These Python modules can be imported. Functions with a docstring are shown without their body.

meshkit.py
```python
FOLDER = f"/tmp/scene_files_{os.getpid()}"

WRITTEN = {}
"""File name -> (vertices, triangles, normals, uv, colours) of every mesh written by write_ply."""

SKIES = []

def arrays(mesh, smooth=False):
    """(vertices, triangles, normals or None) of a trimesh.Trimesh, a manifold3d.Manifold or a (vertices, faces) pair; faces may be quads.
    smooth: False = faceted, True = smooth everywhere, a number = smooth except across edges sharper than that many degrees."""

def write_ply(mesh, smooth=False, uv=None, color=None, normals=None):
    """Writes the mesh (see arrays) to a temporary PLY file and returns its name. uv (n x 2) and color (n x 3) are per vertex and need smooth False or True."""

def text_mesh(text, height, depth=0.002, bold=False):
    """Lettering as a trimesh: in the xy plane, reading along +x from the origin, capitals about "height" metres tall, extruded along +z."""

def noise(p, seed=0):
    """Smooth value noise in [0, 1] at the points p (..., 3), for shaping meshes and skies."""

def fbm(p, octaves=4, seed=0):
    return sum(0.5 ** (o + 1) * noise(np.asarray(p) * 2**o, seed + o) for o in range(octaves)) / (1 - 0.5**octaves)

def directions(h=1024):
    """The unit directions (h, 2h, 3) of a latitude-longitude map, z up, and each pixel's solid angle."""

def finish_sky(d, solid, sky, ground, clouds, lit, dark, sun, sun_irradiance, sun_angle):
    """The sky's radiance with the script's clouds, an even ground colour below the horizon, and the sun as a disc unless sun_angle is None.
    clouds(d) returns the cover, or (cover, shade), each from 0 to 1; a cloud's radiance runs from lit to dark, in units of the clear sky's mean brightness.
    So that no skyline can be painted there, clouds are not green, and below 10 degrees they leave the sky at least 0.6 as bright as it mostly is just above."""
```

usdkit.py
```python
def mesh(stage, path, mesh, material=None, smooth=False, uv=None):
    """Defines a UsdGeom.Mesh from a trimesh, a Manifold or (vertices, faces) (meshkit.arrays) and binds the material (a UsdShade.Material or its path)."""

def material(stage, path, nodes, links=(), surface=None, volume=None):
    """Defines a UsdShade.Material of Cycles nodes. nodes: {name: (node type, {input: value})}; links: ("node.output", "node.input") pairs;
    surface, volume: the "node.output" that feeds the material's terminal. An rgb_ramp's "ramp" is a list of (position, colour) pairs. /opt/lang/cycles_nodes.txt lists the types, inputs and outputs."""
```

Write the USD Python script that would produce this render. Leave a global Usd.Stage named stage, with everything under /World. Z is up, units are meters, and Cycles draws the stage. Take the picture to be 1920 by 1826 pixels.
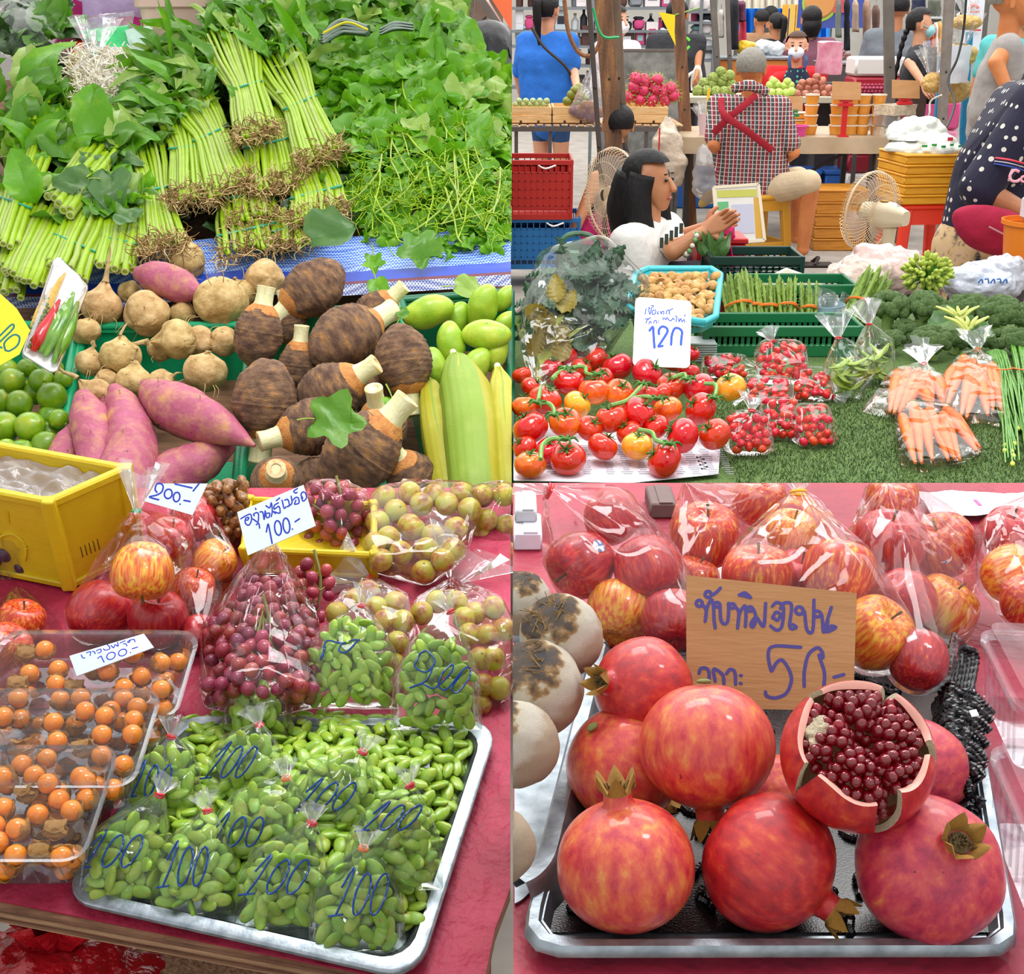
import math,random,numpy as np,trimesh,usdkit
from meshkit import noise,fbm
from manifold3d import Manifold
from shapely.geometry import LineString,Polygon
from shapely.ops import unary_union
from pxr import Usd,UsdGeom,UsdLux,UsdShade,Gf,Sdf,Vt
stage=Usd.Stage.CreateInMemory()
UsdGeom.SetStageUpAxis(stage,'Z');UsdGeom.SetStageMetersPerUnit(stage,1.0)
UsdGeom.Xform.Define(stage,'/World');UsdGeom.Scope.Define(stage,'/World/Looks')
# ---------------------------------------------------------------- camera, sky, lamps, exposure
EYE=np.array([0,0,1.55]);PITCH=math.radians(20.2);F=2400.0;CX,CY=960.0,913.0
cam=UsdGeom.Camera.Define(stage,'/World/camera')
cam.CreateHorizontalApertureAttr(36.0);cam.CreateVerticalApertureAttr(36.0*1826/1920);cam.CreateFocalLengthAttr(36.0*F/1920)
cam.CreateClippingRangeAttr(Gf.Vec2f(0.05,200.0));cam.AddTranslateOp().Set(Gf.Vec3d(*EYE));cam.AddRotateXOp().Set(90-math.degrees(PITCH))
cam.CreateExposureAttr(0.0)
sky=UsdLux.DomeLight.Define(stage,'/World/sky');sky.CreateIntensityAttr(0.33);sky.CreateColorAttr(Gf.Vec3f(0.97,0.98,1.0))
def lamp(name,loc,size,power,color=(1,1,1)):
 l=UsdLux.RectLight.Define(stage,'/World/'+name);l.CreateWidthAttr(size[0]);l.CreateHeightAttr(size[1])
 l.CreateIntensityAttr(power);l.CreateColorAttr(Gf.Vec3f(*color));l.AddTranslateOp().Set(Gf.Vec3d(*loc))
lamp('lamp_hall',(1.0,12.0,4.6),(11.0,15.0),2.3,(1,0.98,0.94))
lamp('lamp_stall',(-0.25,1.95,3.0),(1.0,0.8),17.0)
lamp('lamp_table',(0.62,0.75,2.15),(0.20,0.14),50.0)
lamp('lamp_mat',(1.0,2.6,3.0),(1.2,0.7),10.0)
# ---------------------------------------------------------------- pixels to points (1920 x 1826)
_D=np.array([0,math.cos(PITCH),-math.sin(PITCH)]);_U=np.array([0,math.sin(PITCH),math.cos(PITCH)]);_R=np.array([1.0,0,0])
def P(px,py,d): return EYE+d*(_D+(px-CX)/F*_R-(py-CY)/F*_U)
def PZ(px,py,z): return P(px,py,(EYE[2]-z)/(math.sin(PITCH)+(py-CY)/F*math.cos(PITCH)))
def PY(px,py,y): return P(px,py,y/(math.cos(PITCH)-(py-CY)/F*math.sin(PITCH)))
def depth(p): return float((np.asarray(p)-EYE)@_D)
def proj(p):
 q=np.asarray(p)-EYE;d=q@_D
 return CX+F*(q@_R)/d,CY-F*(q@_U)/d
def onfloor(px,py,rpx,z0,k=0.92):
 """centre and radius of a round thing of rpx pixels that rests on the height z0"""
 d=1.0
 for _ in range(30):
  r=rpx/F*d;d=(EYE[2]-z0-r*k)/(math.sin(PITCH)+(py-CY)/F*math.cos(PITCH))
 return P(px,py,d),rpx/F*d
 # ---------------------------------------------------------------- stage helpers
_n={}
def numbered(path):
 k=_n.get(path,-1)+1;_n[path]=k
 return path if k==0 else f'{path}_{k:03d}'
def _tag(p,label=None,cat=None,group=None,kind=None):
 for k,v in (('label',label),('category',cat),('group',group),('kind',kind)):
  if v:p.SetCustomDataByKey(k,v)
 return p
def M4(R=None,t=(0,0,0),s=1.0):
 m=np.eye(4);m[:3,:3]=(np.eye(3) if R is None else R)*np.asarray(s);m[:3,3]=t
 return m
def _xf(x,M):x.AddTransformOp().Set(Gf.Matrix4d(*np.asarray(M,float).T.ravel().tolist()))
def thing(name,label,cat,M=None,group=None,kind=None):
 x=UsdGeom.Xform.Define(stage,numbered('/World/'+name));_xf(x,np.eye(4) if M is None else M)
 return _tag(x.GetPrim(),label,cat,group,kind)
def obj(name,mesh,mat,parent=None,label=None,cat=None,group=None,kind=None,smooth=40,sub=False):
 base='/World' if parent is None else str(parent.GetPath())
 m=usdkit.mesh(stage,numbered(base+'/'+name),mesh,mat,smooth=smooth)
 return _tag(m.GetPrim(),label,cat,group,kind)
def struct(name,mesh,mat,**k): return obj(name,mesh,mat,kind='structure',**k)
def dup(root,M,label=None,group=None,name=None):
 was=root.GetCustomData()
 r=thing(name or root.GetName().rstrip('0123456789').rstrip('_'),label or was['label'],was['category'],M,group or was.get('group'))
 for c in root.GetChildren(): pass
 r.GetReferences().AddInternalReference(root.GetPath());r.SetInstanceable(True)
 r.GetAttribute('xformOp:transform').Set(Gf.Matrix4d(*np.asarray(M,float).T.ravel().tolist()))
 return r
class Kind:
 """one sort of thing: the first placing builds it, the later ones refer to it"""
 def __init__(s,name,cat,parts):s.name,s.cat,s.parts,s.root=name,cat,parts,None
 def put(s,M,label,group=None):
  if s.root is None:
   s.root=thing(s.name,label,s.cat,M,group)
   for q in s.parts:
    p=obj(q[0],q[1],q[2],s.root)
    for c in q[3:]:obj(c[0],c[1],c[2],p)
   return s.root
  return dup(s.root,M,label,group,s.name)
  # ---------------------------------------------------------------- rotations
def unit(v):v=np.asarray(v,float); return v/(np.linalg.norm(v)+1e-12)
def frame(z,x=(1,0,0)):
 z=unit(z);x=np.asarray(x,float);x=x-z*(x@z)
 if np.linalg.norm(x)<1e-6:x=np.array([0,1.0,0])-z*z[1]
 x=unit(x); return np.stack([x,np.cross(z,x),z],1)
def rz(a):c,s=math.cos(a),math.sin(a); return np.array([[c,-s,0],[s,c,0],[0,0,1.0]])
def rx(a):c,s=math.cos(a),math.sin(a); return np.array([[1.0,0,0],[0,c,-s],[0,s,c]])
def ry(a):c,s=math.cos(a),math.sin(a); return np.array([[c,0,s],[0,1.0,0],[-s,0,c]])
def rrand(rg):q=rg.normal(size=4);q/=np.linalg.norm(q);w,x,y,z=q; return np.array([[1-2*(y*y+z*z),2*(x*y-z*w),2*(x*z+y*w)],[2*(x*y+z*w),1-2*(x*x+z*z),2*(y*z-x*w)],[2*(x*z-y*w),2*(y*z+x*w),1-2*(x*x+y*y)]])
def xf(mesh,M):v,f=mesh; return v@M[:3,:3].T+M[:3,3],f
def pixdir(u,v):
 """direction of a step of u pixels right and v pixels down, seen face on"""
 return unit(u*_R-v*_U)
 # ---------------------------------------------------------------- meshes: (vertices, triangles)
def tri(f):
 f=np.asarray(f,int); return np.vstack([f[:,[0,1,2]],f[:,[0,2,3]]]) if f.shape[1]==4 else f
def join(*ms):
 ms=[m for m in (ms[0] if len(ms)==1 and isinstance(ms[0],list) else ms)];o,V,Fc=0,[],[]
 for v,f in ms:V.append(v);Fc.append(np.asarray(f)+o);o+=len(v)
 return np.vstack(V),np.vstack(Fc)
def grid(nu,nv,wrap=False):
 i,j=np.meshgrid(np.arange(nu-1),np.arange(nv if wrap else nv-1),indexing='ij');k=(j+1)%nv
 return tri(np.stack([i*nv+j,i*nv+k,(i+1)*nv+k,(i+1)*nv+j],-1).reshape(-1,4))
def loft(loops,cap0=False,cap1=False,wrap=True):
 L=np.asarray(loops,float);nu,nv=L.shape[:2];v=L.reshape(-1,3);f=[grid(nu,nv,wrap)]
 if cap0:v=np.vstack([v,L[0].mean(0)]);c=len(v)-1;j=np.arange(nv);f.append(np.stack([np.full(nv,c),(j+1)%nv,j],1))
 if cap1:v=np.vstack([v,L[-1].mean(0)]);c=len(v)-1;j=np.arange(nv)+(nu-1)*nv;f.append(np.stack([np.full(nv,c),j,(np.arange(nv)+1)%nv+(nu-1)*nv],1))
 return v,np.vstack(f)
def lathe(prof,n=20,wob=None):
 a=np.arange(n)*2*np.pi/n;L=[]
 for r,z in prof:L.append(np.stack([r*np.cos(a),r*np.sin(a),np.full(n,z)],1))
 return loft(L,prof[0][0]>1e-6 or True,True)
def spline(pts,n):
 p=np.asarray(pts,float);t=np.linspace(0,len(p)-1,n);i=np.minimum(t.astype(int),len(p)-2);u=(t-i)[:,None]
 q=np.vstack([2*p[0]-p[1],p,2*p[-1]-p[-2]]);a,b,c,d=q[i],q[i+1],q[i+2],q[i+3]
 return 0.5*(2*b+(c-a)*u+(2*a-5*b+4*c-d)*u*u+(3*b-a-3*c+d)*u**3)
def tube(pts,r,n=6,cap=True,flat=1.0,up=None):
 p=np.asarray(pts,float);t=np.gradient(p,axis=0);t/=np.linalg.norm(t,axis=1,keepdims=True)+1e-12
 ref=np.asarray(up if up is not None else ([0,0,1.0] if abs(t[len(t)//2,2])<0.9 else [1.0,0,0]))
 a=np.cross(t,ref);a/=np.linalg.norm(a,axis=1,keepdims=True)+1e-12;b=np.cross(a,t);g=np.arange(n)*2*np.pi/n
 R=np.broadcast_to(np.asarray(r,float),(len(p),))[:,None,None]
 L=p[:,None]+R*(np.cos(g)[None,:,None]*a[:,None]+flat*np.sin(g)[None,:,None]*b[:,None])
 v,f=loft(L,cap,cap); return v,f[:,::-1]
def stube(pts,r,m=10,n=6,**k):
 q=spline(pts,m);r=np.asarray(r,float);r=np.interp(np.linspace(0,1,m),np.linspace(0,1,r.size),r.ravel()) if r.size>1 else r
 return tube(q,r,n,**k)
def box(sx,sy,sz,c=(0,0,0),b=0.0):
 """box with bevelled edges, c = middle of the bottom"""
 if b<=0:
  v=np.array([[x,y,z] for x in (-1,1) for y in (-1,1) for z in (0,2)],float)*[sx/2,sy/2,sz/2]+np.asarray(c)
  return v,np.array([[0,1,3],[0,3,2],[4,6,7],[4,7,5],[0,4,5],[0,5,1],[2,3,7],[2,7,6],[0,2,6],[0,6,4],[1,5,7],[1,7,3]])
 pts=[]
 for x in (-1,1):
  for y in (-1,1):
   for z in (-1,1):
    for k in range(3):
     q=np.array([x*sx/2,y*sy/2,z*sz/2]);s=np.array([x,y,z])*b;s[k]=0;pts.append(q-s)
 m=Manifold.hull_points(np.array(pts)).to_mesh(); return m.vert_properties[:,:3]+np.asarray(c)+[0,0,sz/2],m.tri_verts.astype(int)
def beam(p,q,w,h=None,b=0.0,up=(0,0,1)):
 """a bar of section w x h from p to q"""
 p,q=np.asarray(p,float),np.asarray(q,float);L=np.linalg.norm(q-p)
 return xf(box(w,h or w,L,b=b),M4(frame(q-p,np.cross(up,q-p) if abs(unit(q-p)@np.asarray(up))<0.99 else (1,0,0)),p))
_ico={}
def ico(r=1.0,n=3,s=(1,1,1)):
 if n not in _ico:m=trimesh.creation.icosphere(n,1.0);_ico[n]=(np.array(m.vertices),np.array(m.faces))
 v,f=_ico[n]; return v*r*np.asarray(s),f
def bump(mesh,amp,freq,seed=0,oct=3):
 v,f=mesh;c=v.mean(0);d=v-c;l=np.linalg.norm(d,axis=1,keepdims=True)
 return v+d/(l+1e-9)*((fbm(v*freq+seed*7.3,oct,seed)-0.5)*2*amp)[:,None],f
def hull(pts):m=Manifold.hull_points(np.asarray(pts,float)); return m
def arr(m):q=m.to_mesh(); return q.vert_properties[:,:3].astype(float),q.tri_verts.astype(int)
def hullballs(balls,seg=16):
 """hull of balls (x, y, z, r)"""
 s=ico(1,2)[0]; return hull(np.vstack([s*b[3]+np.asarray(b[:3]) for b in balls]))
def taubin(mesh,k=10):
 t=trimesh.Trimesh(*mesh,process=False);trimesh.smoothing.filter_taubin(t,iterations=k); return np.array(t.vertices),np.array(t.faces)
 # picture seams are walls between the four stalls: what leans against them is pressed flat
_N906=unit(_U+(-7/F)*-1*-_D)
def press(mesh,x=None,row=False):
 v=mesh[0].copy()
 if x=='min':v[:,0]=np.maximum(v[:,0],0.0006)
 if x=='max':v[:,0]=np.minimum(v[:,0],-0.0006)
 if row:
  h=(v-EYE)@_N906;v-=np.maximum(h,0)[:,None]*_N906
 return v,mesh[1]
 # ---------------------------------------------------------------- lettering by hand: pen strokes as thin solids on a card
def strokes(lines,w,M,px=1.0,thick=0.0004,lift=0.0006,sm=6):
 """lines: strokes of (u right, v down) points; M: card frame (x right, y up, z out)"""
 g=[]
 for l in lines:
  l=np.asarray(l,float)*[px,-px]
  if len(l)==1:l=np.vstack([l,l+1e-4])
  if len(l)>2:l=spline(np.c_[l,np.zeros(len(l))],sm*len(l))[:,:2]
  g.append(LineString(l).buffer(w/2,quad_segs=4))
 u=unary_union(g);out=[]
 for p in getattr(u,'geoms',[u]):
  t=trimesh.creation.extrude_polygon(p.simplify(w*0.05),thick,engine='earcut');out.append((np.array(t.vertices)+[0,0,lift],np.array(t.faces)))
 return xf(join(out),M)
def extrude(poly,h):
 p=poly if isinstance(poly,Polygon) else Polygon(poly);t=trimesh.creation.extrude_polygon(p,h,engine='earcut'); return np.array(t.vertices),np.array(t.faces)
 # ---------------------------------------------------------------- materials
def lin(c):
 c=np.asarray(c,float); return tuple(np.where(c<=0.04045,c/12.92,((c+0.055)/1.055)**2.4))
def hx(s): return lin([int(s[i:i+2],16)/255 for i in (0,2,4)])
_m={}
def mat(name,nodes,links,surface='p.BSDF'):
 if name not in _m:_m[name]=usdkit.material(stage,'/World/Looks/'+name,nodes,links,surface=surface)
 return _m[name]
def plain(name,col,rough=0.5,metal=0.0,bumps=None,vary=0.0,coat=0.0,spec=0.5,sheen=0.0):
 """one colour (hex), a little mottling and relief"""
 if name in _m: return _m[name]
 c=hx(col);n={'p':('principled_bsdf',{'roughness':rough,'metallic':metal,'base_color':c,'coat_weight':coat,'coat_roughness':0.08,'specular_ior_level':spec,'sheen_weight':sheen})};l=[]
 if bumps or vary:
  n['tc']=('texture_coordinate',{});sc,di=bumps or (30,0)
  n['n']=('noise_texture',{'scale':sc,'detail':4.0});l.append(('tc.object','n.vector'))
  if di:n['b']=('bump',{'strength':0.8,'distance':di});l+=[('n.fac','b.height'),('b.normal','p.normal')]
  if vary:
   n['r']=('rgb_ramp',{'ramp':[(0.25,tuple(x*(1-vary) for x in c)),(0.75,tuple(min(1,x*(1+vary)) for x in c))]});l+=[('n.fac','r.fac'),('r.color','p.base_color')]
 return mat(name,n,l)
def skin(name,ramp,scale=20,stretch=(1,1,1),rough=0.35,bumps=None,spots=None,coat=0.0,detail=5.0,sss=0.0,bstretch=(1,1,1),spec=0.5,hue=0.0):
 """peel, rind, root: a noise ramp (hex colours) that differs from piece to piece, fine relief, spots = (hex, scale, threshold)"""
 if name in _m: return _m[name]
 R=[(t,hx(c)) for t,c in ramp]
 n={'tc':('texture_coordinate',{}),'oi':('object_info',{}),'k':('math',{'math_type':'multiply','value2':43.7}),'cv':('combine_xyz',{}),'mp':('mapping',{'scale':stretch}),'ad':('vector_math',{'math_type':'add'}),'n':('noise_texture',{'scale':scale,'detail':detail,'roughness':0.6}),'r':('rgb_ramp',{'ramp':R}),'p':('principled_bsdf',{'roughness':rough,'coat_weight':coat,'coat_roughness':0.1,'specular_ior_level':spec,'subsurface_weight':sss,'subsurface_scale':0.004})}
 l=[('oi.random','k.value1'),('k.value','cv.x'),('k.value','cv.y'),('k.value','cv.z'),('tc.object','mp.vector'),('mp.vector','ad.vector1'),('cv.vector','ad.vector2'),('ad.vector','n.vector'),('n.fac','r.fac')]
 last='r.color'
 if hue:
  n['hm']=('map_range',{'value':0.5,'from_min':0.0,'from_max':1.0,'to_min':0.5-hue,'to_max':0.5+hue});n['hs']=('hsv',{});n['wn']=('white_noise_texture',{'dimensions':'1D'})
  l+=[('k.value','wn.w'),('wn.value','hm.value'),('hm.result','hs.hue'),(last,'hs.color')];last='hs.color'
 if spots:
  n['s']=('noise_texture',{'scale':spots[1],'detail':2.0});n['sr']=('rgb_ramp',{'ramp':[(spots[2],(0,0,0)),(spots[2]+0.06,(1,1,1))]});n['mx']=('mix_color',{'b':hx(spots[0])})
  l+=[('ad.vector','s.vector'),('s.fac','sr.fac'),('sr.color','mx.fac'),(last,'mx.a')];last='mx.result'
 l.append((last,'p.base_color'))
 if bumps:
  n['bm']=('mapping',{'scale':bstretch});n['bn']=('noise_texture',{'scale':bumps[0],'detail':4.0});n['b']=('bump',{'strength':1.0,'distance':bumps[1]})
  l+=[('tc.object','bm.vector'),('bm.vector','bn.vector'),('bn.fac','b.height'),('b.normal','p.normal')]
 return mat(name,n,l)
def leafmat(name,a,b,scale=25,rough=0.4,trans=0.35,stretch=(1,1,1),bumps=(60,0.002)):
 if name in _m: return _m[name]
 n={'tc':('texture_coordinate',{}),'g':('geometry',{}),'mp':('mapping',{'scale':stretch}),'n':('noise_texture',{'scale':scale,'detail':3.0}),'i':('math',{'math_type':'multiply_add','value2':0.55,'value3':-0.27}),'s':('math',{'math_type':'add'}),'r':('rgb_ramp',{'ramp':[(0.25,hx(a)),(0.8,hx(b))]}),'p':('principled_bsdf',{'roughness':rough,'specular_ior_level':0.5}),'t':('translucent_bsdf',{}),'x':('mix_closure',{'fac':trans}),'bn':('noise_texture',{'scale':bumps[0],'detail':3.0}),'b':('bump',{'strength':0.7,'distance':bumps[1]})}
 l=[('tc.object','mp.vector'),('mp.vector','n.vector'),('g.random_per_island','i.value1'),('i.value','s.value1'),('n.fac','s.value2'),('s.value','r.fac'),('r.color','p.base_color'),('r.color','t.color'),('p.BSDF','x.closure1'),('t.BSDF','x.closure2'),('tc.object','bn.vector'),('bn.fac','b.height'),('b.normal','p.normal')]
 return mat(name,n,l,'x.closure')
def film(name,tint='ffffff',gloss=1.0,scale=45,dist=0.01,rough=0.06,haze=0.0,stretch=(1,1,1)):
 """clear plastic film: see-through, shiny creases"""
 if name in _m: return _m[name]
 n={'tc':('texture_coordinate',{}),'mp':('mapping',{'scale':stretch}),'n':('noise_texture',{'scale':scale,'detail':3.0,'type':'ridged_multifractal','use_normalize':True}),'b':('bump',{'strength':1.0,'distance':dist}),'t':('transparent_bsdf',{'color':hx(tint)}),'g':('glossy_bsdf',{'roughness':rough,'color':(1,1,1)}),'f':('fresnel',{'IOR':1.45}),'k':('math',{'math_type':'multiply_add','value2':0.55*gloss,'value3':0.012*gloss,'use_clamp':True}),'x':('mix_closure',{})}
 l=[('tc.object','mp.vector'),('mp.vector','n.vector'),('n.fac','b.height'),('b.normal','g.normal'),('f.fac','k.value1'),('k.value','x.fac'),('t.BSDF','x.closure1'),('g.BSDF','x.closure2')]
 if haze:
  n['d']=('diffuse_bsdf',{'color':(0.85,0.87,0.9)});n['y']=('mix_closure',{'fac':haze});l+=[('x.closure','y.closure1'),('d.BSDF','y.closure2')]
  return mat(name,n,l,'y.closure')
 return mat(name,n,l,'x.closure')
 # ---------------------------------------------------------------- bags
def tuft(p,d,L,r,seed=0,n=26,k=7,open_=1.0,m=7):
 """the gathered open end of a bag beyond its tie"""
 R=frame(d);a=np.arange(n)*2*np.pi/n;rg=np.random.default_rng(seed);ph=rg.uniform(0,6.28,3);loops=[]
 for i in range(m):
  t=i/(m-1);rr=r*(0.18+open_*t**0.9);w=1+(0.15+0.3*t)*np.sin(k*a+ph[0])+0.18*t*np.sin(3*a+ph[1])
  z=L*t*(1+0.18*np.sin(2*a+ph[2])*t);loops.append(np.stack([rr*w*np.cos(a)*1.1,rr*w*np.sin(a)*0.6,z],1))
 return xf(loft(loops),M4(R,p))
def wrap(balls,tie,seed=0,edge=0.012,wr=0.004,k=11,grow=0.003,smooth=3,neck=0.006,extra=None):
 """film shrunk round the balls and drawn up to the tie"""
 b=[(x,y,z,r+grow) for x,y,z,r in balls]+[(*tie,neck)]+list(extra or [])
 m=hullballs(b).refine_to_length(edge);v,f=arr(m);c=np.mean([q[:3] for q in balls],0);ax=unit(np.asarray(tie)-c);R=frame(ax)
 q=(v-c)@R;a=np.arctan2(q[:,1],q[:,0]);L=np.linalg.norm(np.asarray(tie)-c);t=np.clip(q[:,2]/L,-1,1)
 rr=np.hypot(q[:,0],q[:,1]);g=np.clip((t+0.15)/0.6,0,1)*(1-np.clip((t-0.9)/0.1,0,1))
 w=wr*g*(np.sin(k*a+seed)+0.6*np.sin((k*2+1)*a+seed*2+4*t))+wr*1.2*(fbm(v/edge/5.0+seed,3,seed)-0.5)
 d=(v-c);d=d-ax*(d@ax)[:,None];d/=np.linalg.norm(d,axis=1,keepdims=True)+1e-9
 w=np.minimum(w,rr*0.5); return v+d*w[:,None]-d*(np.clip(g,0,1)*np.minimum(0.05*rr,0.01))[:,None],f
def band(p,d,r,w=0.0025,seed=0):
 """rubber band wound round a neck"""
 R=frame(d);out=[]
 for i,tl in enumerate((0.0,0.5)):
  a=np.linspace(0,2*np.pi,17);q=np.stack([r*np.cos(a),r*np.sin(a),(i-0.5)*w*0.8+tl*w*np.sin(a+seed)],1);out.append(tube(q,w/2,5,cap=False))
 return xf(join(out),M4(R,p))
ORD='first second third fourth fifth sixth seventh eighth ninth tenth eleventh twelfth thirteenth fourteenth fifteenth sixteenth seventeenth eighteenth nineteenth twentieth'.split()
def ordinal(i): return ORD[i] if i<20 else f'{i+1}th'
def rowplace(pix,gap=30):
 """a place in words for every pixel (x, y): its row from the front, its place from the left"""
 idx=sorted(range(len(pix)),key= lambda i:-pix[i][1]);rows,cur=[],[]
 for i in idx:
  if cur and pix[cur[0]][1]-pix[i][1]>gap:rows.append(cur);cur=[]
  cur.append(i)
 rows.append(cur);out=[None]*len(pix)
 for r,row in enumerate(rows):
  row.sort(key= lambda i:pix[i][0])
  for c,i in enumerate(row):
   out[i]=('front row' if r==0 else f'{ordinal(r)} row')+(', alone' if len(row)==1 else f', {ordinal(c)} from left')
 return out
 # ================================================================ the setting
CONC=plain('concrete','9a938a',0.8,bumps=(6,0.004),vary=0.22)
struct('floor',box(40,44,0.1,(0,14,-0.1)),CONC)
# ================================================================ front right stall: pomegranates and bagged apples on a red cloth
ZB=1.02
def quad_tray(name,label,corners,mt,h=0.026,lip=0.014,wall=0.012,cr=0.03,z0=None,cat='tray'):
 """metal tray over four floor points (front left, front right, back right, back left): base, wall, rolled lip"""
 c=np.array([q[:2] for q in corners]);z0=corners[0][2] if z0 is None else z0;cen=c.mean(0);o=np.array([*cen,z0])
 def ring(off,z,r):
  p=Polygon(c).buffer(off+1e-6,join_style=2)
  p=p.buffer(-r,join_style=2).buffer(r,quad_segs=6) if r>0 else p
  L=np.array(p.exterior.coords)[:-1];s=np.r_[0,np.cumsum(np.linalg.norm(np.diff(np.vstack([L,L[:1]]),axis=0),axis=1))]
  e=np.vstack([L,L[:1]]);k=np.argmin((L-c[0]).sum(1));e=np.vstack([np.roll(L,-k,0),np.roll(L,-k,0)[:1]])
  s=np.r_[0,np.cumsum(np.linalg.norm(np.diff(e,axis=0),axis=1))];t=np.linspace(0,s[-1],97)[:-1]
  return np.c_[np.interp(t,s,e[:,0]),np.interp(t,s,e[:,1]),np.full(96,z)]-[*cen,z0]+[0,0,0]
 t=thing(name,label,cat,M4(t=o));w=wall
 obj('base',loft([ring(-lip-w-0.001,0.0028+z0,cr*0.7),ring(-lip-w-0.001,0.0012+z0,cr*0.7)],True,True),mt,t)
 obj('wall',loft([ring(-lip-w-0.001,0.0005+z0,cr*0.7),ring(-lip-0.001,h+z0,cr*0.8),ring(-lip,h+z0,cr*0.8),ring(-lip-w,0.003+z0,cr*0.7)][::-1]),mt,t)
 obj('lip',loft([ring(-lip,h+z0-.001,cr*0.85),ring(-lip+0.002,h+z0+0.002,cr*0.9),ring(-0.002,h+z0+0.002,cr),ring(0,h+z0-0.001,cr),ring(0,h+z0-0.005,cr),ring(-0.003,h+z0-0.006,cr)]),mt,t)
 return t
ALU=mat('aluminium',{'tc':('texture_coordinate',{}),'n':('noise_texture',{'scale':60.0,'detail':5.0}),'r':('rgb_ramp',{'ramp':[(0.3,hx('7c858c')),(0.7,hx('aab3b9'))]}),'b':('bump',{'strength':0.35,'distance':0.002}),'p':('principled_bsdf',{'metallic':0.85,'roughness':0.38})},[('tc.object','n.vector'),('n.fac','r.fac'),('r.color','p.base_color'),('n.fac','b.height'),('b.normal','p.normal')])
REDCLOTH=skin('red_cloth',[(0.2,'6a0e20'),(0.5,'9a1c36'),(0.8,'ba3850')],scale=4,rough=0.55,bumps=(18,0.012),detail=6)
# table with a red cloth that hangs down in front
def table_cloth(name,label,x0,x1,y0,y1,z,mt,drop=0.35,r=0.02,seed=0):
 xs=np.linspace(x0,x1,40);L=[]
 for x in xs:
  w=0.006*math.sin(x*23+seed)
  L.append([[x,y1,z],[x,y0+r,z],[x,y0+r*0.35,z-r*0.3],[x,y0,z-r],[x,y0+w-0.01,z-drop*0.5],[x,y0+2*w-0.015,z-drop]])
 return obj(name,loft(np.array(L),wrap=False),mt,label=label,cat='tablecloth')
WOODB=skin('plywood',[(0.3,'6f4c33'),(0.7,'a5795a')],scale=14,stretch=(1,1,12),rough=0.7,bumps=(40,0.003))
tb=thing('market_table','plain wooden table under the red cloth of the pomegranates','table',M4(t=(0.36,1.02,0)))
obj('table_top',box(0.70,0.86,0.02,(0,0,ZB-0.022)),WOODB,tb)
for sx in (-.3,.3):
 for sy in (-.36,.36):obj('leg',box(0.04,0.04,ZB-0.022,(sx,sy,0),0.004),WOODB,tb)
table_cloth('red_tablecloth','red cloth spread under the pomegranate tray and the bagged apples',0.0008,0.72,0.58,1.455,ZB,REDCLOTH)
cr=[PZ(*q,ZB+.018)*[1,1,0]+[0,0,ZB] for q in ((968,1778),(1916,1776),(1812,1180),(1118,1225))]
quad_tray('metal_tray','aluminium tray holding the whole and the cut-open pomegranates',cr,ALU,h=0.016,lip=0.0095,wall=0.005,cr=0.022)
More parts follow.
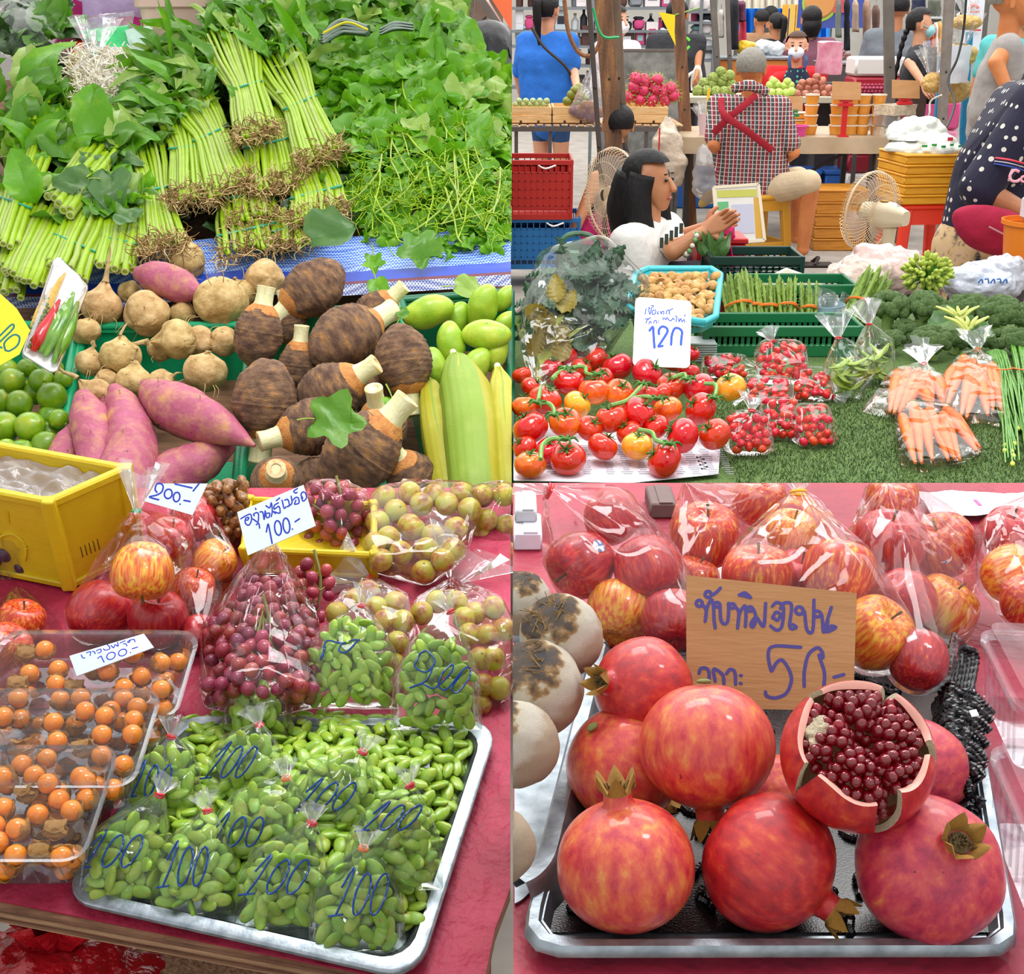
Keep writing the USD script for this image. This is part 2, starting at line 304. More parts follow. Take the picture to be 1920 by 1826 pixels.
def pressed_tray():
 t=thing('metal_tray','second aluminium tray left of the pomegranates, under the trimmed coconuts','tray',M4())
 e=spline([PZ(*q,ZB) for q in ((962,1704),(985,1690),(1006,1660),(1025,1590),(1060,1450),(1104,1275),(1107,1258),(1098,1248),(1040,1244),(962,1242))],48);e[:,0]=np.maximum(e[:,0],.0006)
 nrm=np.gradient(e,axis=0);nrm=np.stack([-nrm[:,1],nrm[:,0],0*nrm[:,0]],1);nrm/=np.linalg.norm(nrm,axis=1,keepdims=True)
 pr=[(-.024,.002),(-.0145,.024),(-.012,.027),(-.002,.027),(0,.024),(0,.019),(-.003,.018)]
 L=np.array([[p-n*a+[0,0,h] for a,h in pr] for p,n in zip(e,-nrm)])
 obj('lip',press(loft(L,wrap=False),'min'),ALU,t);base=e--nrm*-.024;obj('base',press(extrude(Polygon([(max(p[0],.0007),p[1]) for p in e]).buffer(-.001),.0015),'min'),ALU,t)
 UsdGeom.Xformable(stage.GetPrimAtPath(str(t.GetPath())+'/base')).AddTranslateOp().Set(Gf.Vec3d(0,0,ZB+.001))
pressed_tray()
# ---- pomegranates
def pom_body():
 th=np.concatenate([np.linspace(math.pi,0.42,30),[0.34,0.27]]);n=56;a=np.arange(n)*2*np.pi/n;L=[]
 for t in th:
  lob=1+0.016*np.cos(6*a)*math.sin(t)**2;r=math.sin(t)*lob;z=0.93*math.cos(t)-0.05*math.exp(-((math.pi-t)/0.25)**2)*-1
  L.append(np.stack([r*np.cos(a),r*np.sin(a),np.full(n,z)],1))
 for r,z in ((0.225,0.93),(0.205,1.0),(0.20,1.08)):L.append(np.stack([r*np.cos(a),r*np.sin(a),np.full(n,z)],1))
 return loft(L,True,True)
def pom_crown():
 n=48;a=np.arange(n)*2*np.pi/n;jag=(np.abs(((a*6/(2*np.pi))%1)-0.5)*2);L=[]
 for t in np.linspace(0,1,6):
  h=1.06+t*(0.07+0.26*jag**0.8);r=0.20+0.075*t*t+0.03*t*jag;L.append(np.stack([r*np.cos(a),r*np.sin(a),h],1))
 for t in np.linspace(1,0,5):
  h=1.06+t*(0.06+0.25*jag**0.8);r=0.165+0.075*t*t+0.03*t*jag;L.append(np.stack([r*np.cos(a),r*np.sin(a),h],1))
 return loft(L,False,True)
def pom_stamens():
 rg=np.random.default_rng(4);out=[lathe([(0.16,1.07),(0.15,1.10),(0.02,1.12)],12)]
 for _ in range(26):
  q=rg.normal(size=2)*0.07;out.append(tube([[q[0],q[1],1.1],[q[0]*1.3,q[1]*1.3,1.17+rg.uniform(0,.06)]],0.012,4))
 return join(out)
def pommat(name,ramp): return skin(name,ramp,scale=4.2,stretch=(1.2,1.2,0.6),rough=0.24,bumps=(120,0.0003),spots=('7a1614',9,0.72),detail=12,coat=0.3)
POM=[pommat('pomegranate_red',[(0.26,'dc6c2c'),(0.38,'cc3c28'),(0.50,'be1c22'),(0.66,'980c1c')]),pommat('pomegranate_orange',[(0.24,'dca048'),(0.40,'da683a'),(0.52,'d04638'),(0.66,'b81c34')]),pommat('pomegranate_pink',[(0.26,'d88848'),(0.38,'d0504a'),(0.52,'c03048'),(0.68,'a01840')])]
CROWN=skin('pomegranate_crown',[(0.3,'8c6a2c'),(0.6,'d09a3c'),(0.8,'d8703c')],scale=90,rough=0.5,bumps=(200,0.001))
STAM=plain('stamens','5a4a28',0.8)
SCAR=plain('stem_scar','9aa05a',0.7,bumps=(300,0.002),vary=0.4)
pb,pc,ps=pom_body(),pom_crown(),pom_stamens()
POMS=[('front left',1173,1622,131,None,(-0.12,0.98,0.1),1,'orange-red pomegranate with a spiky crown upright, front left in the tray'),('front mid',1441,1615,130,None,(0.78,-0.55,0.28),0,'red pomegranate in the front middle of the tray, its crown pointing low right'),('front right',1742,1630,137,None,(0.10,0.55,0.80),2,'pinkish pomegranate front right in the tray, its crown facing up'),('top',1325,1398,126,0.835,(0.03,-0.99,0.1),1,'large pomegranate resting on top, crown down and stalk end up'),('left back',1172,1432,113,None,(0.5,-0.6,-0.3),1,'mottled yellow-red pomegranate at the left tray edge with a stalk scar in front'),('back left',1206,1290,96,0.90,(-0.75,0.2,0.55),0,'red pomegranate at the back left below the apples'),('behind cut',1722,1440,92,0.90,(0.5,0.2,-0.8),2,'deep red pomegranate behind the cut-open one on its right'),('between',1455,1480,66,0.93,(0,-0.6,-0.8),1,'dull tan-red pomegranate deep between the top one and the cut one')]
for _,px,py,rp,d,ax,mi,lab in POMS:
 c,r=onfloor(px,py,rp,ZB+0.003) if d is None else (P(px,py,d),rp/F*d)
 axis=unit(ax[0]*_R+ax[1]*_U-ax[2]*_D)
 t=thing('pomegranate',lab,'pomegranate',M4(frame(axis)@rz(px*0.37),c,r))
 obj('rind',pb,POM[mi],t);k=obj('crown',pc,CROWN,t);obj('stamens',ps,STAM,k)
 if rp in (113,126):obj('stem_scar',xf(bump(ico(1,2,(1,.8,.35)),0.12,3),M4(frame((0,0,-1)),(0,0,-.95),.11)),SCAR,t)
 # ---- the cut-open pomegranate
def cut_pomegranate():
 c=P(1606,1420,0.775);R=140/F*0.775;axis=unit(-0.76*_D+0.63*_U+0.02*_R)
 t=thing('pomegranate','pomegranate broken open into five flaps showing dark red seeds','pomegranate',M4(frame(axis,_R),c,R))
 sl=[-1.38,-0.18,1.02,2.25,3.65];deep=[2.15,1.5,1.45,1.4,1.55];rg=np.random.default_rng(5)
 PITH=skin('pomegranate_pith',[(0.3,'e9c88a'),(0.6,'f6ecd0'),(0.8,'fbf6ea')],scale=40,rough=0.6,bumps=(60,0.004));RIM=skin('pomegranate_rim',[(0.3,'ef9a8c'),(0.7,'e9b8a4')],scale=60,rough=0.55)
 for i in range(5):
  a0,a1=sl[i],sl[(i+1)%5]+(2*np.pi if i==4 else 0);n=16;m=18
  th0=0.98+0.06*rg.normal()+0.05*np.sin(np.linspace(0,5,n)+i);O,I=[],[]
  for u in np.linspace(0,1,m):
   th=th0+(math.pi-0.02-th0)*u
   g0=0.16*np.clip((deep[i]-th)/0.8,0,1);g1=0.16*np.clip((deep[(i+1)%5]-th)/0.8,0,1)
   a=a0+g0+(a1-a0-g0-g1)*np.linspace(0,1,n);spl=0.05*np.clip((1.9-th),0,1)
   d=np.stack([np.sin(th)*np.cos(a),np.sin(th)*np.sin(a),np.cos(th)*0.95],1);off=np.stack([np.cos((a0+a1)/2)*spl,np.sin((a0+a1)/2)*spl,0*spl],1)
   O.append(d+off);I.append(d*(0.90-0.02*np.sin(5*a)[:,None])+off)
  O,I=np.array(O),np.array(I)
  obj('rind',loft(O[::-1],wrap=False),POM[0],t)
  obj('pith',join(loft(I,wrap=False),loft([O[:,0],I[:,0]],wrap=False),loft([I[:,-1],O[:,-1]],wrap=False)),PITH,t)
  rim=[O[0]*1.0,(O[0]+I[0])/2+[0,0,0.015],I[0],I[1]*0.99];obj('rim',loft(rim,wrap=False),RIM,t)
 AR=mat('aril',{'p':('principled_bsdf',{'base_color':hx('7a0614'),'roughness':0.05,'coat_weight':0.6,'coat_roughness':0.03,'subsurface_weight':0.25,'subsurface_scale':0.08,'subsurface_radius':(1.0,0.1,0.08)})},[])
 k=0;pts=[]
 for lay,(rs,need) in enumerate(((0.88,0.118),(0.74,0.12))):
  for _ in range(4000):
   a=rg.uniform(-np.pi,np.pi);th=math.acos(rg.uniform(math.cos(1.05),1.0)) if lay==0 else math.acos(rg.uniform(math.cos(1.25),1.0))
   sd=min(abs((a-s+np.pi)%(2*np.pi)-np.pi) for s in sl);rr=rs*math.sin(th)
   if rr<0.1+0.1*(lay==0) or (lay==0 and sd*rr<0.085): continue
   q=np.array([rr*math.cos(a),rr*math.sin(a),rs*0.62*math.cos(th)+0.10-(0.22 if lay==0 else 0.30)*math.exp(-(rr/0.25)**2)])
   if lay==0 and 2.3<a<3.5 and 0.45<rr<0.70: continue
   if all(np.linalg.norm(q-p)>need for p in pts):pts.append(q)
 for _ in range(300):
  a=sl[0]+rg.uniform(-.1,.1);th=rg.uniform(1.1,1.75);q=0.80*np.array([math.sin(th)*math.cos(a),math.sin(th)*math.sin(a),math.cos(th)])
  if all(np.linalg.norm(q-p)>0.11 for p in pts):pts.append(q)
 base=ico(1,2)
 for q in pts[:295]:
  s=rg.uniform(0.076,0.09);e=xf((base[0]*[1,0.9,1.25],base[1]),M4(frame(q+[0,0,.3])@rz(k),q,s));obj('aril',e,AR,t);k+=1
 for (a,rr,s) in ((2.75,0.58,0.16),(3.25,0.60,0.15),(2.95,0.66,0.13),(1.45,0.62,0.12)):
  obj('membrane',xf(bump(ico(1,3,(1,1,.6)),0.35,2.4,int(a*10)),M4(None,(rr*math.cos(a),rr*math.sin(a),0.42),s)),PITH,t)
 for i in range(5):
  a=sl[i];n=10;w=[[[r*math.cos(a),r*math.sin(a),z*(1-0.3*r)] for r in np.linspace(0.04,0.8,n)] for z in (-0.2,0.12,0.30)]
  w=np.array(w)+0.02*np.sin(np.arange(n)*1.7)[None,:,None]*[-math.sin(a),math.cos(a),0];obj('membrane',loft(w,wrap=False),PITH,t)
cut_pomegranate()
# ---- black cord netting in the tray
NET=plain('black_netting','0c0d10',0.22,bumps=(700,0.0004),spec=0.6)
def cord(pts,r,m=40,seed=0):
 q=spline(pts,m);s=np.linspace(0,m*0.9,m); return tube(q,r*(1+0.28*np.sin(s*3.1+seed)),6)
nb=thing('cord_netting','bunch of shiny black cord netting at the right rim of the pomegranate tray','netting',M4())
rg=np.random.default_rng(8)
for i in range(34):
 v=i/33;py=1315+150*v;x0,x1=1752+12*v,1850+14*math.sin(i*1.3)-22*v
 a=PZ(x0,py+10,ZB+0.012);b=PZ((x0+x1)/2,py-18+rg.uniform(-6,6),ZB+0.036);e=PZ(x1,py+8*math.sin(i)+14,ZB+0.030)
 obj('cord',cord([a,(a+b)/2+[0,0,.012],b,(b+e)/2+[0,0,.004],e],0.0030,seed=i),NET,nb)
for i in range(9):
 px=1768+i*7;a=PZ(px-8,1325-i,ZB+.012);b=PZ(px+6,1255-i*3,ZB+.03);e=PZ(1790+i*2.5,1190+i*3,ZB+0.04)
 obj('cord',cord([a,b,e],0.0028,28,i),NET,nb)
for i in range(14):
 a=PZ(1775+5*(i%4),1430+i*12,ZB+.010);b=a+[rg.uniform(.005,.02),rg.uniform(-.01,.01),.012];e=PZ(1815+rg.uniform(-14,22),1450+i*11,ZB+.012)
 obj('cord',cord([a,b,e],0.0026,24,i),NET,nb)
fl=thing('cord_netting','flat black netting lining the floor of the pomegranate tray','netting',M4())
for i in range(120):
 u,v=rg.uniform(.05,.95),rg.uniform(.05,.95);q=(np.array(cr[0])*(1-u)+np.array(cr[1])*u)*(1-v)+(np.array(cr[3])*(1-u)+np.array(cr[2])*u)*v
 q=q+(np.mean(cr,0)-q)*0.09;pts=[q+[0,0,.0055]];an=rg.uniform(0,6.28)
 for _ in range(3):an+=rg.normal()*.9;pts.append(pts[-1]+[0.008*math.cos(an),0.008*math.sin(an),rg.uniform(-.0005,.0012)])
 pts=[p+(np.mean(cr,0)-p)*[1,1,0]*.03 for p in pts];obj('cord',cord(pts,0.0027,20,i),NET,fl)
lb,lf=box(0.215,0.25,0.0012)
mid=np.mean(cr,0);obj('liner',loft([[PZ(*q,ZB+.0042) for q in ((1006,1748),(1884,1748),(1798,1215),(1130,1255))],[PZ(*q,ZB+.0034) for q in ((1006,1748),(1884,1748),(1798,1215),(1130,1255))]],True,True),NET,fl)
obj('paper_scrap',extrude([(0,0),(.006,.002),(.007,.011),(.001,.009)],.0006),plain('scrap','c9ccd8',.6),nb)
stage.GetPrimAtPath(str(nb.GetPath())+'/paper_scrap') and UsdGeom.Xformable(stage.GetPrimAtPath(str(nb.GetPath())+'/paper_scrap')).AddTranslateOp().Set(Gf.Vec3d(*PZ(1822,1345,ZB+.047)))
# ---- trimmed coconuts pressed against the seam wall
COCO=mat('trimmed_coconut',{'tc':('texture_coordinate',{}),'sx':('separate_xyz',{}),'n':('noise_texture',{'scale':3.0,'detail':6.0}),'m':('math',{'math_type':'multiply_add','value2':0.9,'value3':-0.45}),'ad':('math',{'math_type':'add'}),'r':('rgb_ramp',{'ramp':[(0.0,hx('b8a48a')),(0.30,hx('d0c8b8')),(0.62,hx('cabfa8')),(0.70,hx('a07c4c')),(0.80,hx('5a4a3c')),(1.0,hx('3f3c3c'))]}),'n2':('noise_texture',{'scale':60.0,'detail':5.0}),'b':('bump',{'strength':1.0,'distance':0.0015}),'p':('principled_bsdf',{'roughness':0.75})},[('tc.object','sx.vector'),('tc.object','n.vector'),('n.fac','m.value1'),('sx.z','ad.value1'),('m.value','ad.value2'),('ad.value','r.fac'),('r.color','p.base_color'),('tc.object','n2.vector'),('n2.fac','b.height'),('b.normal','p.normal')])
HUSK=plain('coconut_fibre','8a6a3c',0.9,bumps=(80,.001),vary=.5)
for i,(px,py,rp,ax,lab) in enumerate([(1052,1192,78,(-.35,.6,.5),'tan trimmed coconut with a brown fibrous top, farthest back in the left tray'),(1004,1290,90,(-.25,.72,.6),'white trimmed coconut with a large charred grey top beside the back left pomegranate'),(968,1395,80,(-.7,.6,.3),'white trimmed coconut with a lilac stain, third from the back in the left tray'),(930,1585,72,(-.9,.3,.3),'white trimmed coconut at the very front of the left tray'),(975,1130,60,(-.1,.8,.3),'dark fibrous coconut top behind the tan one')]):
 d=(0.93,0.90,0.85,0.77,1.02)[i];c=P(px,py,d);r=rp/F*d;M=M4(frame(unit(ax[0]*_R+ax[1]*_U-ax[2]*_D)),c,r)
 v,f=bump(ico(1,4,(1,1,1.04)),0.05,2.2,i);v=v.copy();v[:,2]=np.where(v[:,2]>.8,.8+(v[:,2]-.8)*.4,v[:,2])
 w,_=press(xf((v,f),M),'min');Mi=np.linalg.inv(M);v2=xf((w,f),Mi)[0]
 t=thing('trimmed_coconut',lab,'coconut',M);obj('shell',(v2,f),COCO,t)
 rr=np.random.default_rng(i);hair=[]
 for _ in range(60):
  a,q=rr.uniform(0,6.28),rr.uniform(.05,.5);p0=np.array([q*math.cos(a),q*math.sin(a),.84]);pw=M[:3,:3]@p0+c
  if pw[0]<.012: continue
  hair.append(tube([p0,p0+[rr.normal()*.08,rr.normal()*.08,.05],p0+[rr.normal()*.2,rr.normal()*.2,.05]],.012,4))
 if hair:obj('fibres',join(hair),HUSK,t,kind='stuff')
 # ---- apples
def apple_body(n=36):
 pr=[(0.0,-0.80),(0.10,-0.80),(0.24,-0.86),(0.40,-0.86),(0.62,-0.74),(0.82,-0.50),(0.95,-0.20),(1.0,0.10),(0.97,0.38),(0.85,0.64),(0.66,0.80),(0.46,0.84),(0.28,0.76),(0.12,0.62),(0.0,0.54)]
 q=spline(np.c_[np.array(pr),np.zeros(len(pr))],30)[:,:2];a=np.arange(n)*2*np.pi/n;L=[]
 for r,z in q:
  w=1+0.025*np.cos(5*a)*(1 if z<-.3 else.4)+0.02*np.cos(2*a+1);L.append(np.stack([max(r,.001)*w*np.cos(a),max(r,.001)*w*np.sin(a),np.full(n,z)],1))
 return loft(L,True,True)
AB=apple_body();ASTEM=stube([(0,0,.5),(.02,0,.75),(.08,.02,1.02)],[.04,.03,.05],6,6)
def applemat(name,ramp): return skin(name,ramp,scale=2.0,stretch=(4.6,4.6,0.6),rough=0.22,coat=0.35,bumps=(60,.0002),detail=9,spots=('f0c080',30,.74))
APM=[applemat('apple_red',[(0.22,'e8a23c'),(0.34,'d8482c'),(0.5,'b81e30'),(0.75,'8e1026')]),applemat('apple_mixed',[(0.32,'eab040'),(0.42,'e2762e'),(0.50,'d0402c'),(0.72,'a81428')]),applemat('apple_yellow',[(0.38,'f0bc40'),(0.50,'ea8c34'),(0.60,'dc5a2c'),(0.80,'b8242a')])]
TWIG=plain('twig','6b5a34',.7);STICK=mat('fruit_sticker',{'tc':('texture_coordinate',{}),'n':('noise_texture',{'scale':9.0,'detail':1.0}),'r':('rgb_ramp',{'ramp':[(.5,hx('f2f2f4')),(.56,hx('6f86b8'))]}),'p':('principled_bsdf',{'roughness':.3})},[('tc.object','n.vector'),('n.fac','r.fac'),('r.color','p.base_color')])
def apple(px,py,rp,d,ax,mi,label,group=None,sticker=None,z=None,row=False,side=None):
 if d is None:c,r=onfloor(px,py,rp,z)
 else:c,r=P(px,py,d),rp/F*d
 M=M4(frame(unit(ax[0]*_R+ax[1]*_U-ax[2]*_D))@rz(px*.7),c,r*1.03);t=thing('apple',label,'apple',M,group)
 b=AB
 if row or side:b=xf(press(xf(AB,M),side,row),np.linalg.inv(M))
 obj('flesh',b,APM[mi],t)
 if not row or py>945:obj('stem',ASTEM,TWIG,t)
 if sticker:
  w=unit(sticker[0]*_R-sticker[1]*_U-sticker[2]*_D);lw=np.linalg.inv(M[:3,:3])@w;lw/=np.linalg.norm(lw)
  obj('sticker',xf(lathe([(0.2,0),(.19,.012),(.02,.022)],20),M4(frame(lw),lw*.965)),STICK,t)
 return (*c,r*1.02)
FILM=film('clear_film',scale=14,dist=.02,rough=.07,gloss=1.0);FILMT=film('film_tuft',scale=30,dist=.02,gloss=1.6,haze=.12);TIE={k:plain('tie_'+k,c,.4) for k,c in dict(red='d8202a',yellow='f0b020',green='18a060',orange='e87a28').items()}
def bagobj(label,balls,tie,tuftd,tl=.05,tr=.02,col='red',seed=0,wr=.004,edge=.012,k=11,press_=None,extra=None,film_=None,cat='bag',group=None,notuft=False,neck=.006):
 t=thing('plastic_bag',label,cat,M4(),group);m=wrap(balls,tie,seed,edge,wr,k,extra=extra,neck=neck)
 if press_:m=press(m,*press_)
 obj('bag_film',m,film_ or FILM,t,smooth=55)
 if not notuft:
  g=tuft(tie,tuftd,tl,tr,seed);g=press(g,*press_) if press_ else g
  obj('gathered_end',g,FILMT,t,smooth=60);obj('tie_band',band(tie,tuftd,neck*1.1,.003,seed),TIE[col],t)
 return t
ZA=ZB+.001
b1=[apple(1160,1152,62,None,(.1,.3,-.3),2,'yellow and red striped apple lowest in the leftmost apple bag',z=ZA),apple(1092,1056,63,1.17,(-.5,-.3,.3),0,'dark red apple with a sticker at the left of the leftmost bag',sticker=(.45,-.55,.7)),apple(1212,1062,62,1.15,(.3,-.7,.2),0,'red apple in the middle right of the leftmost bag'),apple(1146,968,52,1.20,(.5,-.6,-.2),0,'deep red apple on top of the leftmost bag'),apple(1262,1165,58,1.10,(0,.5,-.5),0,'shadowed red apple behind the price card, left of it')]
bagobj('clear plastic bag of red apples, leftmost behind the pomegranates, red tie',b1,P(1030,921,1.19),_U*.5-_R,.03,.012,'red',1,.003,press_=('min',True))
b2=[apple(1322,1006,64,1.24,(.05,.85,.45),1,'yellow and red apple with its stalk up, in the second bag from the left',z=ZA),apple(1420,938,50,1.30,(.3,.6,.4),1,'red and yellow apple with an oval sticker at the top edge',sticker=(.05,-.1,.95),row=True),apple(1300,1090,48,1.2,(.2,.6,.1),1,'yellow apple low behind the left edge of the price card')]
bagobj('clear plastic bag of striped apples, second from the left behind the price card',b2,P(1290,912,1.25),_U-_R*.3,.03,.012,'red',2,.003,press_=(None,True),notuft=True)
b3=[apple(1482,1000,46,1.17,(.1,.6,.3),2,'orange-yellow apple high in the middle bag with the yellow tie'),apple(1420,1085,66,1.10,(0,.9,.2),1,'apple with an oval sticker right above the price card',sticker=(.02,-.35,.85)),apple(1573,1078,68,1.08,(.2,.7,-.2),1,'large shiny red and yellow apple above the right end of the price card'),apple(1640,1190,70,1.03,(.3,.4,.3),2,'yellow apple with a red cheek beside the right edge of the price card'),apple(1500,1085,55,1.14,(0,.7,.4),0,'red apple behind the top middle of the price card')]
bagobj('clear plastic bag of apples in the middle, gathered up with a yellow tie',b3,P(1497,925,1.14),_U,.03,.014,'yellow',3,.004,press_=(None,True))
b4=[apple(1668,1022,68,1.19,(.02,.85,.3),0,'dark red apple with a thin stalk in the right bag',z=ZA),apple(1765,1025,62,1.22,(-.35,.8,.4),1,'yellow-red apple with a pale round sticker, upper right of the right bag',sticker=(-.2,.25,.9)),apple(1693,1122,58,1.13,(.2,-.3,-.2),0,'red apple in the middle of the right bag'),apple(1768,1140,60,None,(.3,.5,.2),2,'orange apple low at the right side of the right bag',z=ZA),apple(1722,1240,56,None,(.1,.4,-.4),0,'red apple lowest in the right bag, over the netting',z=ZA+.028),apple(1672,938,48,1.25,(.1,.7,.4),1,'red apple cut by the stall edge at the top of the right bag',row=True)]
bagobj('clear plastic bag of six apples right of the price card',b4,P(1668,912,1.2),_U,.03,.014,'red',4,.004,press_=(None,True),notuft=True)
b5=[apple(1895,1000,50,1.2,(0,.7,.4),0,'purple-red apple high in the far right bag'),apple(1893,1078,54,1.16,(.3,.2,.2),2,'orange apple in the middle of the far right bag'),apple(1926,1128,50,1.12,(.1,.6,.5),1,'red apple low in the far right bag at the picture edge')]
bagobj('clear plastic bag of apples at the far right on the red cloth',b5,P(1940,935,1.2),_U,.03,.012,'red',5,.003,press_=(None,True),notuft=True)
# ---- cardboard price card
CARD=skin('cardboard',[(0.3,'a87a4c'),(0.7,'b4875a')],scale=9,stretch=(1,3,1),rough=.85,bumps=(30,.0006),bstretch=(1,9,1));INK=plain('purple_ink','443a86',.5)
def plane_card(pix,d,lean=0.25):
 """card frame from its four corners in pixels (top left, top right, bottom right, bottom left) at depth d"""
 o=P(*np.mean(pix,0),d);x=unit(P(*pix[1],d)-P(*pix[0],d));n=unit(-_D+lean*_U);n=unit(n-x*(n@x));y=np.cross(n,x); return M4(np.stack([x,y,n],1),o)
def card(name,label,pix,d,mt,lean=.25,th=.0015,M=None,rnd=0,mid=None):
 M=plane_card(pix,d,lean) if M is None else M;c=np.mean(pix,0) if mid is None else mid;s=d/F;k=1/max(.3,abs(M[:3,1]@_U));pl=Polygon([((x-c[0])*s,-(y-c[1])*s*k) for x,y in pix])
 if rnd:pl=pl.buffer(-rnd).buffer(rnd)
 v,f=extrude(pl,th);t=thing(name,label,'price sign',M);obj('card',(v,f),mt,t); return t,M,s,k,c
def write(t,lines,w,s,k,c,mt,zoom=None,th=.0015,name='lettering'):
 """strokes in zoomed pixels (x0, y0, factor) written on the card"""
 x0,y0,q=zoom;L=[[((x/q+x0-c[0])*s,(y/q+y0-c[1])*s*k) for x,y in l] for l in lines]
 obj(name,strokes(L,w*s,np.eye(4),1.0,.0003,th),mt,t)
def ell(cx,cy,a,b,a0=0,a1=360,n=14): return [(cx+a*math.cos(math.radians(t)),cy+b*math.sin(math.radians(t))) for t in np.linspace(a0,a1,n)]
ct,cM,cs,ck,cc=card('price_card','brown cardboard price card with purple writing behind the pomegranates',[(1283,1089),(1605,1106),(1598,1322),(1290,1330)],.93,CARD,.2,.0025)
pz=(1270,1080,5.486)
write(ct,[ell(210,330,32,32)+[(245,345),(285,400),(275,510),(290,380),(330,290),(355,330),(365,480),(380,570)],ell(300,235,32,32,0,360)+[(345,240),(395,200),(425,165)],ell(395,335,28,24)+[(425,345),(435,480),(470,525),(505,500),(515,400),(512,315)],ell(550,340,30,24)+[(585,350),(620,400),(610,560),(625,420),(680,330),(695,420),(690,540)],[(620,225),(680,200),(740,245),(690,235),(630,225)],ell(735,360,30,22)+[(780,380),(800,460),(770,540),(745,510),(800,440),(860,520),(885,500),(895,295)],[(965,320),(1010,280),(1075,310),(1080,420),(1060,530),(1010,560),(950,520)],[(970,440),(1000,380),(1050,400),(1020,460),(970,430)],[(1050,340),(1080,285),(1150,280),(1165,340),(1145,500),(1170,540),(1215,520),(1180,495)],ell(1245,350,40,38)+[(1300,370),(1320,530),(1365,570),(1390,500),(1395,235)],ell(1430,375,38,30)+[(1480,400),(1495,555),(1530,440),(1575,300)],[(1540,440),(1520,540),(1560,540),(1620,500),(1570,490),(1530,520)]],6.2,cs,ck,cc,INK,pz,.0025)
write(ct,[[(225,1030),(240,985),(290,975),(325,1010),(330,1110)],[(390,1100),(370,990),(410,990),(470,1040),(480,1120)],[(505,1020),(540,975),(590,1000),(600,1120)],[(648,1030),(656,1032)],[(648,1108),(656,1110)],[(1262,718),(950,738),(960,965),(1010,890),(1070,855),(1140,940),(1170,1050),(1120,1180),(1010,1235),(920,1220),(905,1180)],[(1300,1105),(1300,960),(1340,790),(1430,715),(1480,750),(1490,810),(1450,790),(1505,950),(1500,1100),(1480,1160)],[(1605,998),(1705,968)]],6.2,cs,ck,cc,INK,pz,.0025)
# ---- clear clamshell packs at the right edge
CLEAR=film('clear_pack','f8fafc',.55,30,.0006,.05,haze=.012)
def rr(w,d,r,z,n=6):
 p=[]
 for cx,cy,a in ((1,1,0),(-1,1,90),(-1,-1,180),(1,-1,270)):
  for t in np.linspace(a,a+90,n):p.append([cx*(w/2-r)+r*math.cos(math.radians(t)),cy*(d/2-r)+r*math.sin(math.radians(t)),z])
 return np.array(p)
def clam(t,w,d,h,lid=True,rim=.006,r=.014):
 L=[rr(w*.86,d*.86,r*.8,0),rr(w*.98,d*.98,r,h-.002),rr(w+rim,d+rim,r+rim/2,h),rr(w+rim,d+rim,r+rim/2,h+.0025),rr(w*.97,d*.97,r,h+.003)]
 obj('pack_base',loft(L[:1]+L,True),CLEAR,t)
 ribs=[tube([[w/2*.87,y,.003],[w/2*.985,y,h-.004]],.0011,4) for y in np.linspace(-d*.38,d*.38,7)]+[tube([[-w/2*.87,y,.003],[-w/2*.985,y,h-.004]],.0011,4) for y in np.linspace(-d*.38,d*.38,7)]+[tube([[x,-d/2*.87,.003],[x,-d/2*.985,h-.004]],.0011,4) for x in np.linspace(-w*.38,w*.38,7)]
 obj('ribs',join(ribs),CLEAR,t)
 if lid:L=[rr(w+rim,d+rim,r+rim/2,h+.003),rr(w+rim,d+rim,r+rim/2,h+.0055),rr(w*.96,d*.96,r,h+.006),rr(w*.92,d*.92,r*.8,h+.016)];obj('pack_lid',loft(L,False,True),CLEAR,t)
for i,(px,py,lab) in enumerate([(1962,1375,'empty clear plastic pack at the right edge beside the netting'),(1972,1640,'empty clear plastic pack at the right edge beside the front right pomegranate')]):
 t=thing('clear_pack',lab,'plastic pack',M4(rz(-.12),PZ(px,py,ZB+.0005)));clam(t,(.085,.062)[i],.13,.05)
 # ---- things along the back edge of the red cloth
WH=plain('white_plastic','dfe0ea',.35,bumps=(14,.01),vary=.1)
t=thing('plastic_sheet','crumpled white carrier bag with a pink print at the back right of the red cloth','plastic bag',M4(t=PZ(1870,950,ZB)))
g=np.stack([*np.meshgrid(np.linspace(-.09,.11,24),np.linspace(-.05,.022,14),indexing='ij'),np.zeros((24,14))],-1);g[...,2]=.004+.016*fbm(g*22,3,4);g[:,:,2]*=1
obj('sheet',press(loft(g,wrap=False),None,False),WH,t);obj('print',box(.004,.018,.0008,(-.035,-.03,.016)),plain('pink_print','e0408a',.5),t)
for i,(px,py,w,h,c,lab) in enumerate([(990,985,.030,.020,'dcd8e4','white box lying lowest at the back left behind the coconuts'),(986,965,.024,.014,'b9bcc0','pale grey box in the middle of the pile at the back left'),(1247,985,.03,.018,'6a5450','small brown box between the first two apple bags')]):
 q=PZ(px,py+62*(i!=2),ZB);q=q+[0,.05,0];t=thing('carton',lab,'carton',M4(t=q+[0,0,(.0,.0205,0)[i]]));obj('carton_body',press(box(w,.06,h,b=.002),None),plain(f'carton_{i}',c,.7,vary=.1),t)
 obj('flap',box(w*.5,.058,.0012,(w*.1,0,h)),plain(f'carton_{i}',c,.7),t)
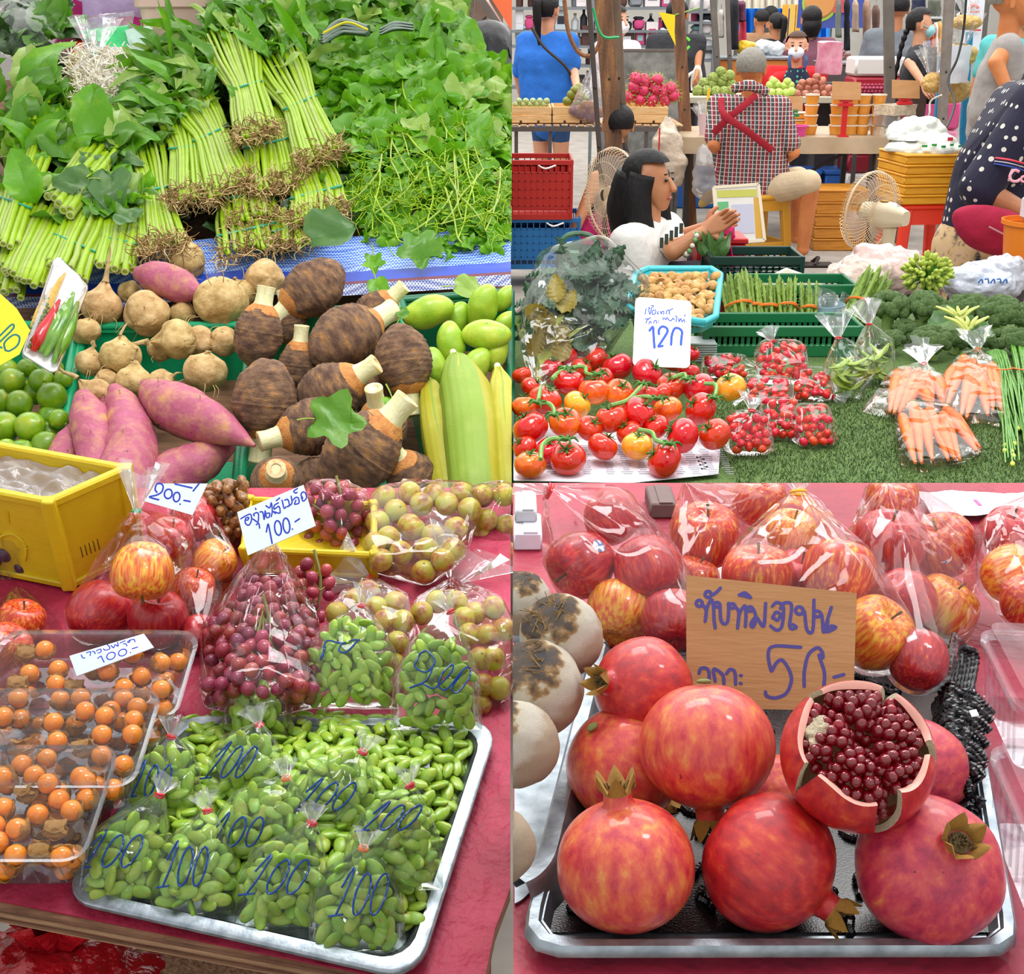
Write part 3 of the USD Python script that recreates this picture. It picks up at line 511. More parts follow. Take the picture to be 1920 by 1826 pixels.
 # ================================================================ front left stall: bean bags, grapes, plums and cape gooseberries on a sloping display
SL=0.28;NB=unit([0,-SL,1]);SB=unit([0,1,SL]);B0=np.array([0,1.2,0.55])
def PB(px,py,h=0.0):
 d=_D+(px-CX)/F*_R-(py-CY)/F*_U; return EYE+d*((h-(EYE-B0)@NB)/(d@NB))
def onplane(px,py,rpx,k=1.0,h0=0.0):
 h=0.03
 for _ in range(25):c=PB(px,py,h);r=rpx/F*depth(c);h=h0+r*k
 return c,r
RB=np.stack([_R,SB,NB],1)
bt=thing('display_table','sloping plywood display table under the bean tray and the bagged fruit','table',M4())
top=[PB(*q) for q in ((-90,1684),(800,1850),(908,1838),(928,1742),(962,1664))];top[-1][0]=-.002
top+=[np.array([-.002,2.06,.55+SL*.86]),np.array([-1.05,2.06,.55+SL*.86])]
def slab(pts,h0,h1):p=np.array(pts); return loft([p+NB*h0,p+NB*h1],True,True)
obj('table_top',slab([top[0]+[-.25,.05,.0155],top[1],top[2],top[3],top[4],top[5],top[6]],-.024,-.0035),WOODB,bt)
PLY=[skin(f'ply_{i}',[(.3,a),(.7,b)],scale=10,stretch=(1.5,1.5,20),rough=.75,bumps=(60,.003)) for i,(a,b) in enumerate([('5a3a28','8a6248'),('8d6a4c','b58f6c'),('6b4833','9a7052')])]
e0,e1=top[0]+[-.25,.05,.0155],top[1]
for i in range(5):h=-.0035-i*.0052;obj('ply',join(beam(e0+NB*h+[0,-.002*(i%2),-.0026],e1+NB*h+[0,-.002*(i%2),-.0026],.0042,.0047,up=tuple(NB))),PLY[i%3],bt)
for x,y in ((-.85,1.42),(-.2,1.30),(-.85,1.98),(-.1,1.98)):obj('leg',box(.05,.05,.55+SL*(y-1.2)-.026,(x,y,0),.004),WOODB,bt)
PINKCLOTH=skin('pink_cloth',[(0.2,'740e22'),(0.5,'a41c3e'),(0.8,'c03c60')],scale=5,rough=.6,bumps=(25,.01),detail=6)
obj('pink_tablecloth',slab([top[0]+[-.25,.06,.0187],top[1]+[-.01,.004,.001],top[2],top[3],top[4],top[5],top[6]],-.003,-.0004),PINKCLOTH,label='pink-red cloth spread over the sloping display under the bean tray',cat='tablecloth')
# right side drape
L=[]
for i,x in enumerate(np.linspace(0,1,16)):
 a=top[2]*(1-x)+np.array([-.006,1.95,.55+SL*.75])*x;a[0]=min(a[0],-.004);w=.010*math.sin(i*1.9);L.append([a+[0,0,-.002],a+[.001,0,-.012],a+[-.012+w,0,-.15],a+[-.02+w*1.6,0,-.36]])
obj('pink_cloth_drape',loft(np.array(L),wrap=False),PINKCLOTH,label='hanging side of the pink-red cloth at the right end of the sloping display',cat='tablecloth')
# below the table
t=thing('red_bag','crumpled red plastic bag under the front left edge of the display','plastic bag',M4(t=(-.62,1.42,.17)))
v,f=bump(ico(1,5,(.22,.16,.20)),.09,9,3,4);obj('bag_film',(v,f),skin('red_plastic',[(.3,'8e0b16'),(.7,'c81824')],scale=9,rough=.22,bumps=(26,.02),coat=.4),t);obj('knot',xf(tuft((0,0,0),(0,0,1),.06,.04,3),M4(t=(0,0,.17))),skin('red_plastic',[],1),t)
t=thing('cardboard_box','brown cardboard box standing under the display behind the red bag','box',M4(t=(-.30,1.66,0)))
obj('box_body',box(.44,.40,.34,b=.004),skin('dull_card',[(.3,'6b5048'),(.7,'8a6a5e')],scale=6,rough=.9),t);obj('box_flap',xf(box(.44,.10,.006),M4(rx(.5),(0,-.22,.335))),skin('chipboard',[(.3,'6b4a34'),(.7,'b08a68')],scale=180,rough=.9,bumps=(250,.004)),t)
# ---- the bean tray
bq=[PB(*q,.022)-NB*.022 for q in ((108,1682),(782,1836),(938,1346),(338,1340))]
def slope_tray():
 t=thing('metal_tray','large aluminium tray heaped with green beans and bean bags','tray',M4())
 c=np.array([[(p-B0)@_R,(p-B0)@SB] for p in bq])
 def ring(off,z,r):
  p=Polygon(c).buffer(off,join_style=2).buffer(-r,join_style=2).buffer(r,quad_segs=8);L=np.array(p.exterior.coords)[:-1];k=np.argmin((L-c[0]).sum(1)*0+np.linalg.norm(L-c[0],axis=1))
  e=np.vstack([np.roll(L,-k,0),L[k]]);s=np.r_[0,np.cumsum(np.linalg.norm(np.diff(e,axis=0),axis=1))];q=np.linspace(0,s[-1],121)[:-1]
  return B0+np.interp(q,s,e[:,0])[:,None]*_R+np.interp(q,s,e[:,1])[:,None]*SB+NB*z
 obj('base',loft([ring(-.03,.001,.03),ring(-.03,.003,.03)],True,True),ALU,t);obj('wall',loft([ring(-.03,.002,.03),ring(-.018,.020,.035)][::-1]),ALU,t)
 obj('lip',loft([ring(-.018,.019,.035),ring(-.016,.023,.036),ring(-.003,.023,.04),ring(0,.020,.04),ring(0,.015,.04)]),ALU,t)
slope_tray()
BEANS=[]
def bean_mesh(n=14,m=9):
 L=[];a=np.arange(n)*2*np.pi/n
 for t in np.linspace(0.12,math.pi-.12,m):
  r=math.sin(t)**.8;z=-1.05*math.cos(t);g=1-.10*np.exp(-((np.abs(np.abs((a+np.pi)%(2*np.pi)-np.pi)-np.pi/2))/.25)**2)
  L.append(np.stack([.62*r*np.cos(a)*g,.36*r*np.sin(a)*g,np.full(n,z)],1))
 return loft(L,True,True)
rg=np.random.default_rng(21)
def bean_at(p,n,s=.0125,place=''):
 R=frame(rg.normal(size=3)*[1,1,.35]@frame(n).T) if False else None
 ax=rg.normal(size=3);ax=ax-n*(ax@n)*rg.uniform(.3,1);z=unit(ax);y=n-z*(n@z);y=unit(y+.35*rg.normal(size=3));y=unit(y-z*(y@z));BEANS.append((M4(np.stack([np.cross(y,z),y,z],1),p,s*rg.uniform(.88,1.12)),place))
def scatter(test,need,tries,maxn=999):
 pts=[];cell={}
 for _ in range(tries):
  q=test()
  if q is None: continue
  k=tuple((q[0]//need).astype(int));ok=True
  for dx in (-1,0,1):
   for dy in (-1,0,1):
    for dz in (-1,0,1):
     for o in cell.get((k[0]+dx,k[1]+dy,k[2]+dz),()):
      if np.linalg.norm(o-q[0])<need:ok=False
  if ok:pts.append(q);cell.setdefault(k,[]).append(q[0])
  if len(pts)>=maxn: break
 return pts
 # loose heap
hp=Polygon([(352,1345),(600,1335),(868,1366),(880,1410),(820,1600),(775,1730),(640,1700),(200,1640),(160,1660),(240,1560),(330,1450)])
from shapely.geometry import Point
def heap():
 x,y=rg.uniform(150,890),rg.uniform(1330,1735)
 if not hp.contains(Point(x,y)): return None
 e=hp.exterior.distance(Point(x,y));h=.010+.030*min(1,e/90)+.012*float(noise(np.array([[x/60,y/60,1.0]]))[0]); return (PB(x,y,h),h)
for q,h in scatter(heap,.0145,9000):bean_at(q,NB,.0135,'heap')
for q,h in scatter(heap,.0125,5000):bean_at(q-NB*.011,NB,.013,'deep')
BAGFILM=film('bean_bag_film','fcfefc',.9,22,.008,.07,haze=.015)
MARK=plain('blue_marker','123f8c',.4)
def on_surface(mesh,pix,off=.0012):
 from scipy.spatial import cKDTree
 v,f=mesh;pr=np.array([proj(p) for p in v]);dp=(v-EYE)@_D;nr=trimesh.Trimesh(v,f,process=False).vertex_normals;fr=(nr@_D)<-.05
 if fr.sum()<8:fr=dp<np.median(dp)
 kd=cKDTree(pr[fr]);d,i=kd.query(pix,k=4);w=1/(d+2);w/=w.sum(1,keepdims=True);z=(dp[fr][i]*w).sum(1)-off; return np.array([P(x,y,q) for (x,y),q in zip(pix,z)])
def marks(t,mesh,lines,r=.0013,name='price_marking',m=None):
 out=[]
 for l in lines:
  q=spline(np.c_[np.array(l,float),np.zeros(len(l))],5*len(l))[:,:2];out.append(tube(on_surface(mesh,q),r,5))
 obj(name,join(out),MARK,t)
def hundred(cx,cy,w,h,sl=.35,first='1'):
 f= lambda x,y:(cx+w*(x-.5)+sl*h*(.5-y),cy+h*(y-.5));z= lambda u:[f(u+.13*math.cos(a),.55+.42*math.sin(a)) for a in np.linspace(-1.2,5.3,11)]
 one=[[f(.02,.42),f(.16,.0),f(.14,.5),f(.06,1.0)],[f(-.06,1.0),f(.2,.96)]] if first=='1' else [[f(.0,.3),f(.08,.02),f(.22,.1),f(.22,.4),f(.02,.95),f(.1,.88),f(.3,1.0)]]
 return one+[z(.46),z(.80)]
def bean_bag(cx,cy,w,h,place,label,tiepx,col,mk=None,d0=None,fillf=.74,nb=46,s=.0135,seed=0,th=.042,haze=0):
 """bag whose outline is w x h pixels round (cx, cy); it leans back on the beans"""
 base=PB(cx,cy+h*.42,.010 if cy>1600 else.030);d=depth(base);k=d/F;up=unit(_U+[0,.30,0]);out=np.cross(_R,up);W,Hh=w*k,h*k*1.03
 tp=base+(tiepx[0]-cx)*k*_R+up*(cy+h*.42-tiepx[1])*k*1.03;r=th/2;balls=[]
 for u in (-1,1):
  for q,sh in ((0.02,.96),(.34,1.0),(.62,.80)):balls.append((*(base+_R*u*(W/2-r)*sh+up*(r+q*Hh*fillf)),r*(1,1,.72)[(q>.3)+(q>.6)]))
 balls.append((*(base+up*(r+.3*Hh*fillf)+out*.008),r));ext=[(*(base+_R*u*W*.50+up*.004),.004) for u in (-1,1)]
 t=thing('bean_bag',label,'bag of beans',M4(),'bean bags in the tray');m=wrap(balls,tp,seed,.010,.0022,9,.002,extra=ext)
 obj('bag_film',m,BAGFILM,t,smooth=60);td=unit(up+.3*out+.4*_R*math.sin(seed*2.3));obj('gathered_end',tuft(tp,td,36*k,17*k,seed),FILMT,t,smooth=60);obj('tie_band',band(tp,td,.005,.003,seed),TIE[col],t)
 if mk:marks(t,m,mk)
 def inside():
  u,q=rg.uniform(-1,1),rg.uniform(0,1);q*=.9;sh=.97 if q<.5 else.97-(q-.5)*1.25;ed=min(1-abs(u),q+.1,(.98-q));z=(r-.007)*math.sqrt(max(0,min(1,ed*3.4)))*rg.choice([1,1,.2]); return (base+_R*u*sh*(W/2-.012)+up*(.010+q*Hh*fillf)+out*z*.95,0)
 for q,_ in scatter(inside,.0128,1500,nb*2):bean_at(q,out,s*.95,place)
 return t
bean_bag(655,1240,176,214,'faded-100 bag','bean bag back middle behind the loose beans, marked with a faded 100 near its top',(672,1140),'red',[[(605,1232),(612,1202),(640,1206),(660,1200),(675,1200)],[(610,1212),(600,1238)],[(640,1206),(636,1220),(650,1222),(672,1200)]],nb=60,seed=1,th=.05)
bean_bag(818,1272,162,232,'tall 200 bag','tall bean bag back right in the tray with a large 200 on it',(842,1152),'red',[[(785,1230),(778,1250),(800,1260),(815,1240),(800,1220),(785,1228)],[(815,1240),(800,1275),(768,1290),(790,1282),(815,1290),(845,1262),(848,1245),(830,1262),(822,1285),(838,1292),(868,1256),(880,1252),(880,1270),(858,1298),(848,1290),(866,1262)]],nb=60,seed=2,th=.05)
bean_bag(482,1332,124,106,'small bag at the back left','small bean bag at the back left of the heap below the grapes',(470,1285),'red',None,nb=30,seed=3)
bean_bag(302,1462,138,146,'bag at the left tray edge','bean bag marked 100 at the left edge of the tray beside the cape gooseberries',(312,1388),'red',hundred(288,1460,74,70,.3),nb=40,seed=4)
bean_bag(460,1440,140,150,'middle left bag','bean bag marked 100 leaning in the middle left of the heap',(480,1366),'red',hundred(440,1425,80,70,.6),nb=40,seed=5)
bean_bag(622,1490,168,176,'bag in the middle of the heap','bean bag marked 100 in the middle of the heap, orange-red tie to the right',(676,1418),'red',hundred(618,1490,100,62,.7),nb=54,seed=6)
bean_bag(495,1545,180,160,'bag with the orange tie left of middle','bean bag marked 100 left of the middle with an orange tie',(530,1468),'orange',hundred(450,1556,96,66,.4),nb=54,seed=7)
bean_bag(735,1585,178,200,'bag at the right rim','bean bag marked 100 at the right rim of the tray',(765,1484),'red',hundred(742,1530,96,56,.8),nb=56,seed=8)
bean_bag(232,1612,158,196,'front left corner bag','bean bag marked 100 at the front left corner of the tray',(286,1502),'red',hundred(218,1592,104,72,.5),nb=58,seed=9)
bean_bag(364,1636,156,196,'second bag of the front row','bean bag marked 100, second from the left in the front row',(378,1532),'red',hundred(352,1620,84,88,.25),nb=58,seed=10)
bean_bag(532,1662,176,196,'third bag of the front row','bean bag marked 100, third from the left in the front row',(578,1556),'red',hundred(528,1640,110,76,.5),nb=58,seed=11)
bean_bag(668,1700,172,206,'front right corner bag','bean bag marked 100, rightmost at the front corner of the tray',(676,1604),'orange',hundred(684,1672,96,92,.3),nb=62,seed=12)
BM=skin('green_bean',[(.25,'98a030'),(.42,'9cb838'),(.58,'82ac30'),(.8,'aec850')],scale=.9,stretch=(1,1,1),rough=.30,coat=.15,bumps=(5,.0006),bstretch=(3,3,.4),spots=('a88a2e',1.6,.66),hue=.018)
BEANS.sort(key= lambda b:(b[1]=='deep',depth(b[0][:3,3])))
near,rest=BEANS[:300],BEANS[300:];bk=Kind('green_bean','bean',[('bean_body',bean_mesh(),BM)])
for M,pl in near:bk.put(M,'loose flat green bean in the open heap in the tray' if pl in ('heap','deep') else 'flat green bean inside the '+pl,'loose beans' if pl in ('heap','deep') else 'beans in the '+pl)
lo=bean_mesh(8,6);bs=obj('green_beans',join([xf(lo,M) for M,_ in rest]),skin('green_bean_far',[(.25,'98a030'),(.42,'9cb838'),(.58,'82ac30'),(.8,'aec850')],scale=60,rough=.30,coat=.15),label='the many further green beans filling the tray and the bags behind',cat='beans',kind='stuff',smooth=True)
# ---- grapes
GR=skin('grape_red',[(.3,'5d1a35'),(.45,'8c2740'),(.6,'a93f4c'),(.8,'b86a5c')],scale=1.2,rough=.28,coat=.2,bumps=(3,.0002),sss=.15,hue=.02)
gm=ico(1,2,(.95,.95,1.12));GST=plain('grape_stalk','8a8a4a',.7)
def bunch(label,poly,d,nmax,seed,rp=13,bulge=.05,tie=None,baglabel=None,col='red',tuftd=None,tl=.05,notuft=False,extra=None):
 r_=np.random.default_rng(seed);pg=Polygon(poly);x0,y0,x1,y1=pg.bounds;dd=d
 def g():
  x,y=r_.uniform(x0,x1),r_.uniform(y0,y1)
  if not pg.contains(Point(x,y)): return None
  e=min(1,pg.exterior.distance(Point(x,y))/60); return (P(x,y,dd(x,y)-bulge*math.sqrt(e)*r_.choice([1,.8,.3])),e)
 k=rp/F*dd((x0+x1)/2,(y0+y1)/2);q=scatter(g,k*1.85,5000,nmax);c=np.mean([p for p,_ in q],0)
 t=thing('grape_bunch',label,'grapes',M4());
 for p,_ in q:obj('grape',xf(gm,M4(rrand(r_),p,k*r_.uniform(.9,1.12))),GR,t,smooth=True)
 st=[stube([c+_U*.07,c+_U*.02+_R*.01,c-_U*.05],.0025,8,5)]+[stube([c+_U*r_.uniform(-.05,.05),(c+p)/2-_D*.01,p],.0011,5,4) for p,_ in q[::3]];obj('stalk',join(st),GST,t)
 if tie is not None:bagobj(baglabel,[(*p,k*1.1) for p,_ in q],tie,tuftd if tuftd is not None else _U,tl,.02,col,seed,.005,.014,14,notuft=notuft,extra=extra)
db= lambda off:(lambda x,y:depth(PB(x,min(y+40,1330),0))-off)
bunch('bunch of red seedless grapes in the front bag under the price sign',[(470,1090),(540,1085),(592,1180),(590,1310),(500,1330),(385,1310),(392,1180)],db(.05),150,31,13,.06,P(506,1015,1.85),'clear bag of red grapes gathered to a point under the white price sign','red',_U,notuft=True)
bunch('bunch of red grapes in the bag behind the price sign',[(575,910),(660,912),(692,960),(685,1030),(620,1045),(578,1010)], lambda x,y:2.08,60,32,13,.05,P(630,908,2.1),'clear bag of dark red grapes right of the white price sign','red',_U,notuft=True)
bunch('loose end of a grape bunch right of the front grape bag',[(560,1050),(615,1060),(622,1100),(600,1180),(590,1200),(560,1090)], lambda x,y:1.93,30,33,12,.03)
# ---- plums
pl_=ico(1,3,(1,1,.96));PM=skin('plum',[(.28,'a8b23c'),(.48,'b8a832'),(.58,'b07a30'),(.68,'7c3426'),(.8,'5a2026')],scale=.75,rough=.28,coat=.2,bumps=(30,.0003),spots=('5e3420',26,.72),hue=.015)
PK=Kind('plum','plum',[('flesh',bump(pl_,.03,1.5,3),PM),('stem_end',xf(lathe([(.10,0),(.06,-.03),(.001,-.04)],10),M4(t=(0,0,.97))),SCAR)])
def plums(pix,d,where,group,baglabel,tie,rp=22,col='red',tuftd=None,seed=0,notuft=False,press_=None,tl=.05,tr=.03,k=9):
 r_=np.random.default_rng(seed+90);pl2=rowplace(pix,26);balls=[]
 for (x,y),w in zip(pix,pl2):
  dd=d(x,y)-.012*r_.random();c=P(x,y,dd);r=rp/F*dd;PK.put(M4(rrand(r_),c,r),f'blotched green plum {where}, {w}',group);balls.append((*c,r))
 if baglabel:bagobj(baglabel,balls,tie,_U if tuftd is None else tuftd,tl,tr,col,seed,.004,.014,k,notuft=notuft,press_=press_)
plums([(722,932),(768,925),(815,928),(865,925),(742,958),(790,945),(838,945),(708,978),(768,985),(812,1005),(855,990),(880,955),(728,1008),(775,992),(752,1036),(800,1030),(714,1050),(795,1072),(830,1050),(702,1020),(850,1030)], lambda x,y:depth(PB(x,min(y+30,1080),.02)),'in the big upper bag','plums in the upper bag','big clear bag of plums at the top right of the display',P(800,907,2.14),23,seed=41,notuft=True)
plums([(905,930),(945,928),(912,975),(950,985),(925,1020),(900,1005),(948,1035),(905,1055)], lambda x,y:2.11,'in the bag at the right seam','plums in the rightmost bag','clear bag of brown plums at the upper right seam',P(940,907,2.16),22,seed=42,notuft=True,press_=('max',False))
plums([(632,1150),(668,1125),(705,1140),(742,1130),(755,1165),(690,1110),(720,1165),(745,1205),(738,1245),(748,1285),(700,1190)], lambda x,y:depth(PB(x,min(y+40,1260),.02)),'in the left lower bag','plums behind the middle bean bag','clear bag of plums behind the middle bean bag',P(690,1085,1.97),23,seed=43,tuftd=unit(_U*.4-_R),tl=.05,tr=.03)
plums([(790,1150),(820,1128),(855,1130),(890,1150),(925,1140),(880,1190),(915,1190),(900,1235),(925,1235),(905,1285),(900,1320),(935,1290),(870,1160),(945,1180)], lambda x,y:depth(PB(x,min(y+30,1290),.02)),'in the right lower bag','plums behind the tall bean bag','clear bag of plums behind the tall bean bag at the right',P(850,1088,1.99),23,seed=44,tuftd=unit(_U+.5*_R),tl=.06,tr=.05)
# ---- apples
A1=[apple(185,1150,58,depth(onplane(185,1150,58)[0]),(.2,.3,-.3),0,'large red apple front left in the bag with the green tie'),apple(296,1162,55,depth(onplane(296,1162,55)[0]),(.1,.8,.3),0,'heart-shaped red apple front right in the bag with the green tie'),apple(268,1070,58,1.80,(0,-.8,.2),2,'orange-yellow apple on top in the bag with the green tie'),apple(318,1012,42,1.96,(.2,.5,.2),0,'red apple behind the yellow one in the bag with the green tie')]
bagobj('clear bag of red and yellow apples tied with a green band',A1,P(256,958,1.9),unit(_U+.1*_R),.065,.022,'green',51,.005,.014,9)
A2=[apple(402,1052,40,1.97,(.3,.3,.1),2,'yellow apple in the second apple bag left of the grapes'),apple(362,975,42,2.02,(.2,.6,.2),0,'red apple under the 200 price sign'),apple(362,1105,40,1.92,(.2,.5,.2),1,'striped apple in the middle of the second apple bag'),apple(372,1190,36,1.86,(.2,.2,.2),0,'dark red apple low beside the grapes')]
bagobj('clear bag of apples between the green-tied bag and the grapes',A2,P(330,915,2.03),_U,.03,.02,'red',52,.004,.014,9,notuft=True)
A3=[apple(40,1168,44,depth(onplane(40,1168,44)[0]),(.2,.6,.2),1,'red and yellow apple with a white sticker at the left edge',sticker=(.0,-.15,.95)),apple(10,1215,46,1.78,(.5,.5,.2),1,'striped apple low at the left picture edge'),apple(78,1246,28,depth(onplane(78,1246,28)[0]),(0,.5,.2),0,'small red apple beside the cape gooseberries'),apple(30,1276,36,depth(onplane(30,1276,36)[0]),(.4,.2,.2),0,'deep pink apple lowest in the left bag'),apple(108,1190,26,1.95,(.1,.3,.2),2,'orange apple at the right of the left bag')]
bagobj('clear bag of apples at the left edge of the display',A3,P(30,1108,1.95),unit(-_R+_U),.03,.02,'red',53,.004,.014,9,notuft=True)
# ---- yellow crate
YEL=skin('yellow_plastic',[(.3,'c9ad0c'),(.7,'dcc21c')],scale=6,rough=.38,bumps=(90,.001))
def crate_from(t,b0,b1,b2,h,mt,th=.006,rim=.014):
 """open crate on the slope: corner b0, neighbours b1 and b2"""
 b3=b1+b2-b0;c=(b1+b2)/2;cs=[b0,b1,b3,b2];
 for i in range(4):
  p,q=cs[i],cs[(i+1)%4];inn=unit(np.cross(NB,q-p));inn=inn if inn@(c-p)>0 else -inn;fl=(p-c)*.05,(q-c)*.05
  o=[p,q,q+NB*h+fl[1],p+NB*h+fl[0]];obj('side',loft([np.array(o),np.array(o)+inn*th],True,True),mt,t)
  obj('rim',beam(p+NB*h+fl[0],q+NB*h+fl[1],rim,rim*1.1,.003,up=tuple(NB)),mt,t);obj('foot_rim',beam(p+NB*.006,q+NB*.006,rim*.8,rim*.8,.002,up=tuple(NB)),mt,t)
  obj('corner_post',beam(p,p+NB*(h+.008)+fl[0],rim*1.5,rim*1.5,.003),mt,t)
 obj('bottom',loft([np.array(cs)+NB*.004,np.array(cs)+NB*.009],True,True),mt,t)
yc=thing('plastic_crate','yellow plastic crate with embossed swirls at the top left of the display','crate',M4());yb=PB(132,1102,.004);y1=PB(-110,1052,.004);y2=PB(236,1052,.004);y2=yb+(y2-yb)*1.25
crate_from(yc,yb,y1,y2,.165,YEL)
pn=unit(np.cross(y1-yb,NB));pn=pn if pn@_D<0 else -pn
def em(lines,o,ux,mirror=1): return join([stube([o+ux*u+NB*v+pn*.001 for u,v in l],.0034,4*len(l),5) for l in lines])
ux=unit(y1-yb)
obj('embossed_swirls',em([[(.07,.04),(.06,.07),(.075,.09),(.10,.08),(.105,.06)],[(.10,.085),(.12,.10),(.14,.09)],[(.09,.10),(.10,.125),(.115,.13)],[(.12,.06),(.14,.05),(.16,.06),(.17,.09)],[(.08,.11),(.075,.135)]],yb,ux),YEL,yc)
pn2=unit(np.cross(NB,y2-yb));pn2=pn2 if pn2@_D<0 else -pn2;ux2=unit(y2-yb)
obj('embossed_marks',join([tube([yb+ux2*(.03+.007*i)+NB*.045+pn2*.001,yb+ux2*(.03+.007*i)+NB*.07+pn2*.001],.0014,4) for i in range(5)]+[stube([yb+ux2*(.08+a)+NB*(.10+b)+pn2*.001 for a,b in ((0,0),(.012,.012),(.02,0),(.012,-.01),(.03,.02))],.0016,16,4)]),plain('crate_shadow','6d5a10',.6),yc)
t=thing('plastic_sheet','crumpled clear plastic sheet filling the yellow crate','plastic sheet',M4());n=30
g=np.array([[yb+(y1-yb)*(.05+.9*i/(n-1))+(y2-yb)*(.05+.9*j/(n-1))+NB*(.13+.05*float(fbm(np.array([[i*.22,j*.22,.5]]),3,6)[0])) for j in range(n)] for i in range(n)])
obj('sheet',loft(g,wrap=False),film('sheet_film','f3e6dc',1.2,20,.02,.08,haze=.25),t)
t=thing('paper_lining','brown paper lining deep in the yellow crate','paper',M4());obj('paper',loft([[p+NB*.06 for p in (yb*.97+(y1+y2)/2*.03,y1,y1+y2-yb,y2)],[p+NB*.064 for p in (yb,y1,y1+y2-yb,y2)]],True,True),skin('lining',[(.3,'8d6f52'),(.7,'b6997c')],scale=12),t)
y2c=thing('plastic_crate','low yellow plastic crate under the plums behind the grapes','crate',M4());a=PB(470,1075,.002);crate_from(y2c,a,PB(700,1085,.002),PB(480,985,.002),.05,skin('yellow_plastic',[],1),.005,.010)
# ---- dried dates
DT=skin('dried_date',[(.3,'4a2f1c'),(.5,'8a5a2c'),(.75,'b88448')],scale=2,rough=.4,coat=.2,bumps=(4,.0012),hue=.01);DK=Kind('dried_date','dried fruit',[('flesh',bump(ico(1,3,(.6,.55,1)),.14,2.5,2),DT),('tip',xf(lathe([(.12,0),(.08,.05),(.01,.06)],8),M4(t=(0,0,.95))),TWIG)])
r_=np.random.default_rng(55)
for q,_ in scatter(lambda:(P(r_.uniform(396,458),r_.uniform(906,1012),r_.uniform(2.02,2.10)),0),.019,2500,46):DK.put(M4(rrand(r_),q,.0145),'brown dried fruit in the pile between the 200 sign and the grape sign','dried fruit pile')
# ---- cape gooseberries in clear packs
GB=skin('cape_gooseberry',[(.3,'ea7806'),(.7,'f29410')],scale=1.5,rough=.2,coat=.3);HU=leafmat('gooseberry_husk','b8863c','d8b870',2,.6,.4,bumps=(6,.0012))
def husk(seed):
 r2=np.random.default_rng(seed);n=20;a=np.arange(n)*2*np.pi/n;L=[]
 for t_ in np.linspace(0,1,7):
  rr_=1.22*math.sin(.25+t_*1.55)**.8;w=1+.10*np.cos(5*a+seed)*(.4+t_)+.10*r2.normal(size=n)*t_;L.append(np.stack([rr_*w*np.cos(a),rr_*w*np.sin(a),np.full(n,-1.35+1.30*t_)+.25*t_**2*np.sin(3*a+seed)],1))
 return loft(L,True,False)
def flake(seed):
 g=np.stack([*np.meshgrid(np.linspace(-1,1,8),np.linspace(-.7,.7,6),indexing='ij'),np.zeros((8,6))],-1);g[...,2]=.9*fbm(g*1.3+seed,3,seed)+.25*g[...,0]**2;g[...,1]*=(1-.7*g[...,0:1]**2)[...,0]**.5+.1; return loft(g,wrap=False)
GK=[Kind('cape_gooseberry','cape gooseberry',[('berry',ico(1.1,3),GB),('husk',husk(i),HU)]) for i in range(3)];GK.append(Kind('cape_gooseberry','cape gooseberry',[('husk',join(husk(7),flake(2),xf(flake(5),M4(rx(2),(.2,.3,.2)))),HU)]))
def punnet(frb,w,d,h,label,n,lev,seed,where,lid=True):
 r2=np.random.default_rng(seed);o=PB(*frb,lev)-_R*w/2+SB*d/2;M=M4(RB,o);t=thing('fruit_pack',label,'plastic pack',M);clam(t,w,d,h,lid,.008,.022)
 def s():
  side=r2.random()<.35;x,y=r2.uniform(-w*.40,w*.41),r2.uniform(-d*.40,d*.40);z=r2.uniform(.012,h-.01) if side else h-.006-r2.uniform(0,.012)
  if side:(x,y)=(w*.39,y) if r2.random()<.4 else (x,-d*.385)
  return (np.array([x,y,z]),0)
 pts=scatter(s,.021,3000,n);pr=[proj(o+RB@q) for q,_ in pts];pr=[(a,b) for a,b in pr];nm=rowplace(pr,14)
 for i,((q,_),w_) in enumerate(zip(pts,nm)):
  kd=GK[[0,1,2,0,1,2,3][r2.integers(0,7)]];R_=frame(unit(r2.normal(size=3)*.5+[0,-.35,1.0]));GK_=kd.put(M4(RB@R_,o+RB@q,.0112),f'cape gooseberry {where}, {w_}' if kd is not GK[3] else f'papery gooseberry husk {where}, {w_}')
punnet((170,1672),.25,.16,.060,'clear pack of cape gooseberries, lowest at the front left corner',34,.001,61,'in the lowest front pack',False)
punnet((172,1672),.25,.16,.058,'clear pack of cape gooseberries on top of the front left stack',34,.066,62,'in the upper front pack')
punnet((222,1562),.25,.15,.060,'clear pack of cape gooseberries behind the front stack',24,.001,63,'in the lower middle pack',False);punnet((262,1530),.26,.15,.055,'clear pack of cape gooseberries in the middle, on another pack',28,.066,64,'in the upper middle pack')
punnet((322,1425),.25,.13,.055,'clear pack of cape gooseberries farthest back, lower of two',18,.001,65,'in the lower back pack',False);punnet((338,1395),.26,.15,.05,'clear pack of cape gooseberries under the small price sign',26,.060,66,'in the back pack under the sign')
t=thing('fruit_pack','small clear pack of dark fruit at the left edge in front of the yellow crate','plastic pack',M4(RB,PB(2,1096,.001)+SB*.05));clam(t,.085,.09,.06)
for i in range(7):obj('dark_fruit',xf(gm,M4(None,(-.03+.02*(i%4),-.03+.03*(i//4),.02+.012*(i%3)),.012)),plain('dark_fruit','4a3048',.3),t)
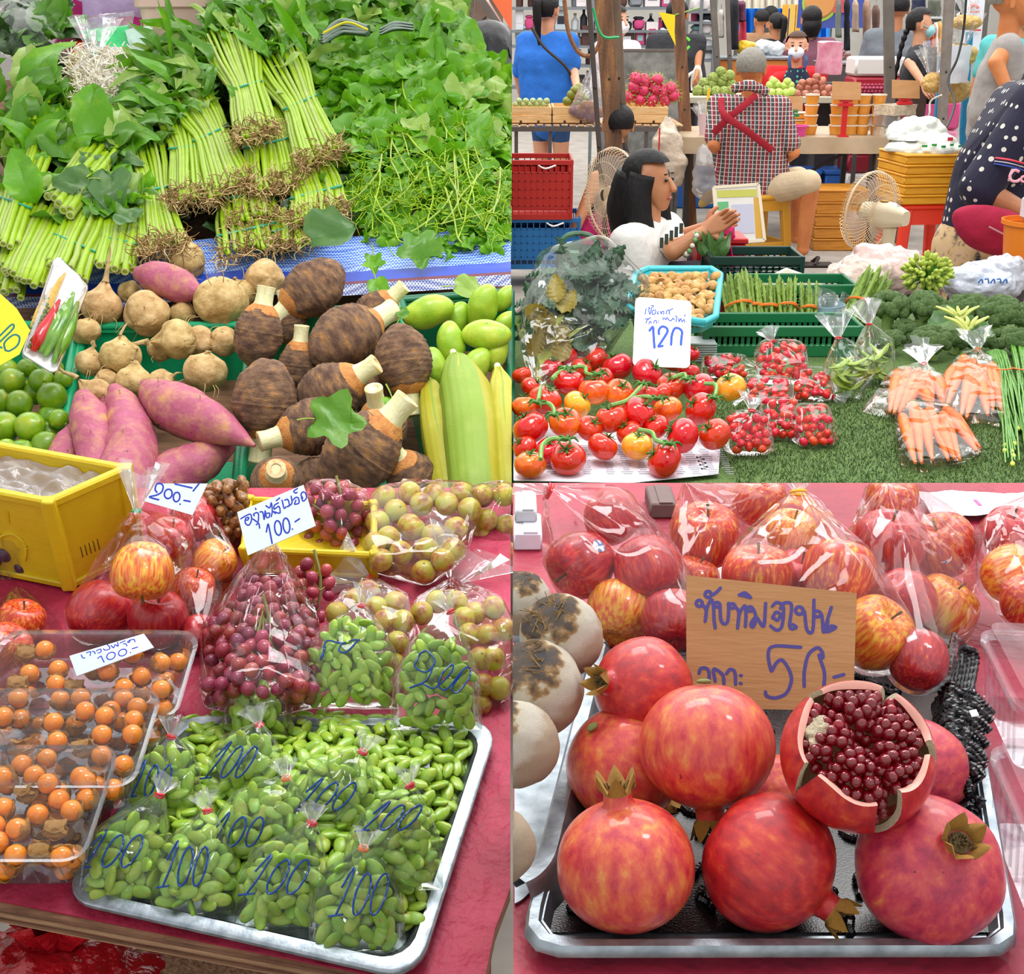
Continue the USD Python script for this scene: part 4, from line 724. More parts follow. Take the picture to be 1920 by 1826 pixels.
# ---- signs
WC=plain('white_card','cfe0f2',.7,vary=.03,bumps=(8,0));BI=plain('blue_ink','1a2fa8',.5)
t,M,s,k,c=card('price_sign','white card with a grape price of 100 in blue, stuck on the grape bags',[(447,947),(578,921),(590,1000),(457,1029)],1.80,WC,.35)
z=(440,910,12.0)
write(t,[[(150,605),(280,560),(370,545),(395,600),(380,700),(310,780),(240,720),(260,620),(330,610),(310,660),(270,660)],[(510,440),(515,470)],[(420,660),(500,740),(530,750),(560,600),(530,540),(450,560),(460,600)],[(480,800),(540,790),(545,890)],[(600,540),(660,560),(670,720),(700,620),(720,540),(730,680),(790,690),(810,610),(740,600)],[(750,430),(830,490),(880,390),(880,560),(840,690)],[(1080,320),(1000,365)],[(1040,420),(940,460),(930,540),(1040,500),(1050,640),(1000,640),(900,590),(940,640)],[(1130,380),(1150,560),(1200,540)],[(1190,390),(1260,390),(1280,520),(1230,540),(1340,490),(1345,330)],[(1380,420),(1440,380),(1500,400),(1500,510),(1400,520),(1440,440)],[(1510,190),(1420,230),(1450,280),(1490,275)],[(1600,420),(1570,340),(1620,290),(1680,330),(1680,440),(1600,490),(1570,400)]],2.6,s,k,c,BI,z)
write(t,[[(685,1000),(745,840),(765,1000),(780,1270)],ell(955,965,75,160),ell(1150,950,75,165),[(1270,1050),(1272,1054)],[(1355,905),(1460,860)]],3.0,s,k,c,BI,z)
t,M,s,k,c=card('price_sign','white card with a price of 200 in blue at the top edge of the display',[(290,907),(388,907),(364,966),(272,940)],1.86,WC,.3);z=(260,906,13.71)
write(t,[[(470,240),(415,160),(450,30),(560,20),(620,100),(590,230),(470,310),(290,355),(400,400),(530,430)],ell(765,280,100,120),ell(985,360,85,120),[(1085,540),(1090,545)],[(1180,445),(1340,475)],[(920,25),(1150,80),(1360,125)],[(1530,25),(1400,205)]],3.0,s,k,c,BI,z)
t,M,s,k,c=card('price_sign','white card with a price of 100 in blue lying on the back gooseberry pack',[(129,1220),(268,1200),(290,1226),(149,1256)],1.68,WC,.9);z=(120,1190,10.667)
write(t,[[(340,335),(380,390),(425,400)],[(440,310),(520,300),(525,370)],[(560,300),(600,310),(625,350)],[(640,300),(720,280),(740,330),(680,345)],[(780,280),(820,310),(910,300),(900,260),(850,215)],[(930,240),(990,290),(1010,240),(1080,270),(1055,200)],[(1110,220),(1210,190)],[(1180,240),(1230,250),(1260,290)],[(1260,220),(1310,190),(1300,230),(1270,230)],[(1330,190),(1390,190),(1415,235)]],2.0,s,k,c,BI,z)
write(t,[[(690,440),(750,410),(790,470),(830,525)],ell(955,430,85,65),ell(1185,400,82,60),[(1345,420),(1350,424)],[(1375,355),(1480,340)]],2.2,s,k,c,BI,z)
# ================================================================ rear left stall: greens, roots and green crates on a rising stand
def dTL(py): return float(np.interp(py,[0,200,500,800,906,1000],[4.7,4.2,3.35,2.87,2.77,2.69]))
def T(px,py,off=0.0): return P(px,py,dTL(py)-off)
def tn(px,py):
 """outward direction of the heap there"""
 a=T(px,py+20)-T(px,py-20); return unit(np.cross(a,_R))*-1 if np.cross(a,_R)@_D>0 else unit(np.cross(a,_R))
vs=thing('vegetable_stand','stepped stand that carries the green crates and the leafy vegetables','stand',M4())
rows=[980,906,800,650,560,500,350,200,150];prof=[T(960,r,-.24) for r in rows]
[obj('board',loft([[p*[0,1,1]+[x,0,0],q*[0,1,1]+[x,0,0],q*[0,1,1]+[x,0,-.02],p*[0,1,1]+[x,0,-.02]] for x in (-2.1,-.004)],True,True),WOODB,vs) for p,q in zip(prof[:-1],prof[1:])]
yf,zf=prof[0][1],prof[0][2]
obj('front_panel',box(2.1,.02,zf,(-1.052,yf,0)),skin('stand_panel',[(.3,'4a2028'),(.7,'6b3038')],scale=5,rough=.8),vs)
for x in (-2.0,-1.0,-.05):obj('leg',box(.05,.05,prof[-1][2]-.02,(x,prof[-1][1]-.03,0)),WOODB,vs)
# ---- green crates
CRG=skin('green_plastic',[(.3,'0c8a5a'),(.7,'14a870')],scale=6,rough=.32,bumps=(120,.0006));CRD=skin('dark_green_plastic',[(.3,'0a5a3c'),(.7,'0e7048')],scale=6,rough=.35)
def tl_crate(label,pix,mt,rim=.011,dep=.15,rows_=(0,1,2,3)):
 t=thing('plastic_crate',label,'crate',M4());q=[T(*p,-.01) for p in pix];c=np.mean(q,0);dn=np.array([0,.03,-dep])
 for i in rows_:
  a,b=q[i],q[(i+1)%4];ia,ib=(c-a)*.045*[1,1,0],(c-b)*.045*[1,1,0]
  obj('side',loft([[a,b,b+dn+ib,a+dn+ia],[a+ia*.35,b+ib*.35,b+dn+ib*1.3,a+dn+ia*1.3]],True,True),mt,t)
  obj('rim',join(tube([a,b],rim,10),beam(a+[0,0,-.012],b+[0,0,-.012],rim*1.5,rim,.003)),mt,t)
 obj('bottom',loft([[x+dn for x in q],[x+dn+[0,0,.006] for x in q]],True,True),mt,t)
tl_crate('green crate full of limes at the left edge',[(-150,960),(70,960),(148,612),(-70,606)],CRG)
tl_crate('green crate holding yam beans and sweet potatoes',[(84,960),(438,960),(470,610),(160,612)],CRG)
tl_crate('green crate holding taro corms',[(446,960),(846,960),(746,572),(484,592)],CRG)
tl_crate('dark green crate holding green mangoes and corn',[(862,960),(958,960),(957,548),(752,562)],CRD)
# ---- limes
LIME=skin('lime',[(.25,'4f7a10'),(.45,'6a9412'),(.6,'86a818'),(.75,'b0ac1c')],scale=.55,rough=.22,coat=.25,bumps=(26,.0004),hue=.012)
LK=Kind('lime','lime',[('peel',lathe([(.001,-1.04),(.12,-1.02),(.22,-.96),(.5,-.84),(.8,-.57),(.97,-.2),(1.0,.1),(.93,.4),(.72,.70),(.42,.89),(.16,.99),(.10,1.06),(.001,1.08)],28),LIME),('stem_end',xf(lathe([(.1,0),(.08,-.03),(.001,-.05)],8),M4(t=(0,0,-1.0))),SCAR)])
lp=[(22,714,25),(78,714,24),(36,757,26),(98,744,28),(8,800,29),(57,800,29),(110,786,20),(12,846,24),(42,852,29),(86,834,27),(14,893,26),(66,893,27),(98,872,22),(118,712,18),(-6,752,24),(104,690,16),(50,690,18),(28,924,26)]
r_=np.random.default_rng(70)
for (x,y,r),w in zip(lp,rowplace([(a,b) for a,b,_ in lp],34)):d=dTL(y)-.02*r_.random();LK.put(M4(rrand(r_),P(x,y,d),r/F*d),f'green lime in the left crate, {w}','limes')
for i in range(16):x,y=r_.uniform(-60,110),r_.uniform(690,920);d=dTL(y)+.05;LK.put(M4(rrand(r_),P(x,y,d),.029),'lime lying underneath in the lime crate, barely seen','limes underneath')
# ---- roots: yam beans, sweet potatoes, taro
JIC=skin('yam_bean',[(.28,'957444'),(.45,'b8965e'),(.62,'cfb07a'),(.8,'e0caa0')],scale=38,stretch=(1,1,1.4),rough=.7,bumps=(120,.0018),spots=('7a5f3a',55,.70),hue=.01);ROOT=plain('dry_root','b59a68',.8,bumps=(80,.001),vary=.3);ROOTG=plain('green_root','8f9a52',.8,vary=.3,bumps=(60,.001))
def yam(i,px,py,rp,tail,lab,off=0.0,sq=(1,1,.92)):
 d=dTL(py)-off;c=P(px,py,d);r=rp/F*d;r2=np.random.default_rng(i);t=thing('yam_bean',lab,'yam bean',M4())
 m=ico(1,4,sq);v=m[0].copy();a=np.arctan2(v[:,1],v[:,0]);v*=(1+.05*np.cos(4*a+i))[:,None];ax=None
 if tail:ax=unit((tail[0]-px)*_R-(tail[1]-py)*_U-.1*rp*_D);
 fr=frame(ax if tail else r2.normal(size=3));
 if tail:
  k=np.clip(v[:,2]-.62,0,1);ln=math.hypot(tail[0]-px,tail[1]-py)/rp;v[:,2]+=k**1.5*min(1.5,(ln-1))*3.2*.5;s=1-.75*np.clip(k/.38,0,1)**.8;v[:,:2]*=s[:,None]*.9+.1
 obj('root',bump(xf((v,m[1]),M4(fr,c,r)),r*.06,1.3/r,i),JIC,t)
 if tail:
  e=P(*tail,d-.01);q=c+(e-c)*.55;obj('root_tail',stube([q-(e-c)*.08,q,(q+e)/2+r2.normal(size=3)*.006,e,e+(e-c)*.12+r2.normal(size=3)*.01],[r*.20,r*.15,.004,.003,.0012],14,7),ROOT,t)
 obj('rootlets',join([stube([c+fr@np.array([math.cos(b)*.8,math.sin(b)*.8,-.5])*r,c+fr@np.array([math.cos(b)*1.1,math.sin(b)*1.1,-.7])*r,c+fr@np.array([math.cos(b)*1.1,math.sin(b)*1.2,-1.1])*r],[.0014,.0006],6,4) for b in r2.uniform(0,6.28,5)]),ROOT,t)
YAMS=[(191,574,37,(206,476),'tall pear-shaped yam bean with a long neck pointing up, beside the chili pack',.05),(275,588,43,None,'large round yam bean in the middle of the back of the crate',.05),(415,566,50,(428,650),'biggest yam bean with a tail hanging down, back right',.05),(333,636,37,(215,646),'round yam bean with a thin tail to the left, in the middle',.07),(385,696,40,(392,660),'squarish yam bean above the long sweet potato',.05),(226,668,37,(232,615),'yam bean with a short neck up, left of the middle',.05),(162,622,27,(172,645),'small yam bean at the left below the tall one',.03),(168,680,27,(176,640),'small yam bean at the left crate edge',.03),(250,716,35,(258,655),'yam bean with a thin neck, just behind the sweet potatoes',.04),(303,717,27,(330,700),'small yam bean between the sweet potatoes and the middle one',.02),(180,738,30,(104,676),'yam bean with a long tapered tail reaching over the limes',.05),(245,548,23,None,'small pale yam bean behind the round one',.0),(350,490,36,(300,482),'yam bean lying at the very back under the roots',.03),(497,522,36,None,'ridged yam bean at the back right beside the taro',.03),(342,588,24,None,'dark small yam bean behind the middle one',.0),(372,640,30,None,'half hidden yam bean right of the middle',.0),(300,655,24,None,'half hidden yam bean in the gap left of the middle',0.0),(420,640,28,None,'half hidden yam bean beside the left taro',0.),(200,715,24,None,'half hidden yam bean above the sweet potatoes',.0),(455,548,26,(440,520),'small yam bean at the back between the big one and the taro',.0)]
for i,(x,y,r,tl,lab,off) in enumerate(YAMS):yam(i,x,y,r,tl,lab,off)
SWP=skin('sweet_potato',[(.28,'c4904e'),(.42,'b4706a'),(.55,'a8506a'),(.75,'b8627e')],scale=26,stretch=(1,1,1),rough=.6,bumps=(110,.0016),spots=('6b3040',45,.70),detail=8)
def spud(i,pts,rad,lab,off=.06):
 q=spline([[*p,0] for p in pts],34)[:,:2];t=np.linspace(0,1,34);r=np.interp(t,np.linspace(0,1,len(rad)),rad);q3=np.array([P(x,y,dTL(min(y,930))-off-.006*math.sin(i+5*u)) for (x,y),u in zip(q,t)]);k=dTL(np.mean(q[:,1]))/F;c=thing('sweet_potato',lab,'sweet potato',M4())
 rr_=r*k;m=tube(q3,np.maximum(rr_,.002),22);v=m[0];ax=np.repeat(q3,22,0);ax=np.vstack([ax,q3[:1],q3[-1:]])[:len(v)];w=v-ax
 v=ax+w*(1+.32*(fbm(v*16+i*9,3,i)-.5)+.10*(fbm(v*60,2,i)-.5))[:,None];obj('root',(v,m[1]),SWP,c)
 obj('rootlets',join([stube([q3[j],q3[j]+unit(v[j*22+5]-q3[j])*(rr_[j]+.012),q3[j]+unit(v[j*22+5]-q3[j])*(rr_[j]+.014)-_U*.012],[.0012,.0004],5,4) for j in (8,20)]),ROOT,c)
spud(1,[(257,512),(290,520),(335,535),(372,548)],[14,28,34,30,10],'short pink sweet potato lying on the yam beans at the back',.10)
spud(2,[(266,716),(300,748),(350,775),(420,805),(478,836)],[4,32,46,50,38,22,3],'big pink sweet potato lying across, pointing right at the taro',.12)
spud(3,[(214,728),(232,765),(245,820),(240,880),(215,950)],[12,30,40,46,50,52],'bent sweet potato standing in the middle of the front',.10)
spud(4,[(155,742),(168,790),(180,850),(176,950)],[16,36,38,32,30],'upright sweet potato at the left of the bent one',.10)
spud(5,[(150,795),(125,850),(95,950)],[16,28,34,36],'sweet potato leaning along the left rim of the crate',.05)
spud(6,[(440,838),(380,862),(310,905),(280,960)],[6,34,46,50,46],'sweet potato low in the front right of the crate under the long one',.04)
spud(7,[(205,735),(200,800),(210,900)],[14,22,20],'thin sweet potato squeezed behind the bent one',.03)
TARO=skin('taro_bark',[(.28,'4a3428'),(.42,'6a4c3a'),(.55,'86664c'),(.66,'a87844'),(.8,'c8a074')],scale=2.4,stretch=(1,1,2.0),rough=.85,bumps=(9,.004),bstretch=(1,1,7),detail=9);TARO2=skin('taro_neck',[(.3,'a8602a'),(.6,'c98a44'),(.8,'7a4420')],scale=4,rough=.7,bumps=(14,.002));TST=skin('taro_stalk',[(.3,'cfc98a'),(.6,'e4e2b4'),(.85,'a8b060')],scale=2.2,stretch=(4,4,.6),rough=.45,bumps=(9,.001));TEND=skin('taro_cut',[(.3,'e8e0b8'),(.7,'cfa65c')],scale=4,rough=.6)
def taro_parts(seed):
 r2=np.random.default_rng(seed);pr=[(.001,-1.12),(.22,-1.10),(.48,-.95),(.78,-.62),(.95,-.2),(.99,.15),(.92,.5),(.74,.82),(.58,1.0)];q=spline([[a,b,0] for a,b in pr],46)[:,:2];n=40;a=np.arange(n)*2*np.pi/n
 L=[np.stack([r*(1+.018*np.sin(z*38)+.05*np.sin(2*a+seed))*np.cos(a),r*(1+.018*np.sin(z*38)+.04*np.sin(3*a+seed))*np.sin(a),np.full(n,z)],1) for r,z in q];b=loft(L,True,True);b=bump(b,.07,2.4,seed)
 nk=lathe([(.70,.86),(.62,1.0),(.50,1.12),(.42,1.2)],28);st=lathe([(.44,1.1),(.36,1.3),(.34,1.6),(.37,1.86)],24);en=lathe([(.37,1.855),(.36,1.89),(.2,1.90),(.15,1.84),(.001,1.83)],24)
 return [('corm',b,TARO),('neck_band',nk,TARO2),('stalk',bump(st,.02,4,seed),TST,('cut_end',en,TEND))]
TK=[Kind('taro','taro',taro_parts(i)) for i in range(3)]
TAROS=[(590,538,54,(-.75,-.62,.1),.13,'taro corm at the very back with its stalk pointing down left'),(645,636,62,(.75,.55,-.5),.12,'hairy taro corm with its root end to the front left, centre back'),(756,672,55,(.16,-1,.05),.16,'taro corm with a clear eye, its pale stalk pointing straight down on the right rim'),(483,632,48,(.2,1,.1),.12,'narrow taro corm with a white stalk pointing up, beside the big yam bean'),(497,745,61,(-.1,-1,-.1),.14,'big taro corm in front of the narrow one, its stalk pointing down'),(616,738,55,(.82,.48,.2),.10,'taro corm in the centre with its cut stalk pointing right and up'),(590,800,54,(-.92,-.28,.35),.10,'taro corm with a pink-ringed stalk pointing left'),(674,852,70,(.55,.62,.1),.14,'big taro corm in the front with a stalk pointing up right'),(716,806,48,(-.1,.80,.65),.06,'taro corm whose hollow stalk stands up in the middle'),(520,905,50,(.15,.25,.95),.10,'taro corm in the front left with its stalk facing the viewer'),(775,900,48,(-.3,.5,.4),.05,'taro corm in the front right corner of the crate'),(588,900,42,(-.6,-.5,-.3),.02,'shadowed taro corm low in the front middle'),(560,690,40,(.1,.9,.2),.02,'taro corm half hidden in the middle left'),(700,735,46,(.2,.4,-.8),.0,'dark taro corm half hidden behind the right one'),(700,590,40,(.75,.65,.2),.04,'taro corm at the back right whose stalk points at the mangoes'),(545,610,34,(-.2,.9,.1),.0,'taro corm half hidden behind the narrow one')]
for i,(x,y,r,ax,off,lab) in enumerate(TAROS):
 d=dTL(y)-off;k=TK[i%3];k.put(M4(frame(unit(ax[0]*_R+ax[1]*_U-ax[2]*_D))@rz(i*1.3),P(x,y,d),r/F*d*np.array([.98,.98,1.06])),lab)
 # ---- mangoes and corn
MAN=skin('green_mango',[(.3,'86b024'),(.5,'9cc030'),(.68,'b8cc3c'),(.8,'c8c838')],scale=.9,rough=.3,coat=.2,bumps=(18,.0006),spots=('5a6a1c',7,.73),hue=.01);mm=ico(1,4,(.78,.70,1.25));mv=mm[0].copy();mv[:,0]+=.22*(mv[:,2]/1.25)**2*np.sign(mv[:,2]);mm=(mv,mm[1])
MK_=Kind('green_mango','mango',[('peel',bump(mm,.03,1.4,2),MAN),('stem_end',xf(lathe([(.09,0),(.05,.05),(.001,.06)],8),M4(t=(.22,0,1.23))),TWIG)])
MANG=[(803,585,38,(.9,.45,.1),.08,'green mango with a beak, at the back left'),(905,577,36,(.1,.8,.5),.05,'green mango with a dark spot near the top, at the back'),(912,628,36,(.95,-.25,.1),.10,'green mango lying on top, with brown scratches'),(846,645,33,(-.3,.9,.2),.06,'green mango under the lying one at its left'),(946,560,22,(.3,.6,.2),.03,'small green mango at the back right by the seam'),(815,690,30,(-.35,.9,.1),.03,'green mango along the taro crate rim'),(890,690,32,(.3,.8,.2),.02,'green mango behind the corn tip'),(930,665,26,(.2,.8,.2),.03,'yellowish green mango beside the second corn'),(945,610,24,(.3,.5,.2),.0,'green mango half hidden by the seam'),(855,600,28,(.2,.8,.2),.0,'green mango half hidden between the two back ones')]
for x,y,r,ax,off,lab in MANG:
 d=dTL(y)-off;M=M4(frame(unit(ax[0]*_R+ax[1]*_U-ax[2]*_D))@rz(.4),P(x,y,d),r/F*d*1.05)
 if x>900:t=thing('green_mango',lab,'mango',M);obj('peel',xf(press(xf(bump(mm,.03,1.4,2),M),'max'),np.linalg.inv(M)),MAN,t)
 else:MK_.put(M,lab)
HUSKC=[leafmat('corn_husk_'+c,a,b,30,.5,.2,(1,1,1),(200,.0006)) for c,a,b in (('green','8aa832','a8bc4c'),('yellow','b8b430','d2cc58'))]
def corn(pts,rad,lab,mi,off=.08,seed=0):
 q=spline([[*p,0] for p in pts],30)[:,:2];t=np.linspace(0,1,30);q3=np.array([P(x,y,dTL(min(y,930))-off) for x,y in q]);r=np.interp(t,np.linspace(0,1,len(rad)),rad)*dTL(np.mean(q[:,1]))/F;th=thing('corn_cob',lab,'corn',M4());n=40
 T_=np.gradient(q3,axis=0);T_/=np.linalg.norm(T_,axis=1,keepdims=True);A_=np.cross(T_,_D);A_/=np.linalg.norm(A_,axis=1,keepdims=True);B_=np.cross(A_,T_)
 obj('cob',press(tube(q3,r*.93,20,up=_D),'max'),HUSKC[mi],th)
 for j,(ca,hw) in enumerate(((-2.35,1.0),(-.65,1.05),(-1.55,.75),(1.6,1.2))):
  L=[]
  for i,u in enumerate(t):
   g=np.linspace(-1,1,15);an=ca+.18*math.sin(u*3+j)+g*hw*min(1,.75+.5*u);k=r[i]*(1.0+.03*j+.016*np.sin(g*16+j))+.002*g**8;L.append(q3[i]+np.cos(an)[:,None]*k[:,None]*A_[i]+np.sin(an)[:,None]*k[:,None]*B_[i])
  obj('husk_leaf',press(loft(np.array(L),wrap=False),'max'),HUSKC[(mi+(j==1))%2],th)
 e=q3[0];dr=unit(q3[0]-q3[3]);obj('shank',press(stube([e-dr*.01,e+dr*.02],[r[0]*.9,r[0]*.7],5,14),'max'),TST,th)
corn([(852,668),(862,700),(880,780),(895,940)],[9,28,46,48,44],'big green corn cob in its husk, in the middle of the mango crate',0,.12,1)
corn([(934,694),(945,760),(962,940)],[9,26,36,38],'yellow-green corn cob at the right seam',1,.10,2)
corn([(803,712),(815,760),(852,940)],[6,22,34,36],'yellow corn cob along the rim of the taro crate',1,.05,3)
corn([(918,760),(925,850),(930,950)],[10,20,22],'thin corn cob between the two big ones',0,.04,4)
# ---- blue woven mat
def weave(name,a,b,sc): return mat(name,{'tc':('texture_coordinate',{}),'mp':('mapping',{'scale':(sc,sc,sc),'rotation':(.3,0,.7)}),'c':('checker_texture',{'scale':1.0,'color1':hx(a),'color2':hx(b)}),'p':('principled_bsdf',{'roughness':.45})},[('tc.object','mp.vector'),('mp.vector','c.vector'),('c.color','p.base_color')])
bm=thing('woven_mat','blue and white woven plastic mat under the greens, its hem hanging over the crates','mat',M4());xs=np.linspace(-60,958,60)
def edge_row(x): return float(np.interp(x,[0,250,450,620,960],[548,545,520,526,505]))
def strip(name,a0,a1,mt,lift,n=5):
 obj(name,loft(np.array([[T(x,edge_row(x)+a,lift+.010*math.sin(x/37)*(a>-60)) for a in np.linspace(a0,a1,n)] for x in xs]),wrap=False),mt,bm)
strip('mat_top',-80,-14,weave('mat_weave','2456c8','a8c4ee',170),-.03,8);strip('hem',-14,4,plain('mat_blue','1840b0',.4),-.028);strip('red_stripe',4,9,plain('mat_red','6a2a3a',.5),-.026);strip('lower_weave',9,30,weave('mat_weave_dark','22367c','b0b4c8',170),-.024)
# ---- leaves
def leaf_shape(kind,n=14):
 """a leaf in the xy plane, stalk at the origin, tip at x = 1: rim, midrib fold, droop"""
 if kind=='lance':u=np.linspace(0,1,9);w=.11*np.sin(np.pi*u**.8)**.8;rim=[(a,b) for a,b in zip(u,w)];rim=rim+[(a,-b) for a,b in zip(u[::-1][1:-1],w[::-1][1:-1])]
 elif kind=='round':a=np.linspace(-2.7,2.7,n);rim=[(.42+.55*math.cos(t)*(1+.08*math.cos(5*t)),.52*math.sin(t)*(1+.1*math.cos(6*t))) for t in a]+[(.0,0)]
 elif kind=='lobed':a=np.linspace(-2.75,2.75,23);rim=[(.40+(.5+.13*math.cos(5*t))*math.cos(t),(.55+.13*math.cos(5*t))*math.sin(t)) for t in a]+[(.03,0)]
 elif kind=='heart':a=np.linspace(-2.9,2.9,19);rim=[(.34+(.42+.25*max(0,math.cos(t))**4)*math.cos(t),.46*math.sin(t)*(1-.15*math.cos(t))) for t in a]+[(.08,0)]
 else:u=np.linspace(0,1,11);w=.30*np.sin(np.pi*u**.75)**.7*(1+.06*np.sin(u*30));rim=[(a,b) for a,b in zip(u,w)]+[(a,-b) for a,b in zip(u[::-1][1:-1],w[::-1][1:-1])]
 return np.array(rim)
def leaf(kind,fold=.25,droop=.3,curl=0.0,seed=0):
 rim=leaf_shape(kind);k=len(rim);m=int(kind=='lance') and 2 or 3;c=np.array([[.4,0]]) if kind!='lance' else None;r2=np.random.default_rng(seed);L=[]
 mid=np.c_[np.clip(rim[:,0],.02,.98),np.zeros(k)]
 for s in np.linspace(0,1,m+1):L.append(mid*(1-s)+rim*s)
 v=np.array(L).reshape(-1,2);x,y=v[:,0],v[:,1];z=fold*np.abs(y)-droop*x**2+curl*np.sin(x*7+seed)*.08+.05*np.sin(y*13+x*9+seed)+.10*curl*y*np.sin(x*5)
 return np.c_[x,y,z],grid(m+1,k,True)
def place_leaf(lf,p,n,dr,s):
 z=unit(n);x=unit(dr-z*(dr@z)); return xf(lf,M4(np.stack([x,np.cross(z,x),z],1),p,s))
GL={k:leafmat('leaf_'+k,a,b,18,.35,.3) for k,a,b in (('fresh','62a216','b0de34'),('mid','5a9026','98c044'),('blue','547c40','8cac60'),('deep','2c4c1c','567c36'),('pale','98b852','c4dc7c'),('stem','a4c814','c8ea38'),('stemw','a8c048','d0e08c'))}
rl=np.random.default_rng(77)
# ivy gourd heap
ig=thing('ivy_gourd_heap','big loose heap of ivy gourd shoots with lobed leaves and tendrils, right of the bundles','greens',M4())
ipoly=Polygon([(618,75),(720,50),(830,78),(905,110),(952,150),(957,330),(956,455),(800,475),(690,440),(655,380),(640,300),(600,200),(590,120)])
vars_=[leaf(k,f,d_,c_,i) for i,(k,f,d_,c_) in enumerate([('lobed',.2,.2,1),('lobed',-.3,.4,1),('lobed',.5,.5,-1),('round',.3,.3,1),('lobed',.1,-.3,1)])]
def igp(x,y):c=ipoly.exterior.distance(Point(x,y)); return T(x,y,.02+.16*math.sqrt(min(1,c/120))*(1 if y<330 else max(.3,1-(y-330)/160)))
pts=[]
while len(pts)<1350:
 x,y=rl.uniform(585,957),rl.uniform(50,470)
 if ipoly.contains(Point(x,y)) and rl.random()<(1.0 if y<260 else.6 if y<330 else.48):pts.append((x,y))
stuffL=[];nleaf=0
for i,(x,y) in enumerate(pts):
 deep=i<800;p=igp(x,y)+_D*(.07*rl.random()+.03 if deep else.02*rl.random());n=unit(tn(x,y)*1.0+rl.normal(size=3)*.55-.5*_D);s=(rl.uniform(44,78) if y<290 else rl.uniform(20,40))/F*depth(p);lf=place_leaf(vars_[rl.integers(0,5)],p,n,rl.normal(size=3)+[0,0,-.8],s);lf=press(lf,'max')
 if not deep and nleaf<290:obj('leaf',lf,GL['fresh' if x<800 or y>330 else 'pale' if rl.random()<.5 else 'fresh'],ig,smooth=True);nleaf+=1
 else:stuffL.append(lf)
obj('leaves_beneath',join(stuffL),GL['fresh'],ig,kind='stuff',smooth=True)
tend=[]
for i in range(520):
 y=rl.triangular(150,400,470);x=rl.uniform(610,955)
 if not ipoly.buffer(8).contains(Point(x,y)): continue
 p=igp(x,y)-_D*.02;q=[p];dr=unit(rl.normal(size=3)+[0,0,-.3]);L_=rl.uniform(.015,.04)
 for j in range(5):dr=unit(dr+rl.normal(size=3)*.75);q.append(q[-1]+dr*L_*.6)
 tend.append(press(stube(q,[.0019,.0008],11,4),'max'))
obj('tendrils',join(tend),GL['stem'],ig,kind='stuff',smooth=True)
for i in range(26):
 x,y=rl.uniform(640,940),rl.uniform(130,380);q=[igp(x,y)-_D*.03-_U*0.0];a=rl.uniform(-2.2,-.9)
 for j in range(4):x+=34*math.cos(a);y-=34*math.sin(a)*.9;a+=rl.normal()*.25;q.append(igp(min(x,950),min(y,460))-_D*.03)
 obj('stem',press(stube(q,[.0035,.0022],14,5),'max'),GL['stemw' if i%3 else 'stem'],ig,smooth=True)
